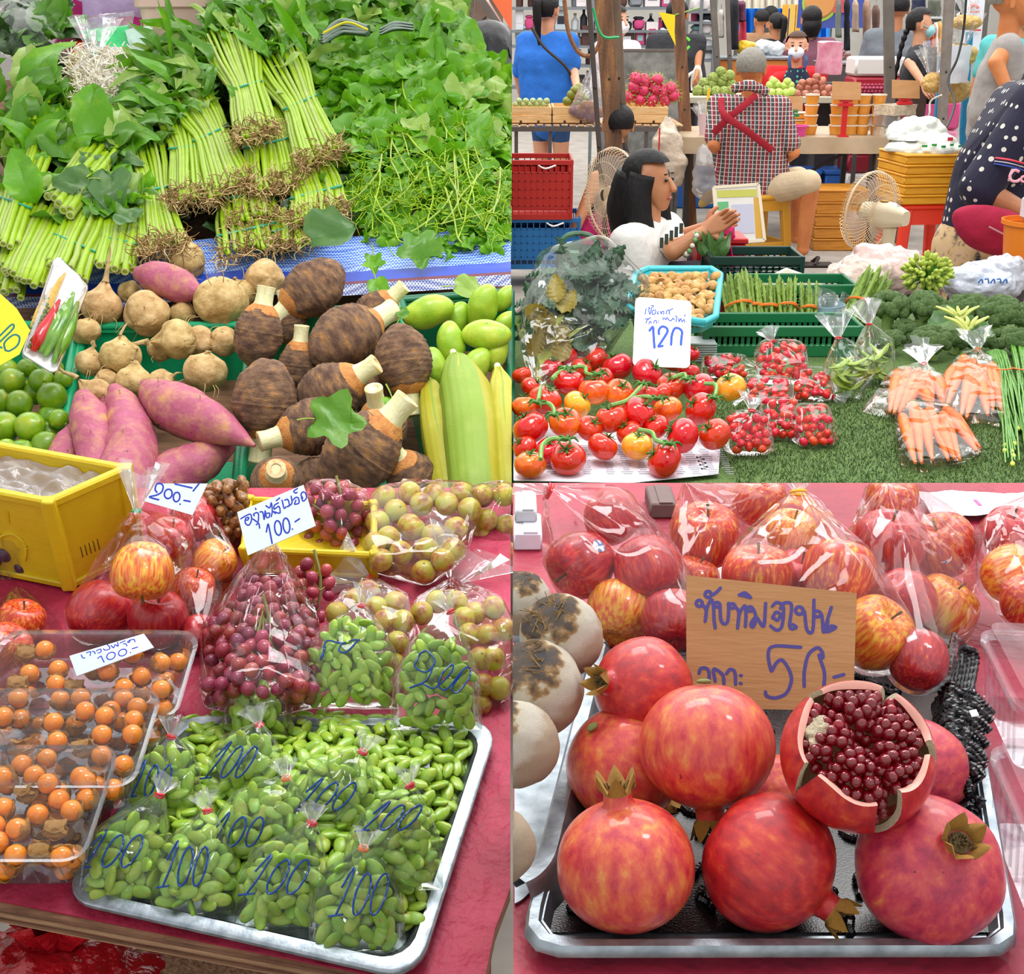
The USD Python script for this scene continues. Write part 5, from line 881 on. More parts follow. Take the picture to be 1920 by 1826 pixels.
 # morning glory bundles
RT=plain('muddy_roots','8a6c3e',.85,vary=.6,bumps=(300,.001));RTL=plain('pale_roots','c9b07a',.8,vary=.3,bumps=(200,.001));RBD=plain('green_band','2a9a7a',.4);HOL=plain('hollow_stalk','b8bc78',.7)
def bundle(label,root,bandp,top,w0,w1,n,off,seed,leaves=16,lean=0,wr=None,leafkind='lance',cut=False,stemr=5.0,lsize=88,rootn=220):
 """stems from the root end (pixels) through a band and out to a leafy fan"""
 r2=np.random.default_rng(seed);t=thing('water_spinach_bundle',label,'greens bundle',M4());W=(lambda f:w0*1.15 if wr is None else wr);ax=np.array(top,float)-root;ax/=np.linalg.norm(ax);pe=np.array([-ax[1],ax[0]]);tips=[]
 for i in range(n):
  u=(i+.5)/n*2-1+r2.normal()*.04;lay=r2.choice([0,1,2]) if abs(u)<.8 else 0;bul=.020*math.sqrt(max(0,1-u*u))+.012*lay-.01
  e0=np.array(root)+pe*u*W(0)/2+ax*r2.uniform(-6,8);e1=np.array(bandp)+pe*u*w0/2;e2=np.array(top)+pe*(u*w1/2)+ax*r2.uniform(-14,14);pp=[e0,(e0+e1)/2+pe*r2.normal()*1.5,e1,(e1+e2)/2+pe*(u*4),e2]
  q=[T(x,y,off+bul) for x,y in pp];obj('stem',stube(q,np.array([1.05,1,1,.9,.7])*stemr/F*depth(q[0]),12,6),GL['stem' if i%4 else 'stemw'],t,smooth=True);tips.append((q[-1],unit(q[-1]-q[-2])))
  if cut and i%1==0:rr_=stemr*1.02/F*depth(q[0]);obj('cut_end',xf(lathe([(rr_,-.001),(rr_,.0012),(rr_*.6,.0016),(rr_*.5,-.002),(1e-4,-.002)],8),M4(frame(q[0]-q[1]),q[0])),HOL,t)
 bl=[T(*(np.array(bandp)+pe*w0/2*math.sin(a)*1.04),off+.030*math.cos(a)+.012) for a in np.linspace(-1.6,1.6,12)];obj('tie_band',tube(bl,.0035,6),RBD,t)
 if not cut:
  hair=[];hair2=[]
  for i in range(rootn):
   u=r2.uniform(-1,1);p=T(*(np.array(root)+pe*u*W(0)/2*1.05+ax*r2.uniform(-10,22)),off+.03*r2.random()+.01);q=[p];dr=unit(-(T(*top)-T(*root)))
   for j in range(3):dr=unit(dr+r2.normal(size=3)*.9);q.append(q[-1]+dr*.019)
   (hair if i%3 else hair2).append(stube(q,[.0019,.0008],7,4))
  obj('roots',join(hair),RT,t,kind='stuff');obj('pale_roots',join(hair2),RTL,t,kind='stuff')
 lv=[leaf(leafkind,.3,d_,1,i+seed) for i,d_ in enumerate((.2,.5,-.2))]
 for i in range(leaves):
  p,dr=tips[r2.integers(0,len(tips))];dr=unit(dr+r2.normal(size=3)*.45+lean*_R);s=lsize*r2.uniform(.6,1.2)/F*depth(p);obj('leaf',place_leaf(lv[i%3],p-dr*s*.35*r2.random()-_D*.02*r2.random(),unit(-_D+.8*_U+r2.normal(size=3)*.5),dr,s),GL[('fresh','mid','pale')[r2.integers(0,3)]],t,smooth=True)
 return t
bundle('water spinach bundle standing highest in the middle, roots at the front',(480,248),(460,160),(425,62),62,110,24,.30,1,26,-.3,78)
bundle('water spinach bundle with a green band in the centre of the heap',(430,352),(395,250),(350,175),70,90,22,.20,2,18,-.35,100)
bundle('water spinach bundle left of the centre one',(352,372),(348,275),(330,200),62,90,18,.17,3,16,-.5,74)
bundle('water spinach bundle lying lowest at the left, its band bright green',(306,462),(287,355),(262,268),56,90,20,.14,4,16,-.5,92)
bundle('water spinach bundle right of the highest one, leaning left',(600,292),(562,192),(512,95),66,110,22,.24,5,18,-.2,92)
bundle('short water spinach bundle with thick roots at the front right',(596,402),(592,360),(570,300),96,80,22,.15,6,2,0,112)
bundle('water spinach bundle below the highest one',(512,348),(500,268),(480,200),86,80,20,.18,7,4,0,100)
bundle('water spinach bundle whose roots lie in the front centre',(472,408),(466,365),(455,310),88,70,16,.13,8,2,0,96,rootn=120)
bundle('lowest water spinach bundle in the front centre, mostly roots',(470,468),(462,430),(450,380),110,80,16,.09,9,0,0,120,rootn=130)
bundle('lowest water spinach bundle at the front right beside the ivy gourd',(560,455),(556,425),(545,380),90,70,14,.09,10,0,0,100,rootn=110)
# cut stalks at the left
bundle('bundle of green stalks with cut ends at the far left front',(38,520),(60,468),(100,390),92,90,16,.10,11,8,.2,96,'ovate',True,7.5,110)
bundle('bundle of green stalks with cut ends left of the middle',(120,505),(140,455),(170,390),82,80,14,.12,12,8,.2,90,'heart',True,7.5,80)
bundle('bundle of green stalks with cut ends below the heart-shaped leaves',(210,500),(222,450),(235,380),76,70,12,.10,13,6,.1,84,'heart',True,7.5,80)
bundle('bundle of pale stalks with cut white ends beside the big leaf',(112,384),(140,345),(200,270),56,60,9,.20,14,6,.3,62,'ovate',True,8.5,120)
bundle('long stalks leaning along the left picture edge',(6,452),(30,380),(95,190),60,70,12,.16,15,6,.2,60,'ovate',True,6.5,120)
bundle('stalks with cut ends low at the left edge by the mat',(10,545),(20,500),(40,440),60,60,10,.05,16,0,0,66,'ovate',True,7)
# heaps of leaves
def leaf_heap(label,poly,kind,mats,n,size,off,seed,up=(0,0,1),name='leafy_greens',maxp=120,right=False,lat=None):
 r2=np.random.default_rng(seed);pg=Polygon(poly);t=thing(name,label,'greens',M4());x0,y0,x1,y1=pg.bounds;lv=[leaf(kind,f,d_,1,i+seed) for i,(f,d_) in enumerate(((.3,.2),(-.2,.4),(.5,.5)))];k=0;st=[]
 while k<n:
  x,y=r2.uniform(x0,x1),r2.uniform(y0,y1)
  if not pg.contains(Point(x,y)): continue
  p=T(x,y,off*r2.uniform(.3,1));s=size*r2.uniform(.6,1.2)/F*depth(p);dr=(r2.normal(size=3) if lat is None else lat[0]*_R+lat[1]*_U+.35*r2.normal(size=3));lf=place_leaf(lv[k%3],p,unit(-_D+.6*_U+r2.normal(size=3)*.6),dr,s)
  if right:lf=press(lf,'max')
  if k>=n-maxp:obj('leaf',lf,GL[mats[r2.integers(0,len(mats))]],t,smooth=True)
  else:st.append(lf)
  k+=1
 if st:obj('leaves_beneath',join(st),GL[mats[0]],t,kind='stuff',smooth=True)
 return t
leaf_heap('dense dark leaves filling the gaps under the bundles',[(0,260),(150,260),(270,240),(420,90),(480,60),(640,60),(640,440),(260,440),(0,480)],'ovate',('deep','mid'),420,70,-.02,20,maxp=60)
leaf_heap('mustard greens with long pale leaves at the upper left',[(0,165),(70,165),(105,225),(140,300),(60,330),(0,320)],'ovate',('mid','fresh','pale'),90,100,.16,21,lat=(.55,.45),maxp=80)
leaf_heap('heart-shaped sweet potato leaves left of the lowest bundle',[(160,235),(250,215),(265,300),(245,420),(170,430),(120,330)],'heart',('mid','blue','fresh'),90,62,.24,22,maxp=70)
leaf_heap('long narrow water spinach leaves fanned over the left bundles',[(285,150),(350,70),(425,40),(425,170),(340,250),(270,240)],'lance',('mid','fresh','pale'),190,110,.30,23,lat=(-.85,.15),maxp=150)
leaf_heap('leafy greens along the top behind the ivy gourd',[(470,-20),(850,-20),(880,75),(800,90),(690,60),(590,95),(500,100)],'ovate',('mid','pale','fresh'),200,85,.16,24,maxp=140)
leaf_heap('long narrow leaves above the highest water spinach bundle',[(400,20),(560,0),(600,120),(520,140),(470,80),(410,70)],'lance',('mid','pale','fresh'),130,110,.32,25,lat=(-.5,.7),maxp=110)
def single_leaf(x,y,kind,s,dr,off,label,m='blue',fold=.3,nn=None,press_=None):
 p=T(x,y,off);t=thing('loose_leaf',label,'leaf',M4());d2=dr[0]*_R-dr[1]*_U;lf=place_leaf(leaf(kind,fold,.15,.6,int(x)),p,unit(-_D+.4*_U) if nn is None else unit(nn),d2,s/F*depth(p));obj('blade',lf,GL[m],t,smooth=True);obj('leaf_stalk',stube([p-unit(d2)*.035-_U*.004,p-unit(d2)*.015,p],[.002,.0016],6,5),GL['stemw'],t)
single_leaf(70,262,'ovate',120,(1,.1),.24,'big flat mustard leaf at the upper left of the greens','mid',.12)
single_leaf(205,322,'heart',92,(.2,1),.34,'large heart-shaped leaf hanging point down over the stalks','blue',.25)
single_leaf(165,335,'heart',70,(-1,.1),.32,'heart-shaped leaf pointing left beside the large hanging one','blue',.25)
single_leaf(585,452,'round',88,(1,-.5),.22,'curled green leaf lying on the roots at the front right','blue',.7)
single_leaf(590,785,'lobed',96,(1,.05),.36,'torn green leaf lying on the taro corms','mid',.2)
single_leaf(735,745,'lobed',46,(.4,1),.26,'small green leaf beside the right taro stalk','fresh',.3)
single_leaf(785,440,'lobed',70,(.1,1),.18,'broad leaf hanging over the blue mat under the ivy gourd','mid',.2)
single_leaf(700,480,'lobed',36,(.1,1),.14,'small leaf dropped on the blue mat beside the back taro','fresh',.3)
single_leaf(705,525,'round',40,(.3,1),.14,'leaf hanging over the hem of the mat at the mango crate','fresh',.3)
single_leaf(855,537,'round',48,(1,.1),.10,'yellowing leaf on the rim of the mango crate','pale',.3)
single_leaf(750,595,'round',24,(.5,-1),.14,'tiny leaf behind the back right taro','mid',.3)
DKL=skin('dark_leaf',[(.35,'2a4030'),(.6,'4c6650')],scale=12,stretch=(1,6,6),rough=.45);dk=thing('banana_leaf_bundle','dark green bundle tied with a yellow string on top of the heap','greens bundle',M4())
for i in range(4):obj('leaf',stube([T(604,66+i*5,.36),T(640,40+i*7,.40-.01*i),T(690,52+i*4,.38)],[.010,.026,.022],16,8,flat=.4),DKL,dk)
for i in range(3):obj('leaf',stube([T(712,55+i*5,.36),T(740,44+i*5,.38),T(772,46+i*5,.34)],[.008,.02,.014],16,8,flat=.4),DKL,dk)
obj('string',stube([T(606,62,.40),T(650,42,.455),T(690,56,.42)],.004,14,5),plain('yellow_string','d8c828',.5),dk)
# ---- chili pack and yellow price tag
FOAM=plain('foam_white','f0f0f2',.6);RCH=plain('red_chili','c41420',.22,coat=.3);GCH=skin('green_chili',[(.3,'3f7a18'),(.7,'7aa828')],scale=30,rough=.25,coat=.3);GAL=skin('galangal',[(.3,'b88a20'),(.7,'e0bc58')],scale=60,rough=.5)
cp=thing('curry_pack','wrapped foam tray of chilies, pepper and yellow roots leaning over the limes','food pack',M4());dq=2.98;qs=[P(*p,dq-(i in (2,3))*.10) for i,p in enumerate([(104,490),(162,548),(104,702),(44,668)])]
c_=np.mean(qs,0);fr=frame(np.cross(qs[1]-qs[0],qs[3]-qs[0]),qs[1]-qs[0]);fr=frame(-fr[:,2],qs[1]-qs[0]) if fr[:,2]@_D>0 else fr;loc=[(fr.T@(q-c_))[:2] for q in qs];pg=Polygon(loc).buffer(-.012).buffer(.012,quad_segs=5);M=M4(fr,c_)
obj('foam_tray',xf(extrude(pg,.008),M),FOAM,cp);ri=np.array(pg.exterior.coords)[:-1];obj('tray_rim',xf(loft([np.c_[ri,np.full(len(ri),.006)],np.c_[ri*1.05,np.full(len(ri),.022)],np.c_[ri*1.0,np.full(len(ri),.022)],np.c_[ri*.95,np.full(len(ri),.006)]]),M),FOAM,cp)
def onpk(x,y,h):d=_D+(x-CX)/F*_R-(y-CY)/F*_U; return EYE+d*(((c_-EYE)@fr[:,2]+h)/(d@fr[:,2]))
obj('red_chili',stube([onpk(62,658,.02),onpk(75,630,.026),onpk(92,600,.024),onpk(112,562,.018)],[.006,.016,.015,.010,.003],16,9),RCH,cp)
for a,b in (((84,668),(138,548)),((100,680),(146,566)),((76,660),(128,560))):obj('green_chili',stube([onpk(*a,.02),onpk((a[0]+b[0])/2+4,(a[1]+b[1])/2,.026),onpk(*b,.016)],[.006,.015,.013,.004],14,9),GCH,cp)
for i in range(12):a=(60+i*3.2+rl.normal()*2,622-i*4);obj('root_strip',stube([onpk(a[0]-6,a[1]+16,.014),onpk(a[0]+10,a[1]-34,.024),onpk(a[0]+26,a[1]-66,.018)],[.004,.005,.003],8,6),GAL,cp)
obj('pepper',join([xf(ico(.004,1),M4(t=onpk(58+32*u+rl.normal()*5,650-90*u+rl.normal()*4,.022+.004*rl.random()))) for u in rl.uniform(0,1,90)]),plain('green_pepper','5a7030',.5),cp,kind='stuff')
obj('wrap_film',xf(bump(loft([np.c_[ri*1.06,np.full(len(ri),.0)],np.c_[ri*1.07,np.full(len(ri),.022)],np.c_[ri*.8,np.full(len(ri),.042)],np.c_[ri*.3,np.full(len(ri),.046)]],False,True),.003,40,2),M),FILM,cp)
YC=plain('yellow_card','e8d81c',.6,vary=.05,bumps=(8,0));t,M,s,k,c=card('price_sign','yellow price tag with a green 20 at the left edge above the limes',[(-40,560),(4,576),(46,604),(49,650),(6,706),(-40,690)],2.78,YC,.35)
obj('lettering',strokes([[((x-c[0])*s,(y-c[1])*s*k) for x,y in l] for l in ([(0,632),(10,606),(16,612),(6,640),(2,648),(14,650)],[(22,652),(14,640),(22,622),(34,622),(38,636),(30,650),(22,652)])],3.6*s,np.eye(4),1,.0003,.0015),plain('teal_ink','0a6a6a',.5),t)
# ---- behind the greens, upper left
bagobj('clear bag of leafy vegetables at the top left corner',[(*P(25,50,4.55),.10),(*P(95,60,4.55),.09),(*P(60,90,4.4),.08)],P(110,-25,4.7),_U,.1,.05,'green',81,.01,.03,notuft=True)
leaf_heap('dark green leafy vegetables inside the clear bag at the top left',[(0,0),(130,0),(125,60),(90,110),(0,115)],'ovate',('blue','mid','deep'),70,70,.10,31,lat=(.2,1),maxp=60)
bk_=thing('pak_choi','pale round pak choi stems inside the clear bag at the top left','greens',M4())
for x,y,r in ((66,104,9),(92,105,13),(104,98,9)):obj('stem',xf(ico(r/F*4.35,3,(1,1,1.3)),M4(t=P(x,y,4.3))),skin('pak_stem',[(.3,'9fb84c'),(.7,'d4dc90')],scale=20,rough=.4),bk_,smooth=True)
gr=[]
for i in range(900):x,y=rl.uniform(62,122),rl.uniform(118,172);p=T(x,y,.02);gr.append(stube([p,p+rl.normal(size=3)*.012+_U*.012,p+rl.normal(size=3)*.025+_U*.02],[.0014,.0006],5,3))
obj('dill_tuft',join(gr),GL['deep'],label='dark green tuft of feathery herbs left of the red crate',cat='herbs',kind='stuff')
rc=thing('plastic_crate','red plastic crate edge between the herbs and the bean sprouts','crate',M4());RED=skin('red_plastic_crate',[(.3,'a81418'),(.7,'c82024')],scale=6,rough=.35)
a,b,c3=T(122,205,.10),T(152,75,.0),T(126,56,.0);obj('side',loft([[a,b,b+[0,0,-.22],a+[0,0,-.22]],[a+[-.02,0,0],b+[-.02,0,0],b+[-.02,0,-.22],a+[-.02,0,-.22]]],True,True),RED,rc);obj('rim',join(beam(a,b,.03,.025,.005),beam(b,c3,.03,.025,.005)),RED,rc);obj('back_side',loft([[b,c3,c3+[0,0,-.2],b+[0,0,-.2]],[b+[0,.02,0],c3+[0,.02,0],c3+[0,.02,-.2],b+[0,.02,-.2]]],True,True),RED,rc)
SPR=plain('bean_sprout','f2ead6',.35,vary=.08,bumps=(30,0));sp=[];hd=[]
for i in range(1700):
 x,y=rl.normal(195,34),rl.normal(155,26)
 if not (130<x<262 and 95<y<206): continue
 p=T(x,y,.06+.08*rl.random());dr=unit(rl.normal(size=3));q=[p,p+dr*.03+rl.normal(size=3)*.01,p+dr*.06+rl.normal(size=3)*.012];sp.append(stube(q,[.0042,.002],6,4));hd.append(xf(ico(.006,1,(1,1,1.5)),M4(t=p)))
obj('bean_sprouts',join(sp),SPR,label='white bean sprouts filling the tied clear bag behind the greens',cat='bean sprouts',kind='stuff',smooth=True);obj('bean_sprout_heads',join(hd),plain('sprout_head','d8c078',.5),label='yellow heads of the bean sprouts in the tied clear bag',cat='bean sprouts',kind='stuff')
bagobj('clear bag of bean sprouts tied with a green band',[(*T(165,165,.05),.075),(*T(225,165,.05),.075),(*T(195,130,.05),.07),(*T(200,185,.08),.06)],T(176,102,.16),unit(_U+.05*_R),.11,.05,'green',82,.006,.02,15,neck=.016)
for i,(pl,cl,lab,off) in enumerate([([(150,60),(240,48),(252,86),(236,112),(152,108)],'3fd07a','green and white carrier bag behind the bean sprouts',-.10),([(236,58),(286,50),(284,118),(250,112)],'c8e8d8','pale green carrier bag beside the pink basket',-.06),([(120,38),(250,22),(246,70),(180,58),(124,64)],'d8c8d8','crumpled clear plastic above the green bag',-.14)]):
 t=thing('carrier_bag',lab,'plastic bag',M4());ctr=T(*np.mean(pl,0),off);R_=np.stack([_R,-unit(_D),_U],1);q=[(x,y) for x,y in pl];dd=depth(ctr);h_=hull([P(x,y,dd+z) for x,y in q for z in (-.05,.08)]);obj('bag_film',bump(arr(h_.refine_to_length(.02)),.025,14,i,4),plain(f'carrier_{i}',cl,.3,bumps=(25,.01),coat=.3) if i<2 else FILMT,t)
 if i==0:obj('white_part',bump(arr(hull([P(x,y,dd+z) for x,y in ((150,84),(232,88),(235,104),(155,106)) for z in (-.075,.0)]).refine_to_length(.02)),.012,14,7),plain('carrier_white','e4ece8',.35),t)
pk=thing('plastic_basket','pale pink plastic basket with greens at the top of the stall','basket',M4(t=T(345,62,-.16)));PKM=plain('pale_pink_plastic','d8b8a8',.4)
k_=4.6/F;obj('basket_body',loft([rr(110*k_,.2,.02,-.12),rr(134*k_,.26,.03,.10),rr(128*k_,.25,.03,.10),rr(106*k_,.19,.02,-.11)],False,False),PKM,pk);obj('basket_bottom',extrude(Polygon(rr(106*k_,.19,.02,0)[:,:2]),.01),PKM,pk);obj('basket_rim',loft([rr(132*k_,.26,.03,.085),rr(148*k_,.29,.035,.09),rr(148*k_,.29,.035,.112),rr(130*k_,.25,.03,.112)]),PKM,pk)
leaf_heap('greens standing in the pale pink basket',[(305,-10),(410,-10),(405,25),(300,25)],'ovate',('fresh','pale'),60,60,-.05,33,lat=(.1,1),maxp=50)
# ================================================================ rear right stall: vegetables on a grass mat, the market hall behind
ZM=0.67
mt_=thing('mat_table','low table under the green grass mat','table',M4())
obj('table_top',box(2.3,1.66,.03,(1.16,3.14,ZM-.034)),WOODB,mt_)
for x in (.06,2.2):
 for y in (2.4,3.9):obj('leg',box(.05,.05,ZM-.034,(x,y,0)),WOODB,mt_)
GRS=skin('grass_mat_green',[(.3,'3c5424'),(.5,'567434'),(.7,'7c9850')],scale=260,rough=.8,bumps=(500,.004),detail=3)
gm_=thing('grass_mat','green artificial grass mat covering the table of the tomatoes and carrots','mat',M4());obj('backing',box(2.3,1.66,.004,(1.155,3.14,ZM-.004)),GRS,gm_)
rg=np.random.default_rng(91);n=26000;bx=rg.uniform(.45,1.35,n);by=rg.uniform(2.33,3.2,n);b0=np.c_[bx,by,np.full(n,ZM)];a=rg.uniform(0,6.28,n);w=np.c_[np.cos(a),np.sin(a),0*a]*.0011;tp_=b0+np.c_[rg.normal(size=(n,2))*.004,rg.uniform(.005,.010,n)]
obj('grass_blades',(np.stack([b0-w,b0+w,tp_],1).reshape(-1,3),np.arange(3*n).reshape(-1,3)),leafmat('grass_blade','3c5420','86a054',40,.6,.2),gm_,kind='stuff',smooth=False)
# ---- newspaper and tomatoes
t=thing('newspaper','printed newspaper sheet spread under the tomatoes','newspaper',M4());q=[PZ(*p,ZM+.011) for p in ((930,900),(1180,905),(1347,888),(1352,820),(1000,790),(930,800))]
q[0][0]=max(q[0][0],.003);q[5][0]=max(q[5][0],.003);q[4][0]=max(q[4][0],.02);obj('sheet',extrude(Polygon([p[:2] for p in q]),.0012),plain('newsprint','d8d4dc',.8,vary=.05,bumps=(20,.002)),t);UsdGeom.Xformable(stage.GetPrimAtPath(str(t.GetPath())+'/sheet')).AddTranslateOp().Set(Gf.Vec3d(0,0,ZM+.0095))
pr=[]
for i in range(46):
 y=2.44+.012*(i%16);x0=(.05,.20,.34)[i//16];
 for k in range(4):pr.append(box(rg.uniform(.012,.026),.0035,.0003,(x0+.034*k,y,ZM+.0108)))
obj('print',join(pr),plain('print_grey','8a8794',.8),t);obj('headline',join([box(.010,.004,.0004,(.392+.006*(i%2),2.47+.012*i,ZM+.0108)) for i in range(7)]+[box(.003,.010,.0004,(.388+.012*(i%2),2.47+.012*i,ZM+.0108)) for i in range(7)]),plain('print_black','33323a',.8),t)
TOMS=[skin('tomato_'+c,r,scale=1.0,rough=.16,coat=.4,sss=.08,bumps=(3,.0004),detail=4,hue=.006) for c,r in (('red',[(.3,'d62a10'),(.6,'c81408'),(.75,'b80c08')]),('orange',[(.3,'ee8a18'),(.55,'e85c14'),(.75,'dc3410')]),('yellow',[(.35,'e8b028'),(.55,'ee9420'),(.75,'e4701c')]))]
CAL=leafmat('calyx','3f7a20','6fa03c',3,.5,.2)
def tomato_mesh():
 n=40;a=np.arange(n)*2*np.pi/n;L=[]
 for tt in np.linspace(.02,math.pi-.02,26):
  lob=1+.03*np.cos(5*a)*(math.sin(tt/2)**2<.3);r=math.sin(tt)**.9;z=-.82*math.cos(math.pi-tt)-.16*math.exp(-(tt/.35)**2);L.append(np.stack([r*lob*np.cos(a),r*lob*np.sin(a),np.full(n,z)],1))
 return loft(L[::-1],True,True)
def calyx_mesh():
 out=[stube([(0,0,.62),(.03,0,.85),(.16,.04,1.05)],[.05,.045,.055],7,6)]
 for i in range(5):b=i*1.2566;c,s=math.cos(b),math.sin(b);out.append(stube([(0,0,.68),(.22*c,.22*s,.80),(.42*c,.42*s,.80+.1*(i%2)),(.56*c,.56*s,.98-.1*(i%3))],[.05,.075,.05,.012],9,6,flat=.45))
 return join(out)
tmesh,cmesh=tomato_mesh(),calyx_mesh();TOK=[Kind('tomato','tomato',[('flesh',tmesh,m),('calyx',cmesh,CAL)]) for m in TOMS]
TOM=[(1097,652,27,0),(1060,672,23,0),(1117,675,24,0),(1159,688,29,0),(1214,700,29,0),(1265,672,28,0),(1296,662,16,0),(1292,697,20,0),(1258,724,27,0),(1311,727,29,0),(1370,726,28,2),(1314,766,30,0),(1340,814,30,0),(1252,767,27,1),(1197,775,32,0),(1146,785,30,0),(1161,736,27,1),(1213,742,25,0),(1114,734,29,1),(1067,717,28,0),(1082,758,26,2),(1022,750,31,0),(1060,792,30,1),(995,803,33,0),(984,762,24,1),(1106,803,25,0),(1130,837,28,0),(1195,836,29,2),(1246,863,34,0),(1280,817,33,0),(1065,860,33,0),(994,871,29,1),(1030,845,26,0),(984,838,23,0),(978,703,18,0),(996,726,20,0),(1130,708,20,0),(1180,812,24,0),(1230,800,24,0),(1036,690,20,0),(1240,738,22,0),(1090,690,20,0)]
for i,((x,y,r,mi),w) in enumerate(zip(TOM,rowplace([(a,b) for a,b,_,_ in TOM],22))):
 ex=float(np.interp(y,[660,720,780,830,860],[.055,.06,.045,.015,.0]));c,rr_=onfloor(x,y,r,ZM+.013+ex,.82);ax=unit(_U*rg.uniform(.4,1)+_R*rg.normal()*.5-_D*rg.uniform(0,.9))
 TOK[mi].put(M4(frame(ax)@rz(i),c,rr_*1.04),f"{('red', 'orange-red', 'yellow-orange')[mi]} tomato in the big heap, {w}")
TRS=plain('tomato_vine','6f9a48',.5,vary=.2,bumps=(60,.001))
for i,l in enumerate([[(430,375),(480,350),(550,355),(560,400),(650,415)],[(1100,300),(1120,240),(1170,195),(1230,190)],[(960,320),(1010,295),(1100,292)],[(740,640),(860,605),(930,540),(980,485)],[(890,590),(1000,575),(1100,595)],[(200,625),(270,625),(310,660),(320,720)],[(215,500),(205,560),(190,625)],[(950,820),(1050,845),(1080,900),(1190,935)],[(215,1045),(228,940),(300,890),(410,900)],[(1440,475),(1530,490),(1520,590)],[(1200,435),(1290,405),(1310,450)],[(330,420),(300,440),(340,400),(400,370)]]):
 q=[]
 for x,y in l:X,Y=960+x/4,600+y/4;ex=float(np.interp(Y,[660,720,780,830,860],[.12,.125,.11,.085,.075]));q.append(PZ(X,Y,ZM+ex))
 cx_,cy_=np.mean([a for a,_ in l]),np.mean([b for _,b in l]);t=thing('tomato_truss',f"green vine piece on the tomatoes, {('at the upper left', 'beside the price card', 'below the price card', 'rising in the middle', 'across the middle', 'at the left middle', 'at the far left edge', 'at the front right', 'at the front left', 'at the yellow tomato on the right', 'at the right below the card', 'short, at the upper left')[i]}",'vine',M4());obj('vine',stube(q,[.0045,.005,.004],18,6),TRS,t);obj('sepals',join([stube([q[-1],q[-1]+np.array([.014*math.cos(b),.014*math.sin(b),.006]),q[-1]+np.array([.024*math.cos(b),.024*math.sin(b),-.004])],[.003,.003,.001],6,5) for b in np.arange(5)*1.26]),CAL,t)
 # ---- sign
WP=plain('white_board','f2f0ec',.5);BI2=plain('marker_blue','2a55c8',.5);t,M,s,k,c=card('price_sign','white board with a handwritten tomato price of 120 standing behind the tomatoes',[(1190,557),(1296,561),(1294,690),(1187,690)],2.98,WP,.2,.003,rnd=.012);z=(1190,550,13.04)
write(t,[[(265,390),(245,520)],[(325,350),(360,370),(330,400),(360,520),(390,430),(400,350)],[(395,300),(440,300),(430,350)],[(410,470),(440,420),(500,420),(490,500),(430,520),(410,470)],[(560,440),(545,500),(575,500)],[(620,440),(640,500),(660,440),(700,440),(695,510)],[(760,500),(770,430),(830,400),(835,500)],[(830,410),(920,355)],[(690,590),(685,650)],[(720,590),(750,640),(790,590),(830,650),(880,660),(930,600),(960,640)],[(985,540),(1020,560),(1005,680)],[(1070,600),(1080,680),(1120,600),(1150,680),(1200,620),(1215,690)],[(1215,500),(1218,540)],[(250,640),(320,640),(370,610),(290,680),(270,750)],[(340,760),(370,700),(400,740)],[(460,740),(480,670),(520,680),(530,740)],[(575,670),(577,672)],[(570,715),(572,717)]],1.7,s,k,c,BI2,z,.003)
write(t,[[(360,930),(440,840),(460,1050),(485,1350)],[(590,1010),(590,900),(660,820),(760,840),(800,930),(720,1090),(600,1280),(590,1320),(680,1300)],[(890,1260),(900,1050),(960,870),(1050,840),(1150,920),(1140,1100),(1130,1250)]],4.4,s,k,c,BI2,z,.003)
# ---- small bagged things
CHM=skin('cherry_tomato',[(.3,'e0301c'),(.6,'d01818'),(.8,'e06a24')],scale=.8,rough=.2,coat=.3,hue=.012);CHK=Kind('cherry_tomato','tomato',[('flesh',ico(1,2,(1,1,1.25)),CHM),('stem_end',xf(ico(.16,1),M4(t=(0,0,1.2))),CAL)])
def little_bag(cx,cy,w,h,tie,label,where,n,col='red',seed=0,tl=.035,zz=0.0):
 r2=np.random.default_rng(seed);b=PZ(cx,cy+h*.30,ZM+.004+zz);d=depth(b);k=d/F;up=unit(_U+[0,.5,0]);W,Hh=w*k,h*k;r=min(W,Hh)*.27;o=b+np.array([0,0,r]);balls=[(*(o+_R*u*(W/2-r)+up*(q*Hh*.42)),r*(1,.85)[q]) for u in (-1,1) for q in (0,1)]
 tp=P(*tie,d-.01);f= lambda:(o+_R*r2.uniform(-1,1)*(W/2-.012)+up*(r2.uniform(-.25,.68)*Hh*.8)-_D*r*r2.uniform(.1,.75),0)
 for q,_ in scatter(f,.0165,900,n):CHK.put(M4(rrand(r2),q,.0092),f'small red tomato inside the {where}','small tomatoes in the '+where)
 bagobj(label,balls,tp,unit(tp-o),tl,.018,col,seed,.004,.012,9,extra=[(*(o+_R*u*W*.5-up*Hh*.15),.004) for u in (-1,1)])
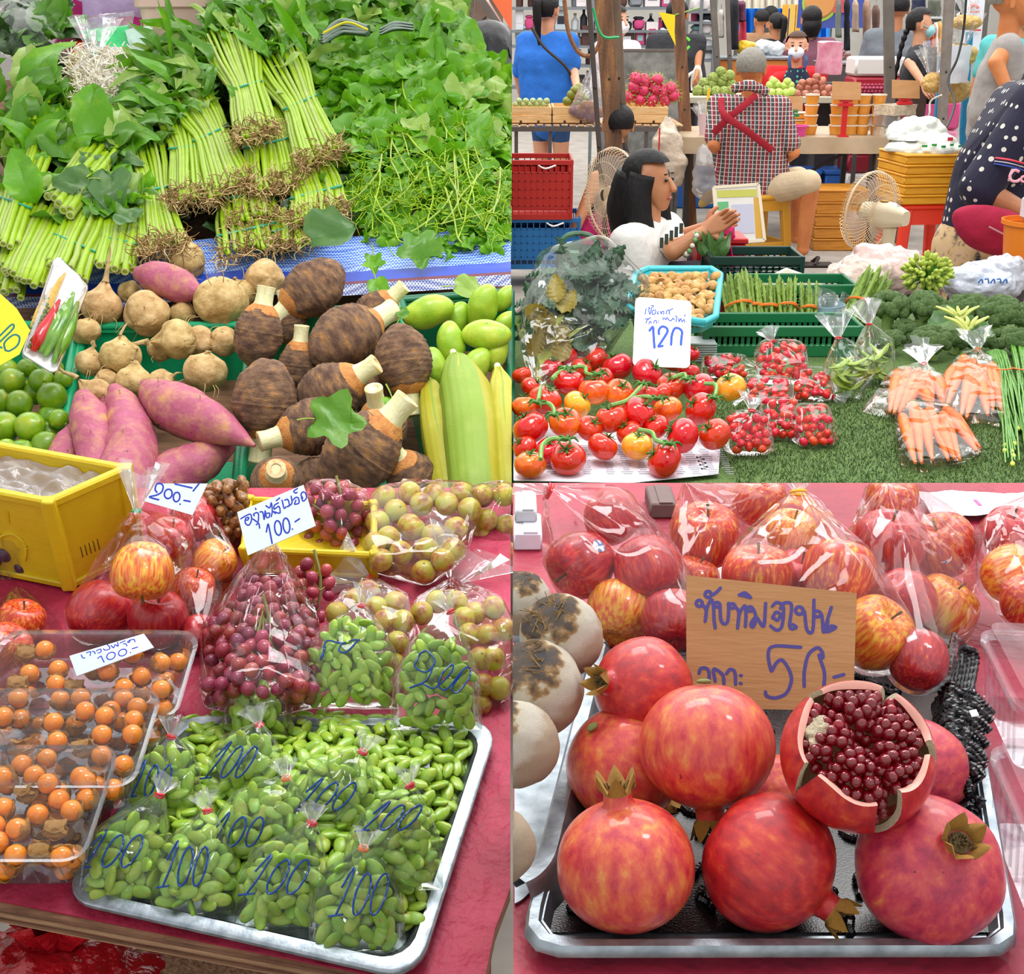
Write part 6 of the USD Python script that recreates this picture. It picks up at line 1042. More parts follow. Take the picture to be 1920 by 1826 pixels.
for i,a in enumerate([(1358,692,84,48,(1418,690),'clear bag of small tomatoes behind the big tomatoes, farthest left','bag of small tomatoes farthest left',26,'red',101),(1465,690,100,92,(1448,640),'clear bag of small tomatoes on top at the back, tied upper left','top back bag of small tomatoes',36,'red',102,.035,.03),(1520,728,76,70,(1562,745),'clear bag of small tomatoes at the right whose end points right','right bag of small tomatoes',24,'red',103),(1402,822,88,96,(1410,770),'clear bag of small tomatoes in the front left beside the newspaper','front left bag of small tomatoes',34,'red',104),(1462,790,76,96,(1466,845),'clear bag of small tomatoes in the front middle with its tuft to the front','front middle bag of small tomatoes',30,'red',105),(1524,802,76,96,(1548,850),'clear bag of small tomatoes in the front right','front right bag of small tomatoes',30,'red',106,.02),(1440,738,90,56,(1400,742),'clear bag of small tomatoes in the middle of the pile','middle bag of small tomatoes',24,'red',107,.03,.02)]):little_bag(*a)
POD=skin('pea_pod',[(.3,'7f9e2c'),(.7,'a4bc4c')],scale=30,rough=.35,bumps=(60,.002));
def pod_bag(cx,cy,w,h,tie,label,where,n,col,seed):
 r2=np.random.default_rng(seed);b=PZ(cx,cy+h*.36,ZM+.01);d=depth(b)-.02;k=d/F;cs_=[]
 for i in range(n):
  a=r2.uniform(-.9,.9)+(math.pi/2 if i%3==0 else 0);x,y=cx+r2.uniform(-.20,.20)*w,cy+h*r2.uniform(-.16,.30);l=25;q=[P(x-l*math.cos(a),y-l*math.sin(a)*.8,d-.01*(i%3)),P(x+5*math.sin(a),y+8,d-.01*(i%3)-.02),P(x+l*math.cos(a),y+l*math.sin(a)*.8,d-.01*(i%3))]
  t=thing('pea_pod',f'flat green pea pod inside the {where}','pea pod',M4(),'pods in the '+where);obj('pod',stube(q,[.002,.008,.009,.008,.002],14,8,flat=.4),POD,t);obj('pod_tip',stube([q[2],q[2]+(q[2]-q[1])*.18],.0012,4,4),GST,t);cs_+=[q[1],q[0],q[2]]
 bagobj(label,[(*(c_),.012) for c_ in cs_]+[(*P(cx,cy+h*.3,d),.035)],P(*tie,d-.01),unit(_U-.2*_R),.06,.028,col,seed,.005,.014,8)
pod_bag(1590,690,96,134,(1572,634),'clear bag of flat pea pods tied with a red band, left one','left bag of pea pods',20,'red',111);pod_bag(1640,668,76,110,(1630,608),'clear bag of flat pea pods behind the first, tied with a red band','right bag of pea pods',14,'red',112)
CAR=skin('carrot',[(.3,'d4580a'),(.7,'e47814')],scale=60,stretch=(1,1,.3),rough=.4,bumps=(160,.0008),detail=3);CTOP=plain('carrot_top','8aa03c',.6)
def carrots(lst,where,label,tie,col,seed,corners,tl=.06):
 bs=[]
 for i,(a,b) in enumerate(lst):
  d0,d1=depth(PZ(*a,ZM+.035)),depth(PZ(*b,ZM+.022));p,q=P(*a,d0),P(*b,d1);r=11.5/F*d0;t=thing('carrot',f'orange carrot {where}, {ordinal(i)} from the left','carrot',M4());m=stube([p,(p*2+q)/3+[0,0,.003],(p+q*2)/3,q],[r*.8,r*1.05,r*.85,r*.55,.003],22,12);obj('root',bump(m,.0012,60,i),CAR,t);obj('stalk',stube([p,p+(p-q)*.07],[r*.4,r*.3],5,6),CTOP,t);bs+=[(*p,r),(*q,.006)]
 for x,y in corners:bs.append((*PZ(x,y,ZM+.008),.004))
 if tie:tp=P(*tie,depth(PZ(*tie,ZM+.05)));bagobj(label,bs,tp,_U*.8+[0,.5,0],tl,.03,col,seed,.004,.015,8)
 else:bagobj(label,bs,PZ(*lst[len(lst)//2][0],ZM+.05),_U,.03,.02,'red',seed,.004,.015,8,notuft=True)
carrots([((1683,700),(1668,772)),((1702,696),(1676,775)),((1722,698),(1685,776)),((1736,706),(1692,770)),((1738,702),(1748,765)),((1728,730),(1750,768)),((1760,712),(1768,760))],'in the left carrot bag','clear bag of carrots, left one at the back, gathered at the top',(1732,682),'red',121,[(1622,768),(1668,780)])
carrots([((1808,672),(1775,762)),((1824,680),(1802,780)),((1838,690),(1812,784)),((1852,690),(1862,770)),((1840,712),(1852,778)),((1860,686),(1882,780)),((1790,690),(1760,750))],'in the right carrot bag','clear bag of long carrots at the right, tied with an orange band',(1833,656),'orange',122,[(1800,795),(1886,798),(1880,770)])
carrots([((1692,782),(1716,868)),((1714,762),(1728,868)),((1730,775),(1748,862)),((1742,770),(1778,862)),((1768,778),(1800,862)),((1790,790),(1832,846)),((1775,768),(1838,840)),((1762,800),(1790,860))],'in the front carrot bag','clear bag of carrots lying in front on the grass mat',None,'red',123,[(1690,865),(1735,880),(1840,842),(1690,780)])
# ---- chives, broccoli
CHV=skin('chive',[(.3,'3f7a20'),(.7,'6fa83c')],scale=40,rough=.4);BUD=plain('chive_bud','c8d048',.5)
for j,(bx_,a,b,m_) in enumerate([('left',(1868,655),(1905,850),(1880,690)),('right',(1915,640),(1945,840),(1922,690))]):
 t=thing('chive_bundle',f'bundle of long flowering chives lying at the right edge, the {bx_} one of two','herbs bundle',M4())
 for i in range(30):
  u=rg.uniform(-1,1);p,q,e=PZ(a[0]+u*20,a[1]+6*abs(u),ZM+.03+.012*rg.random()),PZ(m_[0]+u*17,m_[1],ZM+.03+.015*rg.random()),PZ(b[0]+u*26+rg.normal()*8,b[1]+rg.uniform(-50,25),ZM+.012);obj('stem',stube([p,q,(q+e)/2+rg.normal(size=3)*.005,e],[.0032,.0026,.0020],12,5),CHV,t,smooth=True)
  if i%3==0:obj('bud',xf(ico(.0052,1,(1,1,2.0)),M4(frame(e-q),e)),BUD,t,smooth=True)
 obj('tie_band',tube([PZ(m_[0]+20*math.cos(x),m_[1]+3*math.sin(x),ZM+.035+.02*math.sin(x)) for x in np.linspace(0,6.3,16)],.002,5),TIE['orange'],t)
BRO=skin('broccoli',[(.3,'44642e'),(.5,'648644'),(.75,'94ac66')],scale=9,rough=.75,bumps=(150,.004),spots=('8a9a5c',160,.66));BST=skin('broccoli_stalk',[(.3,'8fb060'),(.7,'b8cc80')],scale=20,rough=.5)
_bc=[];r2=np.random.default_rng(5)
for i in range(60):th,ph=math.acos(r2.uniform(-.15,1)),r2.uniform(0,6.28);_bc.append(xf(bump(ico(r2.uniform(.22,.32),2),.03,9,i),M4(t=np.array([math.sin(th)*math.cos(ph),math.sin(th)*math.sin(ph),math.cos(th)*.72])*.80)))
BK=Kind('broccoli','broccoli',[('florets',join(_bc),BRO),('stalk',lathe([(.28,-1.0),(.30,-.5),(.45,.1),(.2,.2)],14),BST)]+[('leaf',place_leaf(leaf('round',.3,-.4,.5,i),np.array([.2*math.cos(i*2.4),.2*math.sin(i*2.4),-.5]),np.array([math.cos(i*2.4),math.sin(i*2.4),.4]),np.array([math.cos(i*2.4)*.5,math.sin(i*2.4)*.5,1]),1.0),GL['blue']) for i in range(2)])
for i,(x,y,r,lab) in enumerate([(1668,578,36,'at the back left below the chive flowers'),(1738,580,38,'at the back, right of the first'),(1812,580,36,'at the back in the middle'),(1872,588,38,'at the back, second from the right'),(1925,600,34,'at the back by the right edge'),(1745,642,36,'in front, beside the carrots'),(1668,640,26,'in front, behind the pea pods'),(1700,622,26,'half hidden in the middle left'),(1868,640,26,'behind the chives'),(1905,640,30,'in front at the right edge'),(1800,640,24,'low in the middle behind the carrots')]):
 c,rr_=onfloor(x,y,r,ZM+(.05 if y<600 else.01),.75);BK.put(M4(frame(unit(_U+.4*_R*math.sin(i*2)-.5*_D))@rz(i*1.7),c,rr_*1.08),'dark green broccoli head '+lab)
for i,(x,y,s_,lab) in enumerate([(1795,598,40,'pale yellow-green cabbage stalk with leaves among the broccoli, left'),(1812,618,34,'pale yellow-green stalk with leaves above the right carrot bag'),(1868,590,34,'pale leafy stalk on the back right broccoli')]):
 t=thing('cabbage_stalk',lab,'vegetable stalk',M4());c=PZ(x,y,ZM+(.09,.09,.045)[i])
 for j in range(5):obj('stalk',stube([c+rg.normal(size=3)*.008,c+_R*(.03*(j-2))/2+_U*.02-_D*.01,c+_R*.03*(j-2)+_U*.035],[.008,.006,.003],8,6),plain('pale_stalk','c8d070',.5),t)
 obj('leaf',place_leaf(leaf('round',.4,.3,1,i),c,unit(-_D+_U),_R*(1 if i%2 else -1),.08),GL['blue'],t,smooth=True)
t=thing('chive_flower_bunch','round bunch of chive buds standing behind the broccoli','herbs bundle',M4());c=PZ(1738,512,ZM+.16);bl=[]
for i in range(190):
 v=unit(rg.normal(size=3)+.35*_U-.3*_D);p=c+v*np.array([1.1,1,.85])*.062*rg.uniform(.75,1.12);bl.append(stube([c-_U*.10+rg.normal(size=3)*.008,c-_U*.02,p],[.0016,.0012],6,4));(obj('bud',xf(ico(.0085,1,(.8,.8,1.4)),M4(frame(v),p)),plain('green_bud','a8b848',.5,vary=.3,bumps=(60,0)),t,smooth=True))
obj('stems',join(bl),CHV,t,kind='stuff')
# ---- asparagus and crates
ASP=skin('asparagus',[(.3,'5c7a26'),(.6,'7c9834'),(.8,'98ac48')],scale=12,stretch=(1,1,2),rough=.45,bumps=(50,.001));
def spear():
 m=lathe([(.5,0),(.55,.3),(.52,.7),(.56,.84),(.42,.93),(.15,1.0),(.001,1.02)],8);v=m[0]*[.068,.068,1];sc=[]
 for i in range(8):z=.35+.08*i;b=i*2.4;sc.append(xf(ico(.022,1,(1,.6,2.0)),M4(frame((.2*math.cos(b),.2*math.sin(b),1)),(.031*math.cos(b),.031*math.sin(b),z))))
 return join((v,m[1]),*sc)
SPR_=spear()
def asparagus(label,bottom,top,w,n,d,bandt=.38):
 t=thing('asparagus_bundle',label,'asparagus',M4());r2=np.random.default_rng(int(bottom[0]));b,e=P(*bottom,d),P(*top,d+.05);ax=unit(e-b);L=np.linalg.norm(e-b);k=d/F;rr_=w*k/2
 for i in range(n):a=i*2.4;q=math.sqrt((i+.5)/n)*rr_*.92;off=_R*q*math.cos(a)+np.cross(_R,ax)*q*math.sin(a);z=unit(ax+off*1.2+r2.normal(size=3)*.03);obj('spear',xf(SPR_,M4(frame(z)@rz(i),b+off,L*r2.uniform(.84,1.08))),ASP,t,smooth=40)
 obj('tie_band',band(b+ax*L*bandt,ax,rr_*1.05,.006,1),TIE['orange'],t); return t
DA=depth(PZ(1460,640,ZM))+.06
for lab,b,e,w,n in [('asparagus bundle at the left end of the green crate',(1392,612),(1378,516),52,20),('asparagus bundle second from the left, spears spread',(1418,612),(1408,520),36,12),('asparagus bundle third from the left',(1440,612),(1432,530),44,16),('asparagus bundle fourth from the left with a low orange band',(1474,612),(1470,522),44,16),('thin asparagus bundle standing apart at the right of the green crate',(1516,612),(1514,528),30,11),('asparagus bundle leaning right beside the broccoli',(1596,612),(1645,512),56,22)]:asparagus(lab,b,e,w,n,DA)
def lattice_crate(name,label,o,w,d,h,mt,M=None,bars=True,cat='crate',nx=9,nz=3):
 """plastic crate with slotted walls: rim, floor, corner posts, bars"""
 t=thing(name,label,cat,M4(t=o) if M is None else M);
 for sy in (-1,1):
  obj('rim',box(w,.012,.03,(0,sy*d/2,h-.03),.003),mt,t);obj('lower_rail',box(w*.97,.008,.03,(0,sy*d/2*.97,0)),mt,t);obj('bar',join([box(.006,.006,h-.05,(x,sy*d/2*.985,.025)) for x in np.linspace(-w*.46,w*.46,nx)]+[box(w*.97,.006,.006,(0,sy*d/2*.985,z)) for z in np.linspace(.03,h-.03,nz+2)[1:-1]]),mt,t)
  obj('rim',box(.012,d,.03,(sy*w/2,0,h-.03),.003),mt,t);obj('lower_rail',box(.008,d*.97,.03,(sy*w/2*.97,0,0)),mt,t);obj('bar',join([box(.006,.006,h-.05,(sy*w/2*.985,y,.025)) for y in np.linspace(-d*.46,d*.46,max(3,int(nx*d/w)))]+[box(.006,d*.97,.006,(sy*w/2*.985,0,z)) for z in np.linspace(.03,h-.03,nz+2)[1:-1]]),mt,t)
  for sx in (-1,1):obj('corner_post',box(.016,.016,h,(sx*w/2*.985,sy*d/2*.985,0),.002),mt,t)
 obj('bottom',box(w*.96,d*.96,.006),mt,t); return t
GC=plain('crate_green','14683c',.4);GCD=plain('crate_dark','12352c',.4);kA=DA/F
lattice_crate('plastic_crate','green slotted crate in front holding the asparagus bundles',PZ(1468,672,ZM)+[0,.10,.002],276*kA,.17,.085,GC,nx=26,nz=4)
q=PZ(1530,640,ZM)+[0,.33,.002];lattice_crate('plastic_crate','green slotted crate behind the asparagus with clear bags in it',q,.34,.18,.115,GC,nx=18,nz=5)
q=PZ(1450,600,ZM)+[-.0,.42,.0];lattice_crate('plastic_crate','dark green slotted crate at the very back of the mat',q,.30,.20,.14,GCD,nx=14,nz=5)
t=thing('paper_sheet','white paper sheet lying over the dark green crate','paper',M4());e=[P(*a,DA+.3) for a in ((1420,532),(1475,505),(1540,528),(1545,545),(1430,545))];obj('sheet',loft([e,[p+[0,.01,.004] for p in e]],True,True),plain('cream_paper','e8dcc4',.7),t)
t=thing('plastic_tub','pale blue clear tub standing in the green crate behind the thin asparagus','tub',M4(t=P(1545,600,DA+.12)-[0,0,.04]));obj('tub',lathe([(.05,0),(.06,.09),(.056,.09),(.047,.004)],20),plain('pale_blue_tub','9ab8c8',.3),t);obj('bag_inside',tuft((0,0,.03),(.3,0,1),.09,.05,4),FILMT,t)
# mushroom basket
TQ=plain('turquoise_plastic','3fb8c0',.35);t=thing('plastic_basket','turquoise basket of mushrooms behind the price board','basket',M4());dm=3.22
bo=[P(*a,dm+o) for a,o in (((1190,640),0),((1335,620),0),((1345,560),.25),((1215,560),.25))];to_=[P(*a,dm+o) for a,o in (((1172,580),-.02),((1338,605),-.05),((1350,505),.25),((1198,505),.25))]
def ringq(q,n=12,f=.12):
 L=[]
 for i in range(4):
  a,b=q[i],q[(i+1)%4];L+=[a+(b-a)*u for u in np.linspace(f,1-f,n)]
 return np.array(L)
b_,tt_=ringq(bo),ringq(to_);cc_=tt_.mean(0)
obj('wall',loft([b_,tt_,cc_+(tt_-cc_)*1.05+[0,0,.004],cc_+(tt_-cc_)*1.05-[0,0,.012]]),TQ,t);obj('rim',tube(np.vstack([cc_+(tt_-cc_)*1.03,(cc_+(tt_-cc_)*1.03)[:1]]),.009,8),TQ,t);obj('bottom',loft([b_,b_+[0,0,.006]],True,True),TQ,t)
obj('slots',join([xf(box(.008,.003,.011),M4(frame([0,0,1]),b_[j]*(1-u)+tt_[j]*u-unit(cc_-tt_[j])*[1,1,0]*.003)) for j in range(0,12) for u in (.45,.7)]),plain('slot_shadow','8a5a30',.8),t)
MSH=skin('mushroom_cap',[(.3,'8a5a24'),(.5,'b88844'),(.75,'d8b878')],scale=1.1,rough=.55,bumps=(6,.0006),hue=.01);MST=plain('mushroom_stem','e4d8bc',.6)
MUK=Kind('mushroom','mushroom',[('cap',bump(lathe([(.001,.75),(.4,.68),(.8,.4),(1.0,.0),(.92,-.22),(.7,-.2),(.3,-.1),(.001,-.1)],18),.07,2,4),MSH),('stem',lathe([(.3,-.1),(.26,-.6),(.32,-.95),(.001,-1.0)],10),MST)])
mp=[(x+rg.normal()*3,y+rg.normal()*2) for y in np.arange(520,602,10) for x in np.arange(1204,1345,16)];mp=[(x+(y-560)*-.12,y) for x,y in mp if not (x>1325 and y>585)]
for (x,y),w in zip(mp,rowplace(mp,9)):d=dm+.19-(y-520)*.0024;MUK.put(M4(frame(unit(_U-.7*_D+rg.normal(size=3)*.7)),P(x,y,d),12.5/F*d),f'tan mushroom in the turquoise basket, {w}')
# kale bag
KL=leafmat('kale','4a6a50','8aa486',60,.5,.2);kt=thing('kale_bunch','curly dark kale inside the tall clear bag left of the mushrooms','greens',M4());kp=Polygon([(1000,570),(1050,505),(1120,490),(1180,545),(1165,630),(1080,650),(1000,660)]);k=0
frl=[]
for i in range(3):
 nu,nv=15,7;g=np.zeros((nu,nv,3))
 for a_ in range(nu):
  for b_2 in range(nv):u,v=a_/(nu-1),b_2/(nv-1)*2-1;w_=.32*math.sin(math.pi*u**.7)+.02;g[a_,b_2]=(u,v*w_,.12*abs(v)**2*math.sin(u*40+i+v*3)-.3*u*u+.1*abs(v))
 frl.append(loft(g,wrap=False))
while k<130:
 x,y=rg.uniform(1000,1190),rg.uniform(465,660)
 if not kp.contains(Point(x,y)): continue
 d=3.25-.12*rg.random()+(640-y)*.0008;p=P(x,y,d);s_=rg.uniform(40,66)/F*d;obj('leaf',place_leaf(frl[k%3],p,unit(-_D+.4*_U+rg.normal(size=3)*.6),unit(_U+rg.normal(size=3)*.6),s_),KL,kt,smooth=True);k+=1
st_=[stube([P(1006+rg.normal()*4,716,3.05),P(1010+30*u,660,3.12),P(1000+160*u,590,3.2)],[.005,.004,.003],8,5) for u in rg.uniform(0,1,16)];obj('stems',join(st_),plain('kale_stem','a8b050',.5),kt);
for i in range(9):obj('yellow_leaf',place_leaf(frl[i%3],P(rg.uniform(985,1060),rg.uniform(560,680),3.08),unit(-_D+rg.normal(size=3)*.4),unit(_U+rg.normal(size=3)*.5),.075),leafmat('yellow_leaf','9a8a3c','c8b45c',30),kt,smooth=True)
bagobj('tall clear plastic bag around the kale, pointed at its foot',[(*P(1040,500,3.3),.05),(*P(1120,480,3.3),.05),(*P(1180,540,3.25),.05),(*P(1110,640,3.1),.05),(*P(1010,620,3.1),.05)],P(1006,722,3.02),-_U,.02,.01,'yellow',131,.008,.022,12,notuft=True)
t=thing('grey_pack','stack of flat grey plastic bags beside the price board','plastic bags',M4(t=PZ(1318,680,ZM)+[0,.05,0]));[obj('bag_sheet',box(.075,.09,.006,(0,0,.0065*i),.002),plain('grey_film','a8b0b0',.35),t) for i in range(8)]
# ================================================================ the market hall behind
SKIN_={k:skin('skin_'+k,[(.3,a),(.7,b)],scale=6,rough=.5,sss=.1,bumps=(90,.0008)) for k,a,b in (('light','c88a68','dba383'),('tan','b0704a','c88a60'),('warm','c0703c','d88a50'))}
HAIR={k:skin('hair_'+k,[(.3,a),(.7,b)],scale=50,stretch=(4,4,.3),rough=.55,spec=.3,bumps=(90,.002),bstretch=(4,4,.4)) for k,a,b in (('black','0a080a','181416'),('grey','6a665e','9a948a'),('brown','3a2418','5a3a28'))}
def U_(parts): return Manifold.batch_boolean(parts,__import__('manifold3d').OpType.Add)
def bones(lst,ed=.02,sm=8):
 """bodies of balls (point, radius, point, radius, ...) hulled pairwise and melted into one skin"""
 P_=[]
 for b in lst:P_.append(hullballs([(*b[i],b[i+1]) for i in range(0,len(b),2)]))
 return taubin(arr(U_(P_).refine_to_length(ed)),sm)
def head_balls(c,up,fw,s=1.0):
 """skull, jaw, nose, ears around the centre c"""
 r=np.cross(fw,up);up,fw=up*s,fw*s;r=r*s
 return [[c+up*.025-fw*.015,.088*s,c-up*.035+fw*.035,.062*s,c-up*.085+fw*.055,.034*s],[c+fw*.088+up*.01,.010*s,c+fw*.108-up*.025,.014*s],[c+r*.083+up*.02,.016*s,c+r*.085-up*.025,.012*s],[c-r*.083+up*.02,.016*s,c-r*.085-up*.025,.012*s]]
def fingers(w,dr,pn,s=1.0,curl=.5):
 """hand bones: palm, four unequal fingers and a thumb from the wrist w along dr, palm facing pn"""
 sd=unit(np.cross(dr,pn));pm=w+dr*.085*s;out=[[w,.024*s,w+dr*.045*s+sd*.022*s,.017*s,w+dr*.045*s-sd*.022*s,.017*s,pm+sd*.03*s,.012*s,pm-sd*.03*s,.012*s]]
 for i,L in enumerate((.070,.082,.076,.058)):b=pm+sd*(.030-.020*i)*s;m=b+unit(dr+pn*curl*.5)*L*.5*s;out+=[[b,.0105*s,m,.0095*s],[m,.0095*s,m+unit(dr+pn*curl*1.6)*L*.5*s,.0078*s]]
 b=w+dr*.03*s+sd*.03*s;m=b+unit(dr*.6+sd+pn*.3)*.035*s; return out+[[b,.013*s,m,.011*s],[m,.011*s,m+unit(dr+sd*.4+pn*.4)*.032*s,.009*s]]
def face(t,c,up,fw,s=1.0,mask=None,eyes=True):
 r=np.cross(fw,up);R=np.stack([r,fw,up],1)
 if eyes:
  for q in (-1,1):obj('eye',xf(ico(.011*s,2,(1,.6,.7)),M4(R,c+s*(fw*.088+r*q*.033+up*.012))),plain('eye_dark','1c1412',.2),t);obj('eyebrow',xf(ico(.018*s,1,(1,.3,.22)),M4(R,c+s*(fw*.086+r*q*.034+up*.036))),HAIR['black'],t)
  if not mask:obj('mouth',xf(ico(.022*s,1,(1,.4,.3)),M4(R,c+s*(fw*.092-up*.062))),plain('lips','a04a44',.4),t)
 if mask:obj('face_mask',xf(bump(ico(1,3,(.066*s,.052*s,.055*s)),.004,40,3),M4(R,c+s*(fw*.062-up*.045))),plain('mask_'+mask,mask,.7,bumps=(60,.002)),t);obj('mask_strap',join([stube([c+s*(fw*.07+r*q*.055-up*.03),c+s*(r*q*.088+fw*.01-up*.005)],.003*s,5,4) for q in (-1,1)]),plain('mask_'+mask,mask,.7),t)
def hair(t,c,up,fw,kind,s=1.0,style='short',back=None):
 r=np.cross(fw,up);R=np.stack([r,fw,up],1);v,f=ico(1,4,(.096*s,.110*s,.105*s));v=v.copy();q=v/s;keep=~((q[:,1]>.02)&(q[:,2]<.052)&(np.abs(q[:,0])<.2))&(q[:,2]>(-.075 if style!='short' else -.045));keep&=~((np.abs(q[:,0])>.07)&(q[:,2]<-.01)&(q[:,1]>-.03))
 v*=(1+.05*(fbm(v*60/s,3,4)-.5))[:,None];f2=f[keep[f].all(1)];obj('hair',xf((v+np.array([0,-.012,.028])*s,f2),M4(R,c)),HAIR[kind],t,smooth=True)
 if style=='tail':b=c-fw*.10*s+up*.05*s;obj('ponytail',bump(stube([b,b-fw*.05*s+up*.01,b-fw*.05*s-up*.12,b-fw*.02*s-up*.30],[.02,.036,.034,.010],16,12),.006,30,2),HAIR[kind],t);obj('hair_tie',band(b,-fw,.022*s,.01),plain('hair_tie','8a2a4a',.5),t)
 if style=='long':obj('long_hair',join(*[bump(stube([c+r*q*.075*s+up*.03,c+r*q*.095*s-up*.06-fw*.01,c+r*q*.09*s-up*.20+fw*.02,c+r*q*.08*s-up*.36+fw*.05],[.03,.034,.028,.008],18,10,flat=1.5),.006,30,3) for q in (-1,1)],bump(stube([c-fw*.06*s+up*.03,c-fw*.085*s-up*.1,c-fw*.07-up*.28],[.07,.085,.04],14,12),.008,24,5)),HAIR[kind],t,smooth=True)
 if style=='bob':obj('long_hair',bump(stube([c-fw*.02*s+up*.03,c-fw*.04*s-up*.06,c-fw*.03*s-up*.15],[.085,.098,.07],14,14),.006,24,5),HAIR[kind],t)
 if style=='braid':b=c-fw*.09*s;z=np.linspace(0,1,40);q=spline([b,b-fw*.04-up*.15,b-fw*.07-up*.4,b-fw*.10-up*.62],40);obj('braid',tube(q,.022*(1-.5*z)*(1+.25*np.sin(z*60)),8),HAIR[kind],t)
def stander(label,px,head,hip,foot_z,y,sh,fw,hk='black',style='short',sk='light',top=None,low=None,arms=None,mask=None,slv=.55,scale=1.0,skirt=False,seated=False,eyes=True,bulk=1.0,lowlen=1.0,extra=None):
 """a person at depth y: head centre and hip centre in pixels, sh = half shoulder width (m), fw = facing (x, y)"""
 s=scale;H=PY(*head,y);B=PY(*hip,y);fw=unit([fw[0],fw[1],0]);up=unit(H-B+np.array([0,0,.0]));r=unit(np.cross(fw,[0,0,1]));uz=np.array([0,0,1.0]);N=H-uz*.15*s;S=[N-uz*.07*s+r*q*sh for q in (-1,1)];C=N-uz*.20*s
 t=thing('person',label,'person',M4());tor=[[S[0],.055*s,S[1],.055*s,C+r*sh*.72,.095*s*bulk,C-r*sh*.72,.095*s*bulk],[C+r*sh*.62,.10*s*bulk,C-r*sh*.62,.10*s*bulk,B+r*sh*.55,.11*s*bulk,B-r*sh*.55,.11*s*bulk]]
 bd=[[N-uz*.09*s,.055*s,H-uz*.05*s,.05*s]]+head_balls(H,uz,fw,s)+tor;sl=[]
 A=arms or [None,None]
 for q,a in zip((0,1),A):
  g=1 if q else -1;el,wr=(S[q]+r*g*.06-uz*.27*s,S[q]+r*g*.07-uz*.50*s+fw*.10) if a is None else a
  el,wr=np.asarray(el,float),np.asarray(wr,float);bd+=[[S[q],.050*s,el,.040*s],[el,.038*s,wr,.027*s]]+fingers(wr,unit(wr-el),unit(-r*g+fw*.2),s*.95)
  sl.append([S[q],.064*s,S[q]+(el-S[q])*slv,.060*s])
 legs=[]
 if not seated:
  for g in (-1,1):hp=B+r*g*.09*s;kn=np.array([hp[0],hp[1],foot_z+(B[2]-foot_z)*.52])+fw*.02;an=np.array([hp[0],hp[1],foot_z+.08]);bd+=[[hp,.085*s,kn,.055*s],[kn,.054*s,an,.038*s],[an-uz*.03,.04*s,an-uz*.05+fw*.14,.03*s]];legs.append([hp+uz*.02,.095*s,hp+(kn-hp)*min(1,lowlen),.07*s]);(lowlen>1) and legs.append([kn,.066*s,kn+(an-kn)*(lowlen-1),.055*s])
 else:
  for hp,kn,an in seated:bd+=[[hp,.085*s,kn,.062*s],[kn,.060*s,an,.038*s],[an-uz*.02,.04*s,an-uz*.04+fw*.15,.03*s]];legs.append([hp,.10*s,hp+(kn-hp)*min(1,lowlen),.082*s])
 obj('body',bones(bd,.022),SKIN_[sk],t,smooth=True)
 def infl(l,e): return [[x+e if i%2 else x for i,x in enumerate(b)] for b in l]
 if top is not None:w=bones(infl(tor,.016)+sl+[[N-uz*.10*s,.062*s,C,.09*s]]+([[B,.13*s*bulk,B-uz*.10,.125*s*bulk]] if not seated else []),.02,6);w=(w[0]+(fbm(w[0]*9,3,2)-.5)[:,None]*.02,w[1]);obj('shirt',w,top,t,smooth=True)
 if low is not None:
  w=bones(legs+[[B+r*.06,.125*s*bulk,B-r*.06,.125*s*bulk]]+([[B+r*.1,.11,B-r*.1,.11,B+r*.12-uz*.5,.11,B-r*.12-uz*.5,.11]] if skirt else []),.022,6);obj('trousers' if not skirt else 'skirt',w,low,t,smooth=True)
 hair(t,H,uz,fw,hk,s,style);face(t,H,uz,fw,s,mask,eyes); return t,H,N,S,C,B,r,fw
PLAID=mat('plaid_shirt',{'tc':('texture_coordinate',{}),'s':('separate_xyz',{}),**{k:v for i,(ax,f,th) in enumerate((('x',260,.86),('x',260,.3),('z',230,.90))) for k,v in ((f'm{i}',('math',{'math_type':'multiply_add','value2':float(f),'value3':1.3*i})),(f'w{i}',('math',{'math_type':'sine'})),(f'g{i}',('math',{'math_type':'greater_than','value2':float(th)})))},'h':('math',{'math_type':'multiply','value2':130.0}),'hw':('math',{'math_type':'sine'}),'hg':('math',{'math_type':'greater_than','value2':0.0}),'c0':('mix_color',{'a':hx('8a2430'),'b':hx('38484c')}),'c1':('mix_color',{'b':hx('d8d0c8')}),'c2':('mix_color',{'b':hx('c8c0b8')}),'p':('principled_bsdf',{'roughness':.8})},[('tc.object','s.vector'),('s.x','m0.value1'),('m0.value','w0.value1'),('w0.value','g0.value1'),('s.z','m2.value1'),('m2.value','w2.value1'),('w2.value','g2.value1'),('s.x','h.value1'),('h.value','hw.value1'),('hw.value','hg.value1'),('hg.value','c0.fac'),('c0.result','c1.a'),('g0.value','c1.fac'),('c1.result','c2.a'),('g2.value','c2.fac'),('c2.result','p.base_color')])
def dotted(name,base,dot,sc,r): return mat(name,{'tc':('texture_coordinate',{}),'v':('voronoi_texture',{'scale':float(sc),'randomness':.25}),'g':('math',{'math_type':'less_than','value2':float(r)}),'m':('mix_color',{'a':hx(base),'b':hx(dot)}),'p':('principled_bsdf',{'roughness':.8})},[('tc.object','v.vector'),('v.distance','g.value1'),('g.value','m.fac'),('m.result','p.base_color')])
CL= lambda n,c:plain('cloth_'+n,c,.85,bumps=(14,.012),vary=.08)
